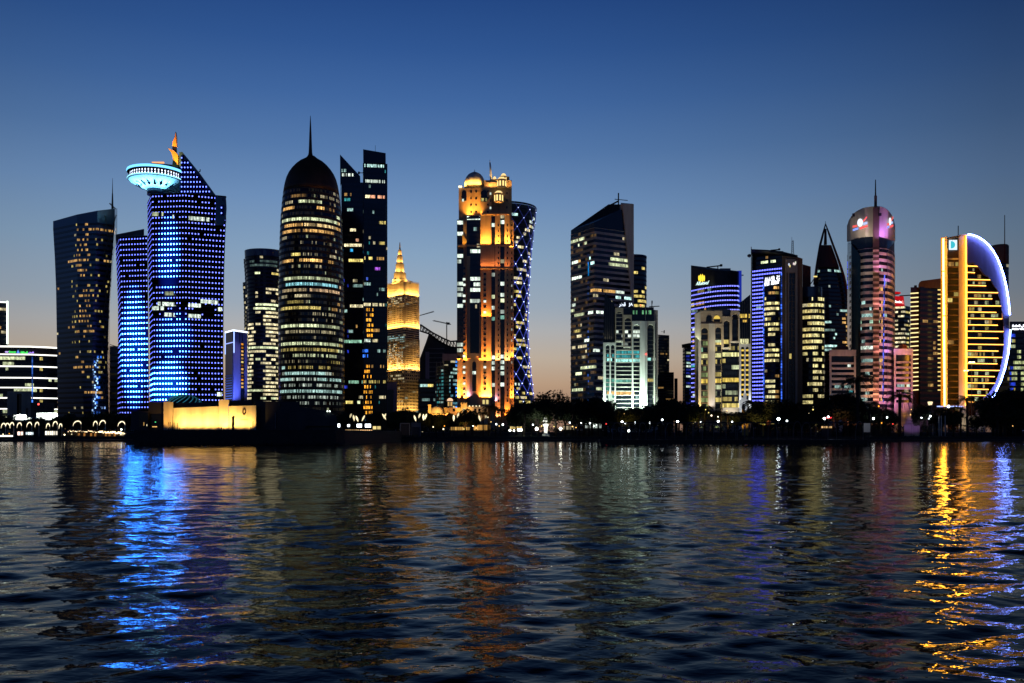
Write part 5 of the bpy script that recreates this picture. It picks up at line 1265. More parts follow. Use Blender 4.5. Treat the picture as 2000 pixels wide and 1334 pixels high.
wash(1364, 1370, 806, 600, (1, .72, .25), 1500, tilt=7); wash(1381, 1386, 806, 600, (1, .66, .2), 450, tilt=7); wash(1386, 1396, 800, 600, (.95, .95, 1.0), 500, tilt=10); flood(1402, 838, 556, 1404, 690, 604, (1, .93, .74), 110000, 62, 1.0, 2); flood(1374, 838, 560, 1372, 650, 604, (1, .97, .74), 40000, 40, 1.0, 2); wash(1445, 1467, 803, 600.5, (.85, .9, 1.0), 2600, tilt=10); wash(1411, 1445, 812, 600, (1, .9, .7), 700, tilt=20)  # the wide flood is added fill light for the whole front
wash(1357, 1369, 668, 601, (.9, 1, .6), 160, tilt=20); wash(1396, 1444, 690, 598, (1, .9, .6), 700, tilt=25)
k = thing('stepped_gateway', 'small stepped pale gateway in front of the amber windowed arches', 'gatehouse', base(1452, 585))
part_prism(k, 'wall', [(1444, 850), (1444, 781), (1447, 781), (1447, 777), (1452, 777), (1452, 768), (1458, 768), (1458, 780), (1460, 780), (1460, 850)], 587, 5, 'white_stone')
part_prism(k, 'doorway', arch_pts(1449, 1455, 789, 806, 6), 586.7, .5, 'black_glass'); flood(1446, 818, 574, 1452, 785, 587, (.85, .9, 1), 9000, 55)
# ---------------- tower with dash rows, curved lit glass, stone spine and roof lettering
b = thing('authority_tower', 'office tower with white lettering over curved yellow-lit glass, dotted blue side, brown stone spine', 'tower', base(1525, 660))
YHR = 656.0
left = [(PX(1468.5, 668), 668), (PX(1500, 660), 660), (PX(1530, 654), 654)]
body = ccw(left + [(PX(1530, 690), 690), (PX(1470, 700), 700)])
shaft(b, lambda z: body, GZ, PZ(500, 662), 40, ('night_cladding', 'blue_glass'), bay=1.8, relief=.05, lit=lights(rows=[(511, 1486, 1502, 'G', 1.2), (511, 1504, 1522, 'G', 1.2), (504, 1496, 1500, 'A', .3)], cells=[(1470, 580, 1486, 790, 'C', .7, .07), (1470, 620, 1484, 700, 'H', .8, .10)], base=.0, seed=141, run=6))
m = MB(); m.rings([[(x, y, PZ(499.8, 662)) for x, y in body], [(x, y, PZ(interp([(1468, 486.5), (1530, 490.5)])(PXof(x, y)), y)) for x, y in body]]); m.build('upper_wall', 'night_cladding', b)
part_prism(b, 'roof_canopy', [(1467, 488), (1467, 486.4), (1500, 488), (1530, 491.5), (1558, 498.5), (1558, 503), (1530, 496), (1500, 491)], 650, 34, 'dark_metal')
part_prism(b, 'edge_blade', [(1466.6, 850), (1466.6, 481), (1468, 482.5), (1468.8, 850)], 664, 4, 'red_stone')
MB().lathe(PX(1463.5, 664), 664, [(.2, PZ(503, 664)), (1.4, PZ(501, 664)), (1.6, PZ(498, 664)), (.2, PZ(496, 664))], 10).build('roof_dish', 'grey_stone', b)
for k in range(35): dash_row(b, left, 525 + k * 7.55, (.68, .76, 5.0), .95, bay_=1.3, h=.5, x0=1468, x1=1527 if k < 2 else (1493 if k < 8 else 1492), duty=.5)
m = MB(); rnd = random.Random(8)
for x, yt in ((1491.5, 556), (1526.4, 530)):
    yy = yt
    while yy < 785:
        m.box(PT(x + rnd.uniform(-.4, .4), yy, 648.6 if x < 1500 else 645.5), (.8, .3, 1.6), 0, col((.05, .16, 1.0), rnd.choice((.2, .6, 1.6)))); yy += 5.5
m.build('blue_light_strip', 'lamp', b)
cyl = ellfoot(1510, 660, 17.2, 40, .75)
shaft(b, cyl, GZ, PZ(556, 652), 29, ('dark_cladding', 'dark_glass'), bay=1.0, relief=.1, sill=.30, head=.86, glassmat='window_glass', name='curved_wing',
      lit=lights(grp=5, var=(.3, 1.3, 1.5), rows=[(566, 1512, 1522, 'A', .9), (570, 1495, 1514, 'A', .5, .6), (588, 1494, 1525, (1, .85, .35), .9), (596, 1494, 1526, (1, .85, .35), .9), (604, 1494, 1526, (1, .85, .4), 1.0), (638, 1494, 1526, (1, .85, .35), .95), (628, 1494, 1526, (1, .85, .35), .9), (681, 1494, 1527, (1, .85, .35), .9), (690, 1494, 1527, (1, .85, .35), .9), (702, 1494, 1525, (1, .85, .4), .7)],
                 cells=[(1493, 575, 1513, 705, (1, .85, .4), .75, .55), (1513, 600, 1527, 640, (1, .85, .35), .9, .7), (1495, 740, 1514, 790, (1, .9, .45), .75, .7), (1513, 715, 1527, 790, 'A', .3, .3)], base=.08, pal='YWB', s=.3, seed=142, run=3))
MB().rings([[(x, y, PZ(555.8, 652)) for x, y in cyl(0)], [(x, y, PZ(535, 652)) for x, y in cyl(0)]]).build('sign_drum', 'night_cladding', b)
def curved_text(par, s, ring_c, rpx, Y, depth, a0, a1, py, hpx, c, st, rise=0.0):
    """letters set round the drum, each letter one piece of the lettering"""
    n = len(s); 
    for i, ch in enumerate(s):
        if ch == ' ': continue
        a = R(a0 + (a1 - a0) * (i + .5) / n); k = Y / F
        x = PX(ring_c, Y) + (rpx * k + .25) * math.cos(a); y = Y + (rpx * k + .25) * depth * math.sin(a)
        px = PXof(x, y); w_ = (R(abs(a1 - a0)) / n) * rpx * abs(math.sin(a)) * .95
        tang = math.atan2(depth * math.cos(a), -math.sin(a))
        o = text_part(par, 'sign_lettering', ch, px - w_ / 2, px + w_ / 2, py + rise * abs(a - R(-60)), y, hpx * (1.0 if ch.islower() or ch.isupper() else 1.0), c, st, weight=.04)
curved_text(b, '\uFEDD\uFE8E\uFED0\uFEB7\uFEF7\uFE8D \uFE94\uFE8C\uFEF4\uFEEB', 1510, 17.6, 660, .75, -165, -35, 545.5, 8.5, (.9, .93, 1), 2.4, 3.2)
curved_text(b, 'Works Authority', 1510, 17.6, 660, .75, -170, -35, 553.5, 7.5, (.9, .93, 1), 2.4, 3.2)
# stone spine
part_prism(b, 'spine', [(1527.5, 850), (1527.5, 499), (1558, 503.5), (1558, 850)], 640, 40, 'brown_stone')
part_prism(b, 'spine_side', [(1558, 850), (1558, 502), (1567.5, 505), (1567.5, 850)], 642, 36, 'brown_stone')
part_prism(b, 'spine_rib', rect(1533.5, 505, 1536.5, 815), 639.2, .8, 'grey_stone'); part_prism(b, 'spine_rib', rect(1553.5, 508, 1557.5, 815), 639.2, .8, 'grey_stone'); part_prism(b, 'spine_panel', rect(1536.5, 506, 1553.5, 532), 639.4, .6, 'grey_stone')
for x0, x1 in ((1541.5, 1545.8), (1547.6, 1551.8)):
    for k in range(24):
        py = 534 + k * 11.2; mm = MB(); pprism(mm, rect(x0, py, x1, py + 9.6), 639.6, .4, 0, col('Y', .5) if (k == 14 and x0 < 1545) else None); mm.any = True; mm.build('window', 'soft_glass', b)
part_prism(b, 'window_frame', rect(1539.5, 531, 1541.3, 806), 639.3, .7, 'grey_stone')
m = MB()
for px, py, c in ((1541, 516.5, (.7, .8, 1)), (1542.8, 519.5, (1, .8, .3)), (1550, 515, (1, .8, .8)), (1552.6, 515.5, (1, .9, .8)), (1553.8, 513, (.9, .9, .7))): m.box(PT(px, py, 639.2), (.8, .2, 1.6), 0, col(c, .9))
m.build('emblem', 'lamp', b)
part_prism(b, 'red_core', [(1567.6, 850), (1567.6, 516), (1583.5, 520.5), (1583.5, 850)], 672, 22, 'red_stone')
cyl2 = ellfoot(1584, 668, 25.5, 40, .9)
cl2 = [(597, 1588, 1608, (1, .85, .35), .9), (602, 1568, 1585, (1, .8, .3), .8), (608, 1588, 1608, (1, .9, .4), 1.0)]
shaft(b, cyl2, GZ, PZ(574, 648), 23, ('dark_cladding', 'dark_glass'), bay=1.0, relief=.1, sill=.3, head=.86, name='round_wing',
      lit=lights(grp=5, cells=[(1586, 575, 1609, 655, (1, .88, .38), .9, .93), (1586, 655, 1610, 720, (1, .88, .38), .85, .72), (1567, 590, 1586, 690, (1, .8, .3), .75, .68), (1567, 690, 1590, 800, (1, .85, .35), .55, .45), (1586, 720, 1610, 800, (1, .85, .4), .65, .5)], base=.05, pal='YW', s=.4, seed=143, run=3))
MB().rings([[(x, y, PZ(573.8, 648)) for x, y in ellfoot(1582, 668, 22.5, 40, .9)(0)], [(x, y, PZ(554, 648)) for x, y in ellfoot(1582, 668, 22.5, 40, .9)(0)]]).build('round_parapet', 'blue_glass', b)
m = MB()
for dx in (-2.6, 2.6):
    for dy in (0, 2.0): m.tube([PT(1548 + dx, 499, 665 + dy), PT(1548 + dx * .55, 470, 665 + dy * .6)], .16, 4)
for k in range(7):
    ya = 498 - k * 4.1; yb = ya - 4.1; ra = 2.6 - .17 * k; m.tube([PT(1548 - ra, ya, 665), PT(1548 + ra - .17, yb, 665)], .12, 4); m.tube([PT(1548 + ra, ya, 665), PT(1548 - ra + .17, yb, 665)], .12, 4)
m.tube([PT(1546.6, 470, 665), PT(1546.6, 463, 665)], .12, 4); m.build('lattice_mast', 'dark_metal', b)
m = MB(); m.tube([PT(1505, 489, 660), PT(1522, 487.5, 660)], .5, 4); m.box(PT(1522, 487, 660), (1.2, 1, 1.4)); m.build('roof_crane', 'dark_metal', b)

# ---------------- pointed tower with open red steel apex
b = thing('pointed_tower', 'dark pointed tower, open steel A-frame at its tip', 'tower', base(1625, 800))
YPt = 790.0
lf = interp([(436, 1612), (478, 1601.5), (512, 1596), (552, 1590.5), (600, 1588), (860, 1588)]); rf = interp([(436, 1612.6), (460, 1621), (478, 1627.5), (512, 1640), (545, 1650), (580, 1656), (620, 1659), (860, 1662)])
rg = foot((lf, YPt + 6), (lambda t: lf(t) + (rf(t) - lf(t)) * .45, YPt), (rf, YPt + 6), (rf, YPt + 34), (lf, YPt + 34))
shaft(b, rg, GZ, PZ(526, YPt + 3), 42, ('night_cladding', 'black_glass'), bay=1.9, relief=.08, lit=lights(rows=[(529, 1598, 1645, 'C', .6, .7), (557, 1618, 1636, 'H', .6, .6), (558, 1648, 1652, 'C', .7), (594, 1619, 1624, 'C', .6), (604, 1642, 1654, 'C', .5, .7), (632, 1613, 1622, 'C', .6), (641, 1612, 1632, 'C', .25, .6), (679, 1612, 1636, 'C', 1.1), (685, 1612, 1624, 'C', .5)], cells=[(1646, 610, 1656, 690, 'A', .6, .35), (1628, 628, 1634, 665, 'C', 1.0, .5)], base=.02, pal='CT', s=.3, seed=151, run=2))
m = MB(); zs = [PZ(p, YPt + 3) for p in (522, 510, 495, 482, 478)]
m.rings([[(PX(x_(p), YPt + 4 + y_), YPt + 4 + y_, PZ(p, YPt + 4)) for x_, y_ in ((lambda q: lf(q) + 3, 0), (lambda q: rf(q) - 4, 0), (lambda q: rf(q) - 4, 22), (lambda q: lf(q) + 3, 22))] for p in (521, 505, 490, 478.5)]); m.build('penthouse', 'red_steel', b)
m = MB()
ptsL = [PT(lf(p) + .6, p, YPt + 2) for p in (556, 540, 520, 500, 478, 456, 437)]; ptsR = [PT(rf(p) - .6, p, YPt + 2) for p in (600, 580, 556, 540, 520, 500, 478, 456, 437)]
m.tube(ptsL, [1.3, 1.3, 1.3, 1.2, 1.1, .9, .4], 6); m.tube(ptsR, [1.3, 1.3, 1.3, 1.3, 1.2, 1.1, 1.0, .9, .4], 6); m.tube([PT(1612, 478, YPt + 4), PT(1612.4, 447, YPt + 3)], [1.5, .9], 6); m.tube([PT(1612.3, 438, YPt + 2), PT(1612, 432, YPt + 2)], .2, 4)
m.build('apex_frame', 'red_steel', b)
MB().box(PT(1592.5, 540, YPt), (3, 1, 1), 0, col('Y', 1.1)).build('balcony_lamp', 'lamp', b); MB().tube([PT(1583, 555, YPt), PT(1591, 543, YPt)], .4, 4).build('roof_arm', 'dark_metal', b)

# ---------------- round-topped tower with luminous logos, violet wash
b = thing('round_top_tower', 'pale banded tower with a rounded crown, two red and white logos, violet lit right side', 'tower', base(1701, 640))
YR = 620.0
fl = [(PX(1655.5, 642), 642), (PX(1662, 630), 630), (PX(1676, 624), 624), (PX(1690, 619.5), 619.5), (PX(1711, 617.5), 617.5), (PX(1718, 617.6), 617.6), (PX(1733, 621), 621), (PX(1742, 628), 628), (PX(1747, 640), 640)]
back = [(PX(1747, 668), 668), (PX(1656, 668), 668)]
body = ccw(fl + back)
shaft(b, lambda z: body, GZ, PZ(486, 620), 29, ('pale_stone', 'dark_glass'), bay=1.5, relief=.35, sill=.42, head=.96, lit=lights(rows=[(597, 1676, 1702, 'C', .6, .6), (611, 1670, 1716, 'C', .5, .5), (631, 1672, 1718, (.6, 1, .7), .7, .5), (640, 1676, 1702, 'C', .5, .6), (680, 1675, 1705, 'H', .8, .4), (700, 1680, 1718, 'C', .3, .7)], cells=[(1663, 600, 1700, 800, 'C', .4, .10), (1719, 560, 1725, 790, 'A', .8, .3)], base=.035, pal='CH', s=.4, seed=161, run=2))
for pts, nm in (([(1655.6, 850), (1655.6, 475), (1663, 478), (1676, 492), (1684, 505), (1684.5, 850)], 'glass_flank'), ):
    f_ = MB(); v0 = []; v1 = []
    xs = [1655.6, 1663, 1670, 1676, 1681]
    yf = interp([(1655, 641), (1662, 629), (1676, 623.2), (1690, 618.6)])
    tops = interp([(1655, 475), (1663, 477), (1670, 485), (1676, 492), (1681, 500)])
    for x in xs: Y = yf(x) - .7; v0.append((PX(x, Y), Y, GZ)); v1.append((PX(x, Y), Y, PZ(tops(x), Y)))
    n = len(xs); f_.add(v0 + v1 + [(x, y + .5, z) for x, y, z in v0 + v1], [(i, i + 1, n + i + 1, n + i) for i in range(n - 1)] + [(2 * n + i + 1, 2 * n + i, 3 * n + i, 3 * n + i + 1) for i in range(n - 1)] + [(n + i, n + i + 1, 3 * n + i + 1, 3 * n + i) for i in range(n - 1)] + [(n - 1, 3 * n - 1, 4 * n - 1, 2 * n - 1), (0, n, 3 * n, 2 * n)])
    f_.build(nm, 'teal_glass', b)
f_ = MB(); xs = [1732.5, 1737, 1742, 1747]; yf = interp([(1718, 617.6), (1733, 621), (1742, 628), (1747, 640)]); tops = interp([(1732, 495), (1737, 487), (1742, 480), (1747, 472)]); v0 = []; v1 = []
for x in xs: Y = yf(x) - .7; v0.append((PX(x, Y), Y, GZ)); v1.append((PX(x, Y), Y, PZ(tops(x), Y)))
n = 4; f_.add(v0 + v1 + [(x, y + .5, z) for x, y, z in v0 + v1], [(i, i + 1, n + i + 1, n + i) for i in range(n - 1)] + [(2 * n + i + 1, 2 * n + i, 3 * n + i, 3 * n + i + 1) for i in range(n - 1)] + [(n + i, n + i + 1, 3 * n + i + 1, 3 * n + i) for i in range(n - 1)] + [(0, n, 3 * n, 2 * n)])
f_.build('glass_flank', 'night_cladding', b)
m = MB()
for k in range(28):
    z = PZ(500 + k * 10.6, 622); m.box((PX(1741, 626), 625.2, z), (3.4, .3, .3), rz=.75)
o = m.build('flank_bands', 'violet_panel', b); o['kind'] = 'stuff'
# crown
crown_pts = lambda d=0: offset_poly(body, d)
tops = interp([(1655, 441), (1657, 432), (1662, 423), (1668, 416), (1676, 410.5), (1686, 406), (1700, 403.5), (1716, 402.5), (1724, 404), (1733, 409), (1740, 417), (1745, 427), (1747.5, 441)])
cp = []
for (x0, y0), (x1, y1) in zip(body, body[1:] + body[:1]):
    for t in (0, .25, .5, .75): cp.append((x0 + (x1 - x0) * t, y0 + (y1 - y0) * t))
cp2 = offset_poly(body, .5); cpo = []
for (x0, y0), (x1, y1) in zip(cp2, cp2[1:] + cp2[:1]):
    for t in (0, .25, .5, .75): cpo.append((x0 + (x1 - x0) * t, y0 + (y1 - y0) * t))
m = MB(); m.rings([[(x, y, PZ(interp([(1655, 472), (1675, 464), (1716, 461), (1747, 471)])(PXof(x, y)), y)) for x, y in cpo], [(x, y, PZ(tops(PXof(x, y)), y)) for x, y in cpo]]); m.build('crown', 'pale_stone', b)
m = MB(); m.rings([[(x, y, PZ(486, 620) + .3) for x, y in body], [(x, y, PZ(interp([(1655, 472), (1675, 464), (1716, 461), (1747, 471)])(PXof(x, y)), y) - .1) for x, y in body]]); m.build('crown_recess', 'dark_glass', b)
part_prism(b, 'mast_pylon', rect(1705, 405, 1717, 850), 616.2, 2.5, 'brown_stone'); part_prism(b, 'mast_foot', rect(1707.3, 382, 1713, 405), 617, 3, 'brown_stone')
m = MB()
for k in range(29): pprism(m, rect(1705, 487 + k * 10.4, 1717, 491 + k * 10.4), 615.8, .5)
o = m.build('balcony_bands', 'beige_stone', b); o['kind'] = 'stuff'
MB().tube([PT(1710, 382, 618.5), PT(1710, 351, 618.5)], [.55, .3], 6).build('antenna', 'dark_metal', b)
for p_, s_ in ((PT(1667, 420, 622), (1.6, 1, 2.2)), (PT(1664, 424, 624), (.8, .8, 1.4)), (PT(1718.5, 419, 616), (2, .8, 2))): MB().box(p_, s_).build('roof_dish', 'dark_metal', b)
RED, WHT, BLU = (1, .13, .12), (.85, .9, 1), (.25, .38, 1)
def logo(cx, cy_, Y, sc, rz, asp):
    k = Y / F; x0, _, z0 = PT(cx, cy_, Y); ca, sa = math.cos(rz), math.sin(rz)
    def W(u, v, d=0): return (x0 + (u * asp * ca) * k * sc + d * sa, Y + (u * asp * sa) * k * sc - d * ca, z0 + v * k * sc)
    def plate(pts, c, s, d0=.0, d1=.25, nm='emblem'):
        if sum(pts[i][0] * pts[(i + 1) % len(pts)][1] - pts[(i + 1) % len(pts)][0] * pts[i][1] for i in range(len(pts))) < 0: pts = pts[::-1]
        n = len(pts); m = MB(); m.add([W(u, v, d1) for u, v in pts] + [W(u, v, d0) for u, v in pts], [tuple(range(n))] + [(i, i + n, (i + 1) % n + n, (i + 1) % n) for i in range(n)], 0, col(c, s)); m.build(nm, 'lamp', b)
    plate([(5.2 * math.cos(2 * PI * i / 20) + .3, 8 * math.sin(2 * PI * i / 20) + 1.0 - .0) for i in range(20)], WHT, 1.2)
    plate([(5, 4), (6.5, 2), (13, 10), (12.8, 13)], RED, 1.2, .26, .4)
    plate([(-13.5, -4), (-13.5, -8.6), (-5, -7), (-5, -3)], RED, 1.0, .26, .4, 'sign_lettering')
    plate([(-13, -10.5), (-13.2, -15), (-3, -12), (-3, -8)], BLU, 1.1, 0, .2, 'sign_lettering')
    plate([(6, .5), (6, -4), (13.6, -2), (13.6, 2.5)], (.5, .62, 1), 1.0, 0, .2, 'sign_lettering')
    plate([(-1, -8), (-.5, -13), (14, -8), (14, -4)], RED, 1.1, .26, .4, 'sign_lettering')
logo(1679.5, 436, 618.2, 1.0, -.24, 1.0); logo(1738, 433.5, 619.6, .95, .55, .72)
wash(1718, 1748, 468, 612, (.62, .22, 1.0), 2300, tilt=22); wash(1718, 1735, 800, 610, (1.0, .36, .26), 3400, tilt=6); wash(1717, 1733, 700, 611, (1.0, .34, .34), 2000, tilt=9); wash(1717, 1733, 610, 611, (1.0, .34, .42), 2000, tilt=9); wash(1735, 1752, 700, 617, (.45, .2, 1.0), 1200, tilt=12); wash(1735, 1752, 560, 617, (.5, .2, 1.0), 800, tilt=12); wash(1717, 1733, 535, 611.5, (.85, .30, .8), 1800, tilt=12)
wash(1700, 1717, 790, 611, (1.0, .38, .15), 2000, tilt=5); wash(1660, 1705, 478, 612, (1.0, .85, .6), 1300, tilt=20); wash(1676, 1704, 800, 610, (1.0, .60, .42), 2300, tilt=6); wash(1680, 1704, 660, 610, (1.0, .66, .5), 1200, tilt=8); wash(1680, 1704, 560, 610, (1.0, .74, .56), 700, tilt=10)
m = MB(); rnd = random.Random(5)
for k in range(46):
    py = 540 + k * 5.4; m.box(PT(1727.5 - k * .07 + rnd.uniform(-.8, .8), py, 616.2), (.7, .2, 2.0), 0, col((.10, .16, 1.0), rnd.choice((.1, .5, 1.4))))
for k in range(16): m.box(PT(1655.3, 512 + k * 3.4, 636), (.5, .3, .9), 0, col((.10, .15, 1.0), rnd.choice((.2, .8))))
o = m.build('blue_sparkles', 'lamp', b); o['kind'] = 'stuff'
def podium(name_label, x0, x1, yt, Y, mat, seed, lts):
    p = thing('podium_block', name_label, 'building', base((x0 + x1) / 2, Y))
    part_prism(p, 'wall', rect(x0, yt, x1, 850), Y + 2, 24, mat)
    part_prism(p, 'parapet', rect(x0 - .5, yt, x1 + .5, yt + 12), Y, 3, mat)
    part_prism(p, 'glazing', rect(x0 + 2, yt + 12.4, x1 - 2, yt + 24.5), Y + 1.4, 1, 'dark_glass')
    lt = lights(rows=lts, base=.03, pal='CH', s=.3, seed=seed)
    for k in range(8):
        py = yt + 31 + k * 10.2
        part_prism(p, 'floor_band', rect(x0, py - 6.4, x1, py - 2.6), Y + .4, 2, mat)
        w_ = MB(); vs = []; fs = []; cs = []; N = 14
        for i in range(N + 1): px = x0 + 4 + (x1 - x0 - 8) * i / N; vs += [PT(px, py + 3, Y + 1.9), PT(px, py - 2.4, Y + 1.9)]
        for i in range(N): fs.append((2 * i, 2 * i + 2, 2 * i + 3, 2 * i + 1)); cs.append(lt(x0 + (x1 - x0) * (i + .5) / N, py, 10, k, i))
        w_.add(vs, fs, 0, cs); w_.any = True; w_.build('window_row', 'soft_glass', p)
    part_prism(p, 'end_pier', rect(x0, yt + 12, x0 + 4, 850), Y + .2, 2, mat); part_prism(p, 'end_pier', rect(x1 - 4, yt + 12, x1, 850), Y + .2, 2, mat)
    return p
p1 = podium('beige banded podium block left of the logo tower, mostly unlit', 1620, 1672, 683, 624, 'pale_stone', 171, [(714, 1632, 1670, 'H', .8, .3), (755, 1628, 1664, 'C', .45, .8), (765, 1660, 1670, 'T', .4)])
k_ = 632 / F; MB().lathe(PX(1644, 634), 634, [(13 * k_, PZ(683, 634)), (12 * k_, PZ(678, 634)), (8 * k_, PZ(675.5, 634)), (.1, PZ(674.5, 634))], 24).build('roof_dome', 'copper_dome', p1)
p2 = podium('banded podium block floodlit pink right of the logo tower', 1746, 1783, 681, 624, 'pale_stone', 172, [(754, 1748, 1780, 'C', .6, .8)])
k_ = 632 / F; MB().lathe(PX(1763, 634), 634, [(9 * k_, PZ(682, 634)), (8.6 * k_, PZ(677, 634)), (5 * k_, PZ(673.5, 634)), (.1, PZ(672.5, 634))], 24).build('roof_dome', 'copper_dome', p2)
wash(1748, 1782, 812, 610, (1.0, .28, .66), 5200, tilt=9, spread=150); wash(1747, 1783, 708, 618, (1, .35, .6), 900, tilt=10)
wash(1765, 1783, 812, 606, (.6, .25, 1.0), 1800, tilt=12, spread=150)
wash(1622, 1664, 812, 612, (.95, .97, 1.0), 500, tilt=9, spread=150)

# ---------------- red sign tower
b = thing('red_sign_tower', 'dark tower with a red lit roof box and gridded yellow windows', 'tower', base(1762, 790))
shaft(b, boxfoot((1742, 792), (1766, 788), (1777.5, 796)), GZ, PZ(598, 792), 30, ('brown_stone', 'brown_stone'), bay=2.3, relief=.12, sill=.35, head=.82, lit=lights(cells=[(1746, 600, 1768, 690, 'W', .95, .55), (1768, 600, 1778, 690, 'Y', .7, .4)], base=.2, seed=181, run=1))
part_prism(b, 'sign_box', [(1744, 598), (1744, 578), (1765, 579), (1767, 598)], 788, 10, 'lamp', col((.75, .012, .02), .62))
text_part(b, 'sign_lettering', 'Ooredoo', 1748, 1761, 591.5, 787.7, 5, (1, .9, .88), 2.0, rise=-.05, weight=.03)
pprism(MB(), [(1761.4, 593.5), (1762, 586.5), (1764, 587.5), (1765, 594)], 787.7, .3, 0, col((1, .3, .28), 1.0)).build('emblem', 'lamp', b)
k_ = 792 / F; MB().lathe(PX(1750, 793), 793, [(6 * k_, PZ(575, 793)), (8.5 * k_, PZ(573.5, 793)), (8.5 * k_, PZ(571.5, 793)), (.1, PZ(569.5, 793))], 20, 0, col((.8, .015, .02), .6)).build('roof_disc', 'lamp', b)
MB().tube([PT(1757, 578, 790), PT(1779, 576.5, 790)], .5, 4).build('roof_arm', 'red_steel', b)

# ---------------- brown hotel with yellow balcony strips
b = thing('brown_tower', 'brown glass tower with stacked yellow light strips along both edges', 'tower', base(1808, 700))
part_prism(b, 'left_wing', rect(1778.5, 561, 1794, 850), 696, 26, 'brown_glass'); 
lt = lights(cells=[(1796, 590, 1836, 800, 'A', .35, .06), (1813, 600, 1826, 760, 'A', .5, .12)], base=.04, pal='AAY', s=.25, seed=191)
shaft(b, boxfoot((1793.6, 704), (1797, 693), (1843, 699)), GZ, PZ(562, 698), 28, ('brown_glass', 'brown_glass'), bay=2.6, relief=.08, lit=lt, sill=.3, head=.85)
part_prism(b, 'rounded_top', [(1793.6, 562), (1793.8, 556), (1796, 551), (1800, 548.5), (1843, 543), (1843, 562)], 694, 20, 'brown_stone')
for k in range(23):
    py = 572.5 + k * 8.6; mm = MB(); pprism(mm, [(1778, py + 1.6), (1794, py + .4), (1794, py - 1.6), (1778, py - .4)], 695.2, .8, 0, col((1, .82, .35), 1.35)); mm.build('light_strip', 'lamp', b)
for k in range(23):
    py = 566 + k * 8.9; mm = MB(); pprism(mm, rect(1831.5, py - 1.1, 1841, py + 1.1), 691, .8, 0, col((1, .72, .22), 1.1)); mm.build('light_strip', 'lamp', b)
m = MB(); m.box(PT(1788, 559.5, 700), (1.6, 1.6, 1.6)); m.build('roof_dish', 'dark_metal', b)

# ---------------- the half-moon bank tower
b = thing('half_moon_tower', 'half-moon shaped tower outlined in orange and electric blue light', 'tower', base(1900, 610))
YD = 596.0
ORG = (1.0, .46, .04)
part_prism(b, 'orange_fin', rect(1845.5, 463, 1850.5, 815), 602, 16, 'pale_stone')
m = MB(); m.tube([PT(1842.3, 466, 598), PT(1842.6, 529, 598)], .62, 8, 0, col((1, .40, .03), 34)); m.build('orange_tube', 'tube', b)
m = MB(); m.tube([PT(1842.6, 531, 598), PT(1843.5, 616, 598)], .62, 8, 0, col((1, .40, .03), 34)); m.build('orange_tube', 'tube', b)
m = MB(); m.tube([PT(1843.5, 618, 598), PT(1845, 793, 598)], .62, 8, 0, col((1, .40, .03), 34)); m.build('orange_tube', 'tube', b)
part_prism(b, 'orange_halo_panel', rect(1837.5, 464, 1845.4, 795), 603, 3, 'lamp', col((1, .30, .012), .75))  # added glowing panel, stands in for the halo round the orange tube
part_prism(b, 'glass_wall', rect(1850.5, 468, 1872.5, 850), 608, 26, 'brown_glass')
lt = lights(rows=[(519, 1850, 1862, 'A', .3), (591, 1851, 1860, 'Y', .6)], base=.06, pal='AY', s=.25, seed=201)
glass_rows(b, 1851, 1872, 510, 815, 26, 607.2, lt, 'brown_stone', .18, wmat='soft_glass', back='brown_glass')
part_prism(b, 'top_beam', [(1848, 464.5), (1873, 459.5), (1873, 461.5), (1848, 466.5)], 603, 10, 'brown_stone'); part_prism(b, 'cross_beam', rect(1850.5, 504, 1872.5, 506.5), 606.4, 1.2, 'pale_stone')
m = MB()
for x in (1850, 1855, 1860, 1865, 1870): pprism(m, rect(x, 461, x + .5, 470), 604, .5)
o = m.build('grille', 'brown_stone', b); o['kind'] = 'stuff'
pprism(MB(), rect(1853.3, 468.5, 1869.5, 487.5), 605, 1, 0, col((.75, .9, 1.0), 1.15)).build('sign_panel', 'lamp', b)
pprism(MB(), [(1857, 485), (1857, 471)] + [(1858.5 + 7 * math.sin(PI * i / 12), 478 - 7 * math.cos(PI * i / 12)) for i in range(13)] + [(1858.5, 485)], 604.7, .3, 0, col((.05, .62, .75), .9)).build('emblem', 'lamp', b)
part_prism(b, 'stone_fin', [(1872.5, 850), (1872.5, 459), (1887.5, 457.5), (1887.5, 850)], 598, 20, 'pale_stone')
MB().tube([PT(1871.5, 460, 606), PT(1871.5, 441, 606)], .3, 5).build('antenna', 'dark_metal', b)
m = MB(); m.span(PX(1887.6, 596), PX(1888.9, 596), 596.2, 597.2, PZ(792, 596), PZ(459, 596), 0, col((1, .36, .02), 12)); m.build('orange_tube', 'tube', b)
outer = [(1888, 457.6), (1898, 459), (1909, 463), (1919, 469.5), (1929, 478.5), (1938, 490), (1946, 504), (1953, 521), (1959, 540), (1964, 562), (1968, 588), (1970.5, 615), (1971, 640), (1970, 665), (1967, 692), (1961, 719), (1953, 744), (1943, 766), (1931, 787), (1926, 797)]
inner = [(1888, 516), (1900, 513), (1912, 522), (1920, 535), (1930, 540), (1940, 556), (1948, 566), (1954, 590), (1958.5, 618), (1960.5, 645), (1960.5, 672), (1957.5, 702), (1951.5, 727), (1944, 748), (1934, 764), (1920, 778), (1908, 790), (1908, 797)]
part_prism(b, 'shell', outer + inner[::-1], YD, 18, 'shell_panel')
ot = MB(); ot.tube([PT(x + 2.0, y, YD - 1.6) for x, y in outer[:12]], .45, 8, 0, col((.17, .27, 1.0), 40)); ot.build('blue_tube', 'tube', b)
ot = MB(); ot.tube([PT(x + 2.0, y, YD - 1.6) for x, y in [(1971.3, 644)] + outer[13:-1]], .45, 8, 0, col((.17, .27, 1.0), 40)); ot.build('blue_tube', 'tube', b)
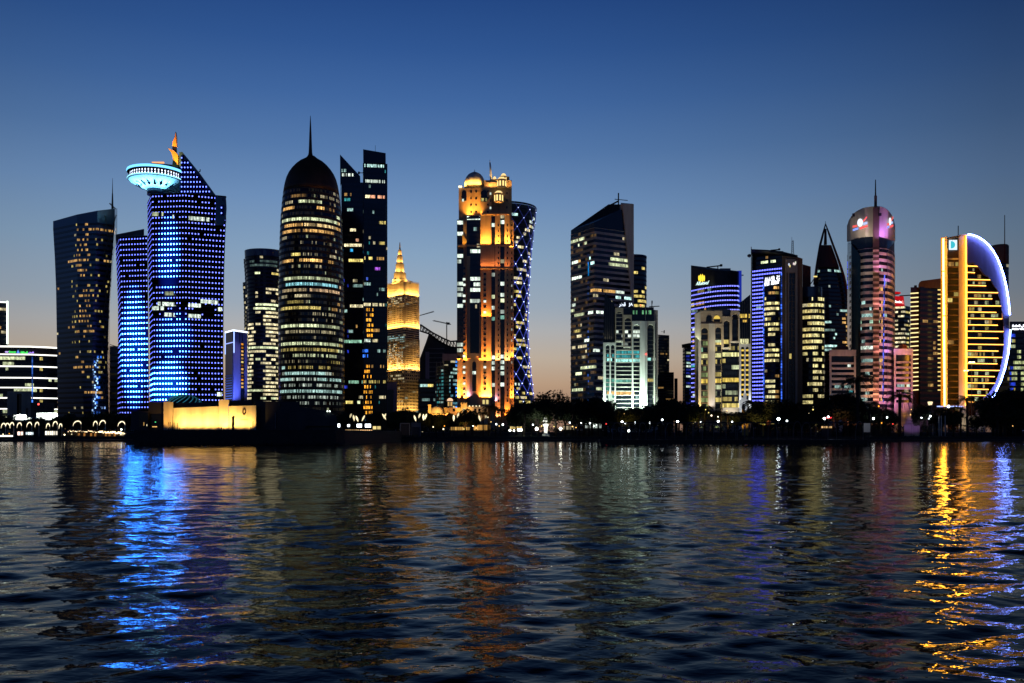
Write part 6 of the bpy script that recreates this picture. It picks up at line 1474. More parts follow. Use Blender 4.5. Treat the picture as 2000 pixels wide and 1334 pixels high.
ys = [519.5, 532, 546, 557.5, 571, 583, 597, 609.5, 622, 634.5, 647, 660, 672.5, 685, 697.5, 710, 723, 735, 748, 760, 772, 785]
xe = [1911, 1904, 1937, 1926, 1950, 1938, 1956, 1946, 1957, 1949, 1960, 1950, 1962, 1950, 1959, 1948, 1954, 1943, 1946, 1931, 1930, 1912]
part_prism(b, 'glazing', [(1887.6, 515), (1904, 513), (1930, 545), (1950, 566), (1960, 610), (1961, 672), (1955, 715), (1946, 745), (1930, 770), (1912, 790), (1912, 812), (1887.6, 812)], YD + 5, 8, 'brown_glass')
lt = lights(base=.28, pal='AYWG', s=.35, seed=205, run=2)
for k, (py, x) in enumerate(zip(ys, xe)):
    py2 = py - (ys[k] - ys[k - 1] if k else 12)
    part_prism(b, 'floor_slab', [(1887.8, py + 1.5), (x, py + 2.4), (x, py - .2), (1887.8, py - 1.2)], YD + .6, 6, 'brown_stone')
    mm = MB(); pprism(mm, [(1888.9, py + .25), (x, py + 1.2), (x, py - .05), (1888.9, py - .85)], YD + .1, .4, 0, col((1, .42, .06), 5)); mm.build('light_strip', 'tube', b)
    if k % 2 == 0 and k < 20 and k > 0:
        mm = MB(); pprism(mm, [(x, py + 2), (x + 3.2, py + 2), (x + 2.4, py - 10), (x - .4, py - 10)], YD + .2, .5, 0, col((1, .30, .06), .55)); mm.build('orange_slab_end_glow', 'lamp', b)  # orange light on the slab ends, put in as emission
    w_ = MB(); vs = []; fs = []; cs = []; N = max(3, int((x - 1889) / 3.4))
    for i in range(N + 1): px = 1889 + (x - 1890) * i / N; vs += [PT(px, py - 2.2, YD + 4.8), PT(px, py - 9.5, YD + 4.8)]
    for i in range(N): fs.append((2 * i, 2 * i + 2, 2 * i + 3, 2 * i + 1)); cs.append(lt(px, py, 10, k, i))
    w_.add(vs, fs, 0, cs); w_.any = True; w_.build('window_row', 'window_glass', b)
part_prism(b, 'plinth', [(1905, 812), (1908, 797), (1926, 797), (1934, 802), (1934, 812)], YD, 14, 'violet_panel')
part_prism(b, 'base_wall', rect(1888, 812, 1925, 850), YD + 1, 14, 'pale_stone')
part_prism(b, 'pink_flank', rect(1845.8, 462, 1850, 520), 601.6, .3, 'pale_stone')
wash(1887, 1935, 812, 588, (.8, .55, .6), 1500, tilt=25); flood(1893, 838, 585, 1893, 822, 597, (1, .8, .5), 5000, 70)
for k in range(7): flood(1839, 480 + k * 48, 594, 1850, 486 + k * 48, 602, (1, .33, .02), 5000, 110, size=1.0)  # added floods, widen the tube's orange glow on the fin
for k in range(4): flood(1840, 580 + k * 55, 640, 1826, 580 + k * 55, 694, (1, .30, .02), 26000, 70, size=2.0)  # added floods, put the tube's orange glow on the brown tower
for k in range(7): flood(1868 if k % 2 else 1868, 480 + k * 48, 592, 1884, 486 + k * 48, 598, (1, .36, .02), 700, 100, size=1.0)
t = thing('steps', 'broad entrance steps beside the half-moon tower with blue handrail lights', 'steps', base(1912, 575))
m = MB()
for k in range(8): m.span(PX(1904, 575), PX(1922, 575), 575 + k, 576 + k, GZ, GZ + 1.2 + k * .75)
m.build('flight', 'beige_stone', t)
MB().tube([PT(1917, 827, 574), PT(1934, 815, 574)], .9, 6, 0, col((.20, .35, 1), 2.6)).build('rail_light', 'lamp', t)
MB().span(PX(1898, 573), PX(1918, 573), 573, 573.5, PZ(825.5, 573), PZ(823.5, 573), 0, col('W', 1.2)).build('step_light', 'lamp', t)

b = thing('drum_tower', 'dark round tower behind the half-moon tower with a tall antenna', 'tower', base(1955, 760))
shaft(b, ellfoot(1952.5, 770, 15.5, 30, 1), GZ, PZ(512, 758), 34, ('night_cladding', 'blue_glass'), bay=2, relief=.1, lit=lights(base=.05, pal='WCB', s=.25, seed=211))
MB().lathe(PX(1952.5, 770), 770, [(16 * 770 / F, PZ(511.5, 758)), (16 * 770 / F, PZ(476, 758)), (14 * 770 / F, PZ(473.5, 758)), (.1, PZ(472.5, 758))], 30).build('top_drum', 'brown_stone', b)
MB().tube([PT(1962.3, 512, 756), PT(1962.3, 420, 756)], [.5, .3], 6).build('antenna', 'red_steel', b)
b = thing('office_slab', 'glass office slab cut by the photo edge under white rooftop lettering', 'office building', base(1990, 700))
shaft(b, boxfoot((1972, 700), (2060, 700), depth=24), GZ, PZ(651, 700), 19, ('night_cladding', 'blue_glass'), bay=1.5, relief=.1, lit=lights(cells=[(1975, 665, 2010, 790, (.9, 1, .45), .5, .38), (1972, 640, 1982, 800, (.03, .08, 1), .6, .5)], base=.1, pal='GYW', s=.4, seed=221, run=3))
part_prism(b, 'sign_band', rect(1972, 628, 2060, 650.6), 699.4, 24, 'night_cladding')
text_part(b, 'sign_lettering', '\uFE94\uFEE3\uFE8E\uFECC\uFEDF\uFE8D \uFEDD\uFE8E\uFED0\uFEB7\uFEF7\uFE8D \uFE94\uFE8C\uFEF4\uFEEB', 1977, 2030, 639.5, 699, 6.5, (.9, .92, 1), 2.6, weight=.03)
text_part(b, 'sign_lettering', 'Public Works Authority', 1977, 2030, 645.5, 699, 5, (.9, .92, 1), 2.6, weight=.03)
# ---------------- stone jetty with the floodlit museum-like building (nearer, Y about 310)
YJ = 310.0
TOPJ = PZ(839.5, YJ)
m = MB()
ft = ccw([(PX(254, YJ), YJ + 4), (PX(262, YJ), YJ), (PX(655, YJ), YJ), (PX(664, YJ), YJ + 6), (PX(664, YJ) + 2, 466), (PX(250, YJ) - 6, 466)])
m.rings([[(x, y, -2) for x, y in offset_poly(ft, .9)], [(x, y, 1.2) for x, y in offset_poly(ft, .5)], [(x, y, TOPJ) for x, y in ft]])
m.build('jetty', 'quay_concrete', kind='structure')
rocks = MB(); rnd = random.Random(17)
for i in range(260):
    px = rnd.uniform(250, 668); r = rnd.uniform(.3, .75); c = (PX(px, YJ), YJ - rnd.uniform(.2, 1.6), rnd.uniform(-.2, .5))
    vs = []
    for a, b_, cc in ((1, 0, 0), (-1, 0, 0), (0, 1, 0), (0, -1, 0), (0, 0, 1), (0, 0, -1)): vs.append(tuple(c[j] + (a, b_, cc)[j] * r * rnd.uniform(.7, 1.2) for j in range(3)))
    rocks.add(vs, [(0, 2, 4), (2, 1, 4), (1, 3, 4), (3, 0, 4), (2, 0, 5), (1, 2, 5), (3, 1, 5), (0, 3, 5)])
o = rocks.build('rocks', 'quay_concrete', kind='stuff')
b = thing('quay_pavilion', 'low flat roofed quay building, its wall floodlit yellow between sloping pylons', 'building', (PX(410, 322), 322, TOPJ))
YP = 318.0
part_prism(b, 'lit_wall', [(338, 840), (338, 797), (428, 793.5), (428, 840)], YP, 2, 'pale_stone')
part_prism(b, 'lit_wall', [(446.5, 840), (446.5, 793.3), (500, 791.8), (500, 840)], YP, 2, 'pale_stone')
part_prism(b, 'pylon', [(319.5, 840), (319.5, 784.5), (338.5, 785.5), (336, 840)], YP - 1.2, 4, 'pale_stone')
part_prism(b, 'pylon', [(428, 840), (427.5, 780.5), (447.5, 781), (446, 794), (446.4, 840)], YP - .5, 3, 'pale_stone')
part_prism(b, 'upper_wall', rect(338.5, 786.5, 428, 800), YP + 3.5, 26, 'night_cladding'); part_prism(b, 'upper_wall', rect(447, 782, 492, 797), YP + 3.5, 26, 'night_cladding')
part_prism(b, 'left_wing', [(290, 840), (290, 786), (319, 785), (319, 840)], YP + 2, 22, 'dark_cladding'); part_prism(b, 'left_wing', rect(255.5, 803, 290, 840), YP + .5, 20, 'dark_cladding')
part_prism(b, 'opening', rect(271.5, 807, 289, 834), YP + .2, .4, 'black_glass'); part_prism(b, 'opening', rect(293, 809, 318, 835), YP + 1.7, .4, 'black_glass')
m = MB(); m.box(PT(303.5, 824.3, YP + 1.4), (.35, .1, .35), 0, col((.1, .9, .3), 1.0)); 
for px in (298.5, 301, 303.5, 305.5): m.box(PT(px, 833.5, YP + 1.4), (.35, .1, .3), 0, col('A', 1.3))
m.box(PT(281, 828, YP), (.25, .1, 1.2), 0, col('A', .5)); m.box(PT(286.8, 830.5, YP), (.2, .1, .6), 0, col('W', 1.2)); m.build('entrance_light', 'lamp', b)
part_prism(b, 'right_wing', [(500.5, 840), (500.5, 783.5), (584, 784.5), (585, 795), (640, 803), (648, 806), (648, 840)], YP + 4, 30, 'night_cladding')
part_prism(b, 'right_wing', [(565, 840), (565, 805), (600, 803.5), (646, 806), (655, 811), (659, 818), (660, 840)], YP + 1, 3, 'dark_cladding')
part_prism(b, 'canopy', [(594, 838), (597, 827), (604, 816), (655, 816), (659, 832), (598, 832)], YP - .6, 1.2, 'dark_cladding')
part_prism(b, 'wall_fin', rect(537, 806, 538.5, 837), YP + 3.4, .6, 'grey_stone'); part_prism(b, 'roof_vent', rect(543.5, 787, 547, 793), YP + 3.4, 1, 'black_glass')
for px in (639.5, 644): MB().ball(PT(px, 803.2, YP), .28, 8, 0, col('H', 3)).build('roof_lamp', 'lamp', b)
# emblem: oval wreath with a point
m = MB(); pts = []
cx0, cz0, k_ = PX(477.2, YP), PZ(804.5, YP), YP / F
m.tube([(cx0 + 2.6 * k_ * math.cos(a), YP - .12, cz0 + 5.2 * k_ * math.sin(a) + (1.6 * k_ if abs(a - PI / 2) < .2 else 0)) for a in [2 * PI * i / 24 for i in range(25)]], .2, 5)
m.build('emblem', 'bronze_screen', b)
m = MB()
for i in range(11): m.box(PT(470.5 + i * 1.3, 819.5 + (i % 3) * .3, YP - .06), (.16, .08, .22))
o = m.build('small_lettering', 'sand_stone', b); o['kind'] = 'stuff'
YEL = (1.0, .56, .12)
for px in (352, 368, 384, 400, 416, 436, 452, 468, 484):
    flood(px, 837.5, YP - 3.4, px, 812, YP + .5, YEL, 4800, 110, 1.0, .15)
flood(328, 836, YP - 7, 328, 806, YP - 1, (1, .47, .08), 5000, 80); flood(437, 836, YP - 5.5, 437, 790, YP, (1, .47, .08), 3600, 60)
d = thing('lattice_dome', 'teal lit lattice dome behind the yellow wall', 'dome', base(358, 345))
k_ = 345 / F; cxd, cyd, czd = PX(359, 345), 345.0, PZ(791, 345)
MB().lathe(cxd, cyd, [(33 * k_ * math.cos(R(a)), czd + 20 * k_ * math.sin(R(a))) for a in range(0, 91, 9)], 40).build('shell', 'bronze_lattice', d)
MB().lathe(cxd, cyd, [(33 * k_, GZ), (33 * k_, czd - .02)], 40).build('drum', 'night_cladding', d)
for s_ in (1, -1):
    for i in range(18):
        m = MB(); pth = []
        for j in range(9):
            el = R(j * 9.5); a = 2 * PI * i / 18 + s_ * j * .13; pth.append((cxd + 33.4 * k_ * math.cos(el) * math.cos(a), cyd + 33.4 * k_ * math.cos(el) * math.sin(a), czd + 20.3 * k_ * math.sin(el)))
        m.tube(pth, .13, 4, 0, None if s_ < 0 else col((.06, .40, .60), .40)); m.build('rib', 'lamp' if s_ > 0 else 'dark_metal', d)
o_ = thing('obelisk', 'dark obelisk with a pointed tip standing before the yellow wall', 'obelisk', (PX(455.3, 312), 312, TOPJ))
part_prism(o_, 'shaft', [(452.8, 839.6), (453.0, 814.5), (457.9, 814.5), (458.1, 839.6)], 312, .9, 'dark_concrete')
m = MB(); z0 = PZ(814.5, 312); x0, x1 = PX(453.0, 312), PX(457.9, 312); m.add([(x0, 312, z0), (x1, 312, z0), (x1, 312.9, z0), (x0, 312.9, z0), ((x0 + x1) / 2, 312.45, PZ(811.5, 312))], [(0, 1, 4), (1, 2, 4), (2, 3, 4), (3, 0, 4), (3, 2, 1, 0)]); m.build('tip', 'dark_concrete', o_)
def bollard(px, top, w_, Y, lab):
    t = thing('bollard', lab, 'bollard', (PX(px, Y), Y, TOPJ), 'dark posts before the yellow wall'); k = Y / F
    MB().lathe(PX(px, Y), Y, [(w_ * k * .5, TOPJ), (w_ * k * .45, PZ(top, Y)), (w_ * k * .2, PZ(top - .6, Y))], 8).build('post', 'dark_concrete', t); return t
for px, tp, w_ in ((324, 833, 1.2), (329.5, 825, 1.8), (333, 824.5, 1.8), (340, 826, 1.3), (347, 826, 1.2), (351, 836, 1.6), (432.5, 835, 2), (437.5, 836, 1.6), (490, 834, 1.8), (494, 823, 1.4)):
    bollard(px, tp, w_, 313.5, 'dark post on the jetty edge before the yellow floodlit wall')

# ---------------- dark pier with arched ribs
YQ = 300.0; TOPQ = PZ(859, YQ)
b = thing('pier', 'long dark pier deck on piles reaching along the water', 'pier', (PX(1430, YQ), YQ, 0))
m = MB(); m.span(PX(1172, YQ), PX(1694, YQ), YQ, YQ + 9, TOPQ - .9, TOPQ); m.span(PX(1660, YQ), PX(1694, YQ), YQ + 9, 466, TOPQ - .9, TOPQ); m.build('deck', 'quay_concrete', b)
m = MB()
for i in range(48):
    px = 1176 + i * 11; m.lathe(PX(px, YQ + .8), YQ + .8, [(.35, -2), (.35, TOPQ - .9)], 7)
o = m.build('piles', 'quay_concrete', b); o['kind'] = 'stuff'
part_prism(b, 'fascia', rect(1172, 861.4, 1694, 868.3), YQ + .15, .3, 'quay_concrete')
m = MB()
for i in range(170):
    px = 1175 + i * 3.05; m.box((PX(px, YQ + .5), YQ + .5, TOPQ + .55), (.05, .05, 1.1))
m.box((PX(1433, YQ + .5), YQ + .5, TOPQ + 1.12), (PX(1694, YQ) - PX(1172, YQ), .08, .08)); o = m.build('railing', 'dark_metal', b); o['kind'] = 'stuff'
part_prism(b, 'canopy', rect(1174, 824.5, 1556, 826.6), YQ + 1, 7, 'dark_metal'); part_prism(b, 'canopy', rect(1566, 824.0, 1690, 826.2), YQ + 1, 7, 'dark_metal')
def rib(x0, x1, lean):
    t = thing('pier_arch', 'thin dark arched rib carrying the pier canopy', 'arch', (PX((x0 + x1) / 2, YQ), YQ + .9, TOPQ), 'arched ribs along the pier')
    m = MB(); pts = []
    for k in range(13):
        a = PI * k / 12; pts.append(PT((x0 + x1) / 2 - (x1 - x0) / 2 * math.cos(a), 858.9 - 36 * math.sin(a) ** .6 if lean else 858.9 - 33.5 * math.sin(a) ** .45, YQ + .9))
    m.tube(pts, .10, 5); m.build('rib', 'grey_stone', t); return t
xs_ = [(1196, 1214), (1212, 1232), (1248, 1262), (1280, 1300), (1300, 1318), (1340, 1355), (1352, 1372), (1393, 1418), (1418, 1437), (1440, 1454), (1455, 1472), (1500, 1518), (1549, 1566), (1566, 1584), (1617, 1634), (1671, 1686)]
for i, (a_, c_) in enumerate(xs_): rib(a_, c_, i in (11, 12, 15))
t = thing('notice_board', 'pale lit notice board at the pier root', 'panel', (PX(1694, 305), 305, TOPQ))
part_prism(t, 'board', rect(1687, 826.5, 1699.5, 844), 312, .4, 'white_paint'); part_prism(t, 'board_foot', rect(1689, 844, 1691, 859), 312.05, .3, 'dark_metal'); part_prism(t, 'board_foot', rect(1696, 844, 1698, 859), 312.05, .3, 'dark_metal')
flood(1693, 826, 306, 1693, 836, 312, (.7, .68, .6), 160, 100)

# a person standing before the lit panel
def person(px, Y, zf, lab, h=1.72):
    me = bpy.data.meshes.new('person'); s = h / 1.72
    J = {'pel': (0, 0, .95), 'che': (0, 0, 1.28), 'nek': (0, 0, 1.45), 'hd0': (0, -.02, 1.54), 'hd1': (0, -.02, 1.66),
         'shL': (-.19, 0, 1.38), 'elL': (-.25, .02, 1.12), 'wrL': (-.24, -.06, .88), 'haL': (-.235, -.08, .80), 'shR': (.19, 0, 1.38), 'elR': (.25, .02, 1.12), 'wrR': (.24, -.06, .88), 'haR': (.235, -.08, .80),
         'hiL': (-.10, 0, .90), 'knL': (-.11, -.02, .50), 'anL': (-.11, .02, .09), 'toL': (-.12, -.14, .04), 'hiR': (.10, 0, .90), 'knR': (.11, -.02, .50), 'anR': (.11, .02, .09), 'toR': (.12, -.14, .04)}
    E = [('pel', 'che'), ('che', 'nek'), ('nek', 'hd0'), ('hd0', 'hd1'), ('che', 'shL'), ('shL', 'elL'), ('elL', 'wrL'), ('wrL', 'haL'), ('che', 'shR'), ('shR', 'elR'), ('elR', 'wrR'), ('wrR', 'haR'), ('pel', 'hiL'), ('hiL', 'knL'), ('knL', 'anL'), ('anL', 'toL'), ('pel', 'hiR'), ('hiR', 'knR'), ('knR', 'anR'), ('anR', 'toR')]
    rad = dict(pel=.15, che=.16, nek=.06, hd0=.085, hd1=.095, shL=.07, elL=.045, wrL=.03, haL=.035, shR=.07, elR=.045, wrR=.03, haR=.035, hiL=.095, knL=.06, anL=.042, toL=.035, hiR=.095, knR=.06, anR=.042, toR=.035)
    ks = list(J); me.from_pydata([tuple(c * s for c in J[k]) for k in ks], [(ks.index(a), ks.index(c)) for a, c in E], [])
    o = bpy.data.objects.new('person', me); COL.objects.link(o); o.location = (PX(px, Y), Y, zf)
    md = o.modifiers.new('skin', 'SKIN'); md.use_smooth_shade = True
    for i, k in enumerate(ks): me.skin_vertices[0].data[i].radius = (rad[k] * s, rad[k] * s * (.75 if k in ('pel', 'che') else 1)); me.skin_vertices[0].data[i].use_root = (k == 'pel')
    o.modifiers.new('sub', 'SUBSURF').render_levels = 1
    me.materials.append(MATS['cloth']); tag(o, lab, 'person'); return o
person(1693.5, 309, TOPQ, 'person in dark clothing standing before the pale lit panel')

# ---------------- promenade furniture
def lamp_post(px, py, r, Y, c, s, lab, group, name='street_lamp', cat='street lamp', zb=None):
    zb = zb if zb is not None else LZ + .06
    t = thing(name, lab, cat, (PX(px, Y), Y, zb), group); p = PT(px, py, Y)
    MB().tube([(p[0], Y, zb), (p[0], Y, p[2] - r)], [.10, .07], 6).build('post', 'dark_metal', t)
    MB().ball(p, r * .72, 12, 0, col(c, s)).build('globe', 'lamp', t); return t
WH = (.86, .97, 1.0); WM = (1.0, .80, .48)
for px, py, r, s in ((1215, 824.3, .55, 14), (1221, 826.8, .35, 6), (1240.5, 825.6, .45, 9), (1269, 825.8, .45, 9), (1293.5, 820, .45, 10), (1323.5, 823.5, .6, 16), (1368.5, 824.8, .35, 8), (1402.7, 823, .52, 12), (1430, 824, .40, 9), (1520.5, 818.2, .72, 22), (1537, 822, .42, 10), (1610, 817.6, .58, 16), (1617.6, 814.2, .48, 12)):
    lamp_post(px, py, r, 330.0, WH, s, 'white globe lamp on a post showing above the dark pier canopy', 'white globe lamps above the pier', zb=-1.0)
for px, py, r, s in ((1705.8, 817.5, .7, 16), (1732.5, 815.2, .55, 10), (1799.8, 816, .45, 9), (1817, 812.7, .6, 14), (1814.2, 817.5, .4, 8)):
    lamp_post(px, py, r, 474.0, WH, s, 'white globe lamp on the lawn before the violet lit blocks', 'white globe lamps on the right-hand lawn')
for px, py, r, s in ((969.3, 828.5, .55, 9), (982.3, 829.3, .6, 12), (1040.8, 829.5, .5, 8), (1112.8, 825.5, .5, 9), (1135, 825.8, .4, 7), (1152, 826.5, .6, 9)):
    lamp_post(px, py, r, 478.0, WH, s, 'white globe lamp among the dark trees in the park', 'white globe lamps in the park')
for px, py, r, s in ((1010.2, 808.5, .5, 7), (991, 811.5, .5, 6), (1098.3, 790.8, .5, 9), (1114.8, 811.2, .55, 7), (1389.5, 811.5, .55, 9), (1402.5, 814, .45, 8), (1592, 803, .4, 5)):
    lamp_post(px, py, r, 520.0, (1, .86, .6) if px != 1098.3 else WH, s, 'warm white lamp head high among the tree crowns', 'tall lamps among the trees')
t = lamp_post(1606, 799.5, .8, 515.0, (1, .42, .06), 12, 'orange sodium lamp glowing right of the yellow-lit round wing', None)
lamp_post(1618, 800, .4, 515.0, (1, .35, .25), 4, 'small reddish lamp beside the orange sodium lamp', None)
# ground floodlights on the lawn
def ground_light(px, py, r, s, lab, group, c=(1, 1, .82), Y=470.0):
    t = thing('ground_floodlight', lab, 'floodlight', (PX(px, Y), Y, LZ + .06), group); p = PT(px, py, Y)
    MB().box((p[0], Y + .3, (p[2] + LZ) / 2), (.4, .4, max(.3, p[2] - LZ - .1))).build('housing', 'dark_metal', t)
    MB().ball(p, r, 10, 0, col(c, s)).build('lens', 'lamp', t)
for px, py, r, s in ((996, 840.5, .55, 12), (1003.8, 841, .45, 9), (1013, 839.6, .65, 14), (1018.2, 839.8, .6, 13), (1048.3, 837.5, .8, 16), (1094.8, 837.2, .75, 16)):
    ground_light(px, py, r, s, 'bright white floodlight low on the lawn beside the glowing fountain', 'floodlights on the lawn')
ground_light(1228, 841.5, .4, 7, 'white light with a small green one above, low on the pier', None, (.9, 1, 1), 303)
# arched palm-like light poles, left shore
def arch_lamp(px, top, Y, w_, lab, group, both=True, s=1.6):
    t = thing('arched_lamp', lab, 'street lamp', (PX(px, Y), Y, LZ), group)
    MB().tube([PT(px, 852, Y), PT(px, top + 7, Y)], [.16, .10], 6).build('post', 'white_paint', t)
    for sd in ((-1, 1) if both else (-1,)):
        pts = []
        for k in range(8):
            a = PI * .97 * k / 7; pts.append(PT(px + sd * w_ * .5 * (1 - math.cos(a)), top + 7 - 7.2 * math.sin(a) + (4.5 * (k / 7) ** 2), Y))
        m = MB(); m.tube(pts, [.10, .22, .30, .34, .32, .26, .16, .05], 6, 0, col((1, .86, .55), s)); m.build('arched_arm', 'lamp', t)
    return t
for px, tp, w_, bt in ((11, 826, 9, True), (27, 824.5, 8, False), (42, 825, 9, False), (62, 824, 10, False), (76, 824, 8, False), (97, 826.5, 7, False), (112, 822.5, 9, False), (121, 827, 6, False), (158.5, 821.5, 16, False), (190, 822, 8, False), (206, 820.5, 12, False), (244, 822.5, 14, False)):
    arch_lamp(px, tp, 474, w_, 'arched lamp with a drooping glowing arm on the left shore', 'arched lamps along the left shore', bt)
# leaf-shaped lamps, centre shore
def leaf_lamp(px, py, Y, h, tilt, lab, group, s=1.2):
    t = thing('leaf_lamp', lab, 'street lamp', (PX(px, Y), Y, LZ), group)
    MB().tube([PT(px, 852, Y), PT(px, py + h * .5, Y)], [.14, .08], 6).build('post', 'dark_metal', t)
    c = PT(px, py, Y); k = Y / F; m = MB(); rs = []
    for z, r in ((-.5, .05), (-.3, .55), (0, 1.0), (.25, .85), (.42, .45), (.5, .06)):
        rs.append([(c[0] + tilt * (z + .5) * h * k + 2.0 * k * r * math.cos(2 * PI * i / 8), c[1] + .8 * k * r * math.sin(2 * PI * i / 8), c[2] + z * h * k) for i in range(8)])
    m.rings(rs, 0, col((1, .84, .48), s), True); m.build('leaf_shade', 'lamp', t)
for px, py, h, tl, s in ((683.5, 812, 9, .3, .5), (692, 816.5, 12, -.15, .9), (699.5, 818, 12, -.35, 1.4), (706.8, 817, 12, .45, .9), (749.5, 812.5, 10, .4, .8), (754, 814, 12, -.6, 1.1), (812.5, 817, 12, -.3, 1.2), (817.8, 812, 10, .3, .8), (827, 815, 13, 0, 1.5), (829.5, 814, 12, .3, 1.3), (886.2, 816.5, 13, 0, 1.4), (893, 811, 10, .3, .8), (938.2, 817, 12, -.25, 1.0), (949, 814, 6, 0, .4)):
    leaf_lamp(px, py, 474, h, tl, 'leaf-shaped glowing lamp shade on a pole along the centre shore', 'leaf-shaped lamps along the centre shore', s * 1.3)
# market: screens, kiosks, strings
for px, py, w_, h, lab in ((702, 831.3, 10, 6.5, 'bright white screen over the market stalls nearest the jetty, wide'), (718.6, 831.3, 11, 6.5, 'bright white screen over the market stalls, right one of the pair'), (681, 831.2, 5, 4.5, 'small white light box left of the two market screens'), (661, 831, 6, 6.5, 'small white light box at the right end of the jetty building')):
    t = thing('light_screen', lab, 'screen', base(px, 474)); part_prism(t, 'frame', rect(px - w_ / 2 - .5, py - h / 2 - .5, px + w_ / 2 + .5, py + h / 2 + .5), 474.3, .4, 'dark_metal')
    part_prism(t, 'panel', rect(px - w_ / 2, py - h / 2, px + w_ / 2, py + h / 2), 474, .2, 'lamp', col((.85, .93, 1), 5)); MB().tube([PT(px, py + h / 2, 474.5), PT(px, 852, 474.5)], .15, 5).build('leg', 'dark_metal', t)
def kiosk(px0, px1, top, bot, Y, lab, c, s, cat='kiosk', name='kiosk', n=None):
    t = thing(name, lab, cat, base((px0 + px1) / 2, Y))
    part_prism(t, 'roof', [(px0 - 1, top + .8), (px0 + 1, top - 1), (px1 - 1, top - 1), (px1 + 1, top + .8)], Y - .6, 4.2, 'dark_metal')
    part_prism(t, 'rear_wall', rect(px0, top, px1, 852), Y + 3, .3, 'dark_cladding')
    n = n or max(1, int((px1 - px0) / 4))
    for i in range(n):
        x0 = px0 + (px1 - px0) * i / n; x1 = px0 + (px1 - px0) * (i + .82) / n
        part_prism(t, 'lit_window', rect(x0 + .3, top + 1, x1, bot), Y + 2.4, .2, 'lamp', col(c, s * random.uniform(.4, 1.2)))
    for x in (px0, px1): part_prism(t, 'post', rect(x - .3, top, x + .3, 852), Y - .3, .4, 'dark_metal')
    return t
random.seed(12)
kiosk(674, 702, 838.5, 846.5, 470, 'warm lit market stalls below the left market screen', (1, .62, .25), 2.2)
kiosk(703, 728, 838.5, 845.5, 470, 'warm lit market stalls below the right market screen', (1, .58, .25), 2.0)
kiosk(728, 745, 831.5, 838.5, 474, 'yellow lit food kiosk right of the market screens', (1, .78, .3), 1.4, n=2)
kiosk(750, 766.5, 841, 848, 470, 'small glowing glass kiosk below the leaf lamps', (1, .78, .42), 1.1)
kiosk(88, 113, 841, 849.5, 470, 'white lit stalls on the left shore under the arched lamps', (1, .92, .75), 2.0)
kiosk(34, 46, 842, 850, 470, 'pinkish lit stall on the left shore before the tents', (1, .72, .6), 2.0, n=2)
kiosk(50, 66, 843, 849, 471, 'cool white lit stall on the left shore beside the pinkish one', (.8, .95, 1), 1.8, n=4)
kiosk(996, 1020, 832, 838, 486, 'yellow lit bus shelter behind the lawn floodlights', (1, .72, .25), 1.2, 'shelter', 'shelter')
kiosk(880, 918, 833, 840, 490, 'amber lit low arcade under the dark trees beside the fort', (1, .55, .14), .8, 'arcade', 'arcade', 9)
kiosk(925, 958, 829, 840, 492, 'orange lit arcade behind palm trunks at the ornate tower foot', (1, .5, .12), .7, 'arcade', 'arcade', 6)
kiosk(1100, 1122, 831, 839, 500, 'warm lit garden cafe between park trees', (1, .8, .5), .45, 'cafe', 'cafe', 4)
kiosk(1140, 1176, 826, 836, 500, 'cool white lit shop front between dark park trees', (.85, 1, .9), .8, 'shop', 'shop', 5)
kiosk(1604, 1630, 831.5, 836, 480, 'row of small amber lit windows seen through the pier', (1, .6, .25), .9, 'cafe', 'cafe', 6)
kiosk(1655, 1690, 822, 830, 500, 'reddish lit cafe right of the palm trees behind the pier', (1, .3, .12), .8, 'cafe', 'cafe', 7)
kiosk(1700, 1740, 823, 829, 500, 'orange and red lit shop row under the palm crowns', (1, .38, .2), .9, 'shop', 'shop', 9)
t = thing('neon_sign', 'red neon line sign above the pier beside two white globes', 'sign', base(1610, 470)); MB().tube([PT(1613 + i * 1.0, 816.5 - (i % 3) * .6, 470) for i in range(12)], .3, 5, 0, col((1, .05, .06), 1.6)).build('tube', 'lamp', t); MB().tube([PT(1618, 817, 470.4), PT(1618, 852, 470.4)], .1, 5).build('post', 'dark_metal', t)
t = thing('quay_light', 'bright white light strip along the far left quay edge', 'light strip', base(12, 466.5)); m = MB(); m.span(PX(-20, 465.6), PX(25, 465.6), 465.2, 465.6, PZ(853.6, 465), PZ(850.2, 465), 0, col((1, .93, .80), 3.5)); m.build('strip', 'lamp', t); MB().span(PX(-20, 465.6), PX(25, 465.6), 465.7, 466.2, LZ, PZ(850.2, 465)).build('kerb', 'dark_concrete', t)
# waterside terrace, left
t = thing('waterside_terrace', 'long waterside restaurant terrace hung with warm bulbs, left of the dark jetty', 'restaurant', base(190, 470))
part_prism(t, 'roof', [(131, 840), (142, 841), (176, 838.5), (245, 843), (245, 844.4), (131, 841.6)], 467, 7, 'dark_metal')
part_prism(t, 'rear_wall', rect(131, 844, 245, 853), 473.5, .4, 'brown_stone'); part_prism(t, 'deck', rect(131, 852.4, 246, 857), 466, 8, 'dark_concrete')
for i in range(17):
    x = 133 + i * 6.8; part_prism(t, 'post', rect(x - .25, 843.5, x + .25, 852.6), 467.4, .2, 'bark')
rnd = random.Random(6)
m = MB()
for i in range(46):
    x = 133 + i * 2.45; big = 192 < x < 236
    m.ball(PT(x + rnd.uniform(-.5, .5), (840.6 if x < 176 else 841.5 + (x - 176) * .035) + rnd.uniform(.4, 3.0), 466.8), .22 if not big else .42, 6, 0, col((1, .72, .40), rnd.choice((1, 2.5, 4)) * (1.6 if big else 1)))
o = m.build('bulbs', 'lamp', t); o['kind'] = 'stuff'
for x in (152, 163, 176, 184, 205, 212, 222): part_prism(t, 'lit_panel', rect(x, 846, x + 4, 852), 473.2, .2, 'lamp', col((1, .42, .10), .35))
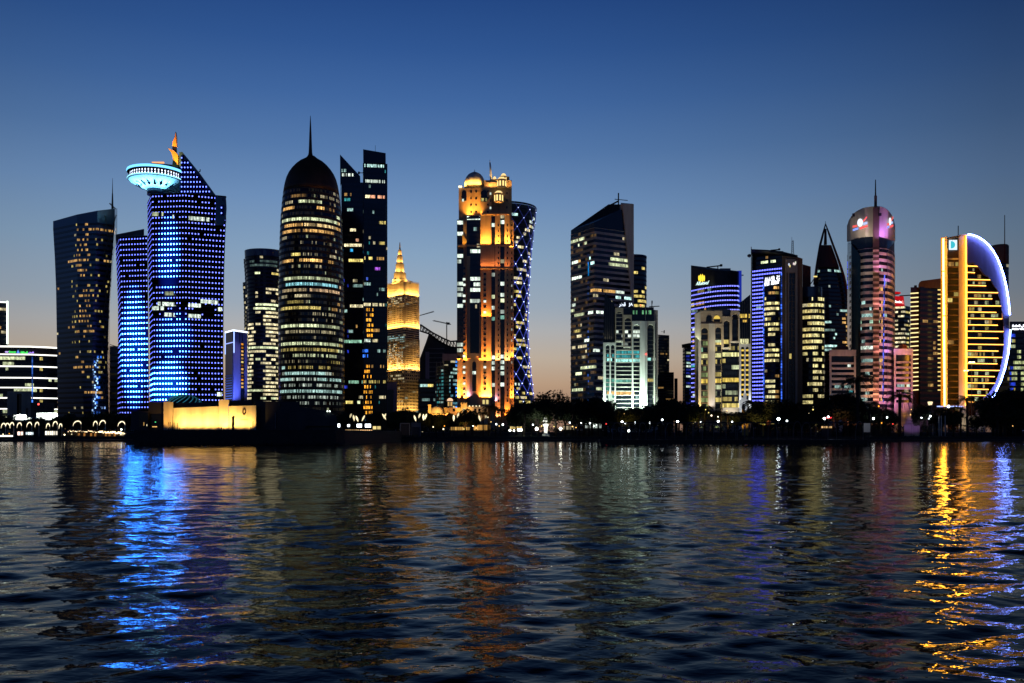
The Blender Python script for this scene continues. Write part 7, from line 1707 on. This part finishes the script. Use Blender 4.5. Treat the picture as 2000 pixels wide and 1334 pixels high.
kiosk(234, 243.5, 843, 850, 468, 'cream lit ticket kiosk at the right end of the waterside terrace', (1, .8, .5), 1.8, n=2)
lamp_post(237, 838.8, .5, 470, (.85, 1, .95), 10, 'white globe lamp above the cream lit ticket kiosk', None)
t = thing('gate_frame', 'pale square gate frame standing alone on the centre shore', 'gate', base(791, 470))
part_prism(t, 'frame', [(781, 850), (781, 826), (801, 826), (801, 850), (799, 850), (799, 828), (783, 828), (783, 850)], 470, 1, 'beige_stone'); part_prism(t, 'panel', rect(783, 828, 799, 850), 470.6, .2, 'brown_stone'); flood(791, 838, 462, 791, 836, 470, (1, .8, .6), 60, 100)
t = thing('service_hut', 'plain grey flat roofed hut right of the pale gate frame', 'hut', base(811, 472)); part_prism(t, 'wall', rect(803, 825, 822, 852), 472, 5, 'grey_stone'); part_prism(t, 'roof', rect(802.5, 824, 822.5, 825), 471.6, 6, 'dark_metal'); part_prism(t, 'shutter', rect(805, 834, 820, 852), 471.8, .3, 'dark_cladding')
# lit fountain
t = thing('fountain', 'white glowing tiered fountain between dark park trees', 'fountain', base(1066, 474)); k = 474 / F; fx = PX(1066, 474)
MB().lathe(fx, 474, [(7 * k, LZ), (7 * k, PZ(848, 474)), (3.6 * k, PZ(847, 474)), (3.4 * k, PZ(834, 474)), (5.5 * k, PZ(831, 474)), (5.6 * k, PZ(829.5, 474)), (2, PZ(829, 474)), (1.6 * k, PZ(827, 474)), (1.4 * k, PZ(823, 474)), (3.2 * k, PZ(821, 474)), (.1, PZ(820.5, 474))], 16).build('basin', 'white_stone', t)
m = MB(); rnd = random.Random(3)
for i in range(16):
    a = rnd.uniform(0, 2 * PI); hgt = rnd.uniform(4, 9); o_ = rnd.uniform(1, 6); m.tube([(fx, 474, PZ(822, 474)), (fx + o_ * .5 * k * math.cos(a), 474 + o_ * .5 * k * math.sin(a), PZ(822 - hgt, 474)), (fx + o_ * k * math.cos(a), 474 + o_ * k * math.sin(a), PZ(823 + hgt * .2, 474))], [.18, .22, .08], 5)
m.build('water_jets', 'white_paint', t)
flood(1060, 846, 466, 1065, 826, 474, (.95, 1, .92), 7000, 70); flood(1073, 846, 467, 1067, 828, 474, (1, 1, .85), 5000, 70)
t = thing('pyramid_fountain', 'stepped violet lit pyramid fountain right of the palms', 'fountain', base(1782, 500))
for i, (w_, y0, y1) in enumerate(((14, 828, 822), (11.5, 821.8, 814), (8.5, 813.8, 808), (5.5, 807.8, 802), (2.6, 801.8, 793))): part_prism(t, 'step', [(1782 - w_, y0), (1782 - w_ * .86, y1), (1782 + w_ * .86, y1), (1782 + w_, y0)], 497 + i * .6, 12 - i * 1.6, 'pale_stone')
part_prism(t, 'plinth', rect(1766, 828.2, 1798, 852), 496, 12, 'pale_stone')
flood(1782, 846, 480, 1782, 812, 498, (.55, .28, 1), 3600, 60); m = MB(); m.ball(PT(1779.6, 810, 496.4), .5, 8, 0, col('A', 5)); m.build('lamp_globe', 'lamp', t)
# golden ring sculpture and golden sails
t = thing('ring_sculpture', 'golden ring on a golden gateway with a brown door leaf above the pier', 'sculpture', base(1497, 500)); c = PT(1496.5, 795, 500); k = 500 / F
MB().tube([(c[0] + 6.2 * k * math.cos(2 * PI * i / 28), 500 + .8 * math.sin(i), c[2] + 8.6 * k * math.sin(2 * PI * i / 28)) for i in range(29)], .95, 8).build('ring', 'gold_plate', t)
part_prism(t, 'pillar', rect(1489, 807, 1492.5, 852), 499.5, 1.4, 'gold_plate'); part_prism(t, 'panel', rect(1492.8, 804, 1497, 818), 500, 1, 'gold_plate'); part_prism(t, 'door_leaf', [(1497.5, 800), (1502, 797), (1505.6, 799), (1505.6, 852), (1497.5, 852)], 499.7, 1.0, 'red_stone'); part_prism(t, 'disc', [(1496.5 + 5.4 * math.cos(2 * PI * i / 20), 795 + 7.6 * math.sin(2 * PI * i / 20)) for i in range(20)], 501, .4, 'gold_plate')
flood(1491, 845, 488, 1496, 800, 500, (1, .68, .2), 15000, 55); flood(1506, 806, 492, 1499, 795, 500, (1, .8, .4), 3000, 70)
t = thing('gold_sails', 'cluster of upright golden lit blades left of the ring sculpture', 'sculpture', base(1455, 500))
for x0, x1, yt in ((1449, 1451.6, 799), (1452, 1453.6, 800), (1456, 1459.5, 806), (1459.8, 1461.4, 813)): part_prism(t, 'blade', [(x0, 852), (x0, yt + 6), ((x0 + x1) / 2, yt), (x1, yt + 6), (x1, 852)], 500 + x0 % 3, .8, 'gold_plate')
flood(1454, 848, 488, 1455, 812, 500, (1, .62, .15), 14000, 55)
t = thing('lit_column', 'pale golden lit column with a round head left of the orange sodium lamp', 'column', base(1593.5, 500)); MB().lathe(PX(1593.5, 500), 500, [(1.4 * k * 1.2, LZ), (1.5 * k, PZ(812, 500)), (1.0 * k, PZ(806, 500)), (1.5 * k, PZ(803, 500)), (1.2 * k, PZ(801, 500)), (.1, PZ(799.5, 500))], 10).build('shaft', 'pale_stone', t); flood(1590, 838, 490, 1593, 812, 500, (1, .7, .3), 7000, 50)
# tall twin-head street light before the half-moon tower
def tall_light(px, py, Y, lab, r, s):
    t = thing('tall_street_light', lab, 'street light', base(px, Y)); p = PT(px, py, Y)
    MB().tube([(p[0], Y, LZ), (p[0], Y, p[2])], [.2, .11], 6).build('post', 'grey_stone', t)
    m = MB(); m.tube([(p[0] - 1.2, Y, p[2] + .1), (p[0] + 1.2, Y, p[2] + .1)], .09, 5); m.build('arm', 'grey_stone', t)
    for sx in (-.9, .9): MB().lathe(p[0] + sx, Y, [(.05, p[2] - r * .5), (r, p[2] - r * .2), (r, p[2] + .1), (.05, p[2] + .35)], 10, 0, col((1, .78, .42), s)).build('lamp_head', 'lamp', t)
tall_light(1898, 707.5, 505, 'tall twin-headed street light in front of the half-moon tower strips', .75, 9); tall_light(1887, 724, 530, 'shorter twin-headed street light against the orange tower edge', .6, 6)
t = thing('bowl_lamp', 'cream bowl lamp on a curved white pole at the brown tower foot', 'street lamp', base(1821, 486)); MB().tube([PT(1822, 852, 486), PT(1822, 815, 486), PT(1820, 798, 486)], [.25, .2, .12], 6).build('post', 'white_paint', t); k2 = 486 / F
MB().lathe(PX(1816.8, 486), 486, [(.3, PZ(792.5, 486)), (3.2 * k2, PZ(791, 486)), (4.6 * k2, PZ(786, 486)), (4.2 * k2, PZ(784.5, 486)), (.1, PZ(784.2, 486))], 14, 0, col((1, .78, .45), 1.3)).build('bowl', 'lamp', t)
t = thing('blue_canopy_lights', 'row of blue-white lights on a canopy under the orange tube', 'light row', base(1855, 560)); MB().span(PX(1830, 561), PX(1882, 561), 561, 563, PZ(797, 561), PZ(795, 561)).build('canopy', 'dark_metal', t)
for x in (1834, 1878): MB().tube([PT(x, 797, 562), PT(x, 852, 562)], .2, 5).build('post', 'dark_metal', t)
rnd = random.Random(9)
for i in range(17):
    x = 1831 + i * 3.1; big = i == 7; MB().ball(PT(x, 793.8, 560.6), .9 if big else .42, 8, 0, col((.35, .45, 1) if not big else (.8, .85, 1), 5 if big else rnd.choice((.6, 1.5, 2.5)))).build('bulb', 'lamp', t)
for px in (1834, 1838.5, 1846): 
    t = thing('flagpole', 'bare pale pole standing on the lawn under the half-moon tower', 'pole', base(px, 472), 'pale poles on the right-hand lawn'); MB().tube([PT(px, 852, 472), PT(px, 812, 472)], [.28, .2], 6).build('pole', 'white_paint', t); MB().lathe(PX(px, 472), 472, [(.5, LZ), (.5, LZ + .5), (.28, LZ + .6)], 8).build('base', 'grey_stone', t)

def bulb(px, py, r, c, s, Y=486):
    t = thing('garden_lamp', 'small lamp on a thin stake among the waterfront trees', 'lamp', (PX(px, Y), Y, LZ), 'small garden lamps among the waterfront trees'); p = PT(px, py, Y)
    MB().tube([(p[0], Y, LZ), (p[0], Y, p[2])], [.06, .04], 5).build('stake', 'dark_metal', t); MB().ball(p, r, 8, 0, col(c, s)).build('bulb', 'lamp', t)
for q in ((953, 815, .3, 'W', 3), (959, 824, .25, 'A', 3), (975, 832, .3, 'A', 3), (1022, 817, .25, 'W', 2), (1034, 806, .22, 'W', 2), (1048, 818, .3, 'A', 2), (1058, 832, .35, 'Y', 2), (1078, 811, .45, 'A', 2), (1082, 833, .3, 'Y', 2), (1108, 820, .3, 'B', 5), (1112, 816, .25, 'B', 5), (1107, 808, .4, 'W', 1.5), (1144, 808, .22, 'W', 2), (1148, 810, .25, 'Y', 2), (1118, 833, .35, 'A', 3), (1125, 835, .3, 'A', 2.5), (1160, 832, .4, 'H', 3), (1165, 830, .35, 'H', 3), (1183, 817, .4, 'A', 2.5), (1184, 828, .3, 'R', 3), (1196, 822, .22, 'W', 2), (1219, 808, .4, 'A', 2), (1221, 813, .4, 'A', 2), (1339, 807, .35, 'A', 1.5), (1354, 826, .4, 'Y', 2.5), (1358, 825, .3, 'W', 2), (1384, 806, .35, 'Y', 2.5), (1378, 800, .35, 'Y', 2), (1420, 802, .4, 'A', 2), (1434, 818, .3, 'O', 2.5), (1580, 808, .35, 'W', 4), (1588, 800, .4, 'Y', 2), (1700, 793, .3, 'W', 4), (1716, 793.5, .4, 'O', 6), (1780, 800, .3, 'A', 3), (1722, 826, .35, 'O', 3), (1744, 828, .3, 'R', 3), (1938, 824, .25, 'W', 1.5), (1965, 795, .3, 'B', 3), (1978, 832, .3, 'A', 1.5), (676, 845, .3, 'W', 4), (730, 843, .3, 'A', 3), (846, 834, .3, 'W', 4), (866, 838, .45, 'W', 3), (868, 832, .35, 'O', 2), (906, 838, .3, 'Y', 2), (924, 832, .35, 'H', 4), (930, 836, .3, 'A', 3), (6, 848, .3, 'W', 3), (18, 847, .3, 'O', 2), (140, 848, .3, 'W', 2), (126, 849, .4, 'W', 5)): bulb(q[0], q[1], q[2] * .9, q[3], q[4], 470 if q[1] > 824 else 486)
# ---------------- trees
def broad_tree(seed, h=9.0, w_=7.5):
    rnd = random.Random(seed); t = bpy.data.objects.new('tree', None); COL.objects.link(t)
    m = MB(); top = h * .42
    m.tube([(0, 0, 0), (.1, .05, top * .6), (-.05, .1, top)], [.32, .24, .18], 7)
    limbs = []
    for i in range(6):
        a = 2 * PI * i / 6 + rnd.uniform(-.4, .4); r = rnd.uniform(.40, .66) * w_ / 2; z = rnd.uniform(.58, .8) * h
        m.tube([(0, 0, top * rnd.uniform(.75, 1)), (r * .5 * math.cos(a), r * .5 * math.sin(a), (top + z) / 2 + .2), (r * math.cos(a), r * math.sin(a), z)], [.14, .09, .03], 5); limbs.append((r * math.cos(a), r * math.sin(a), z))
    m.build('trunk', 'bark', t)
    lobes = [(0, 0, h * .74, w_ * .30)] + [(x * .9, y * .9, z * rnd.uniform(.82, .98), w_ * rnd.uniform(.16, .27)) for x, y, z in limbs] + [(rnd.uniform(-.3, .3) * w_, rnd.uniform(-.3, .3) * w_, h * rnd.uniform(.5, .92), w_ * rnd.uniform(.12, .2)) for _ in range(5)]
    c = MB(); vs = []; fs = []
    for x, y, z, r in lobes:
        for i in range(int(430 * (r / (w_ * .25)) ** 1.7)):
            d = Vector((rnd.gauss(0, 1), rnd.gauss(0, 1), rnd.gauss(0, .85))).normalized() * r * rnd.uniform(.45, 1.12) ** .7
            p = Vector((x, y, z)) + d; s = rnd.uniform(.16, .38); a = Vector((rnd.gauss(0, 1), rnd.gauss(0, 1), rnd.gauss(0, 1))).normalized(); b_ = a.orthogonal().normalized(); n0 = len(vs)
            vs += [tuple(p + a * s), tuple(p + b_ * s * .6), tuple(p - a * s), tuple(p - b_ * s * .6)]; fs.append((n0, n0 + 1, n0 + 2, n0 + 3))
    c.add(vs, fs); c.build('crown', 'leaf', t); return t
def palm_tree(seed, h=8.0, fr=3.4, n=26):
    rnd = random.Random(seed); t = bpy.data.objects.new('palm_tree', None); COL.objects.link(t)
    m = MB(); bend = rnd.uniform(-.4, .4); m.tube([(bend * (k / 6) ** 2, 0, h * k / 6) for k in range(7)], [.30, .26, .24, .22, .22, .24, .27], 8); m.build('trunk', 'bark', t)
    c = MB(); vs = []; fs = []; o = Vector((bend, 0, h))
    for i in range(n):
        a = 2 * PI * i / n * 2.4 + rnd.uniform(-.2, .2); up = rnd.uniform(-.25, 1.25); ln = fr * rnd.uniform(.75, 1.1)
        d = Vector((math.cos(a), math.sin(a), 0)); side = Vector((-math.sin(a), math.cos(a), 0)); prev = None
        for k in range(9):
            q = k / 8; p = o + d * ln * q * (1 - .12 * q) + Vector((0, 0, up * ln * q * .75 - 1.05 * ln * q * q))
            if prev is not None and k > 1:
                for sd in (-1, 1):
                    for e in range(2):
                        b0 = prev.lerp(p, e / 2); wv = .62 * math.sin(PI * min(1, q + .08)) * fr / 3.4 + .08; n0 = len(vs)
                        tip = b0 + side * sd * wv + d * wv * .55 - Vector((0, 0, wv * .55)); vs += [tuple(b0), tuple(b0 + d * .16), tuple(tip)]; fs.append((n0, n0 + 1, n0 + 2))
            if prev is not None:
                n0 = len(vs); vs += [tuple(prev + side * .04), tuple(prev - side * .04), tuple(p - side * .03), tuple(p + side * .03)]; fs.append((n0, n0 + 1, n0 + 2, n0 + 3))
            prev = p
    c.add(vs, fs); c.build('fronds', 'palm_leaf', t); return t
BT = [broad_tree(s, 9, w_) for s, w_ in ((1, 7.5), (2, 8.5), (3, 6.5), (4, 7.5), (5, 9.0))]; PTS = [palm_tree(s, 8, 3.4, n) for s, n in ((1, 26), (2, 30), (3, 24), (4, 28))]
used = set()
def plant(protos, px, top, Y, h0, lab, cat, group, rnd=random.Random(77), sx=1.0):
    h = PZ(top, Y) - LZ; i = rnd.randrange(len(protos)); s = h / h0; rz = rnd.uniform(0, 6.28); loc = (PX(px, Y), Y, LZ + .03)
    o = protos[i]
    if o.name in used: o = copy_tree(o, loc, rz=rz)
    else: used.add(o.name); o.location = loc; o.rotation_euler = (0, 0, rz)
    o.scale = (s * sx, s * sx, s); tag(o, lab, cat, group); return o
def trees(lst, lab, group, Y=480):
    for q in lst: plant(BT, q[0], q[1], (q[2] if len(q) > 2 else Y) + random.uniform(-4, 4), 9.4, lab, 'tree', group, sx=q[3] if len(q) > 3 else 1.0)
def palms(lst, lab, group, Y=484):
    for q in lst: plant(PTS, q[0], q[1], (q[2] if len(q) > 2 else Y) + random.uniform(-4, 4), 9.2, lab, 'palm tree', group, sx=q[3] if len(q) > 3 else 1.0)
trees([(-12, 812), (6, 806), (24, 818), (48, 820), (62, 812), (80, 814), (92, 818), (106, 816), (120, 812), (134, 806), (150, 812), (168, 810), (182, 804), (200, 802), (214, 806), (228, 804), (242, 806)], 'small dark bushy tree behind the arched lamps of the left shore', 'trees on the left shore', 492)
trees([(670, 802), (682, 806), (724, 806), (738, 803), (762, 806), (776, 800), (790, 797), (806, 800), (822, 802), (838, 806), (852, 807), (866, 806), (880, 806), (893, 810)], 'dark tree behind the leaf-shaped lamps of the centre shore', 'trees on the centre shore', 496)
trees([(908, 797, 482, 1.2), (922, 801), (1008, 788), (1022, 784, 486, 1.1), (1038, 790), (1050, 782, 484, 1.2), (1068, 776, 490, 1.2)], 'dark round tree in the park at the ornate tower foot', 'park trees at the ornate tower foot', 484)
trees([(1085, 761, 478, 1.0)], 'tallest bushy park tree, rising between the lattice tower and the slanted tower', None, 478)
trees([(1064, 786), (1104, 788), (1124, 784), (1140, 776, 486, 1.2), (1156, 774, 488, 1.2), (1168, 776), (1180, 784), (1192, 800), (1131, 792), (1206, 800)], 'dark round park tree in front of the slanted tower', 'park trees in front of the slanted tower', 484)
palms([(955, 786), (968, 789, 488), (978, 794), (944, 800)], 'palm tree in front of the orange lit tower base', 'palms at the orange tower base')
trees([(1232, 796), (1246, 798), (1262, 792, 490, 1.2), (1278, 790), (1294, 784, 492, 1.2), (1308, 778, 492, 1.2), (1322, 776), (1336, 782), (1350, 792), (1342, 800)], 'dark dense tree between the two arched buildings', 'trees between the arched buildings', 488)
palms([(1184, 776, 500), (1212, 792), (1224, 798), (1376, 788), (1364, 796), (1392, 798), (1408, 800), (1422, 802)], 'palm tree before the arched stone buildings', 'palms before the arched buildings')
trees([(1440, 800), (1470, 790), (1478, 796), (1514, 778, 486, 1.2), (1528, 784), (1540, 792), (1556, 798), (1572, 800), (1584, 796), (1634, 770, 490, 1.3), (1648, 764, 490, 1.3), (1660, 768)], 'dark tree behind the pier in front of the lettered tower', 'trees behind the pier', 488)
palms([(1468, 776, 490), (1482, 782), (1554, 780, 490), (1566, 792), (1546, 790), (1628, 764, 480), (1652, 760, 482), (1612, 784)], 'palm tree behind the pier canopy', 'palms behind the pier')
palms([(1676, 724, 470, 1.0)], 'tall palm rising against the banded logo tower', None)
palms([(1757, 757, 470, 1.15)], 'bushy palm in front of the pink podium block', None)
palms([(1890, 767, 472, .9)], 'short palm in front of the half-moon tower edge', None)
trees([(1690, 788), (1706, 794), (1736, 797), (1798, 788, 480), (1830, 794), (1862, 798), (1800, 802), (1908, 808)], 'small dark tree on the lawn below the logo tower and brown tower', 'trees on the right-hand lawn', 486)
trees([(1940, 776), (1954, 768, 486, 1.2), (1970, 762, 486, 1.3), (1988, 758, 486, 1.3), (2006, 760), (1962, 782, 480, 1.2), (1994, 784, 480, 1.2), (1946, 796, 478), (1976, 796, 478, 1.2)], 'dark tree mass at the foot of the office slab, right of the half-moon tower', 'trees right of the half-moon tower', 486)
palms([(1722, 790, 478), (1812, 786, 480), (1846, 792, 478), (1876, 790, 480), (1698, 780, 476), (1948, 780, 474), (1982, 770, 474), (1962, 786, 472)], 'palm tree on the right-hand lawn among low dark trees', 'palms on the right-hand lawn')
palms([(1024, 796, 474), (1118, 792, 474), (1150, 786, 476), (1252, 792, 476), (1290, 790, 476), (1326, 788, 478)], 'palm tree at the front edge of the dark park trees', 'palms at the front edge of the park')
for o in BT + PTS:
    if o.name not in used: raise RuntimeError('unused tree ' + o.name)
# the far edge of the park: a low garden wall and the tree belt beyond it
gw = thing('garden_wall', 'long low dark garden wall behind the waterfront trees', 'wall', (0, 556, LZ)); MB().span(-420, 420, 556, 556.5, LZ, LZ + 2.6).build('wall', 'dark_concrete', gw); MB().span(-420, 420, 555.9, 556.6, LZ + 2.61, LZ + 2.8).build('coping', 'grey_stone', gw)
tb = MB(); rnd = random.Random(41); vs = []; fs = []
for i in range(11000):
    x = rnd.uniform(-340, 350); hmax = 6.2 + 1.8 * math.sin(x * .11) + 1.3 * math.sin(x * .37 + 1)
    p = Vector((x, rnd.uniform(558, 572), LZ + rnd.uniform(.2, hmax))); s = rnd.uniform(.45, 1.0); a = Vector((rnd.gauss(0, 1), rnd.gauss(0, .6), rnd.gauss(0, 1))).normalized(); c_ = a.orthogonal().normalized(); n0 = len(vs)
    vs += [tuple(p + a * s), tuple(p + c_ * s * .7), tuple(p - a * s), tuple(p - c_ * s * .7)]; fs.append((n0, n0 + 1, n0 + 2, n0 + 3))
tb.add(vs, fs); tb.build('treeline', 'leaf', kind='stuff')
# shrubs along the quay edge
sh = MB(); rnd = random.Random(31)
for i in range(3200):
    x = rnd.uniform(-280, 290)
    if -125 < x < -60: continue
    p = Vector((x, rnd.uniform(466.8, 469.5), LZ + rnd.uniform(.1, 1.0) * (0.5 + .5 * math.sin(x * .21)))); s = rnd.uniform(.2, .5); a = Vector((rnd.gauss(0, 1), rnd.gauss(0, 1), rnd.gauss(0, 1))).normalized(); c_ = a.orthogonal()
    sh.add([tuple(p + a * s), tuple(p + c_ * s), tuple(p - a * s), tuple(p - c_ * s)], [(0, 1, 2, 3)])
sh.build('shrubbery', 'leaf', kind='stuff')

# uplights under a few crowns
for px, py, tx, ty, c, e in ((1364, 842, 1366, 796, (1, .62, .12), 9000), (1222, 842, 1224, 800, (1, .55, .12), 7000), (1420, 842, 1422, 802, (1, .6, .15), 7000), (964, 842, 968, 796, (1, .38, .06), 8000), (1072, 842, 1074, 806, (.9, .9, .35), 6000), (1480, 842, 1482, 790, (1, .6, .15), 6000), (856, 842, 852, 812, (1, .5, .12), 5000), (905, 842, 908, 806, (1, .5, .12), 5000), (1800, 842, 1798, 796, (.7, .4, 1), 5000), (1640, 842, 1640, 800, (1, .4, .2), 3500)):
    flood(px, py, 474, tx, ty, 485, c, e, 75, .8, .3)
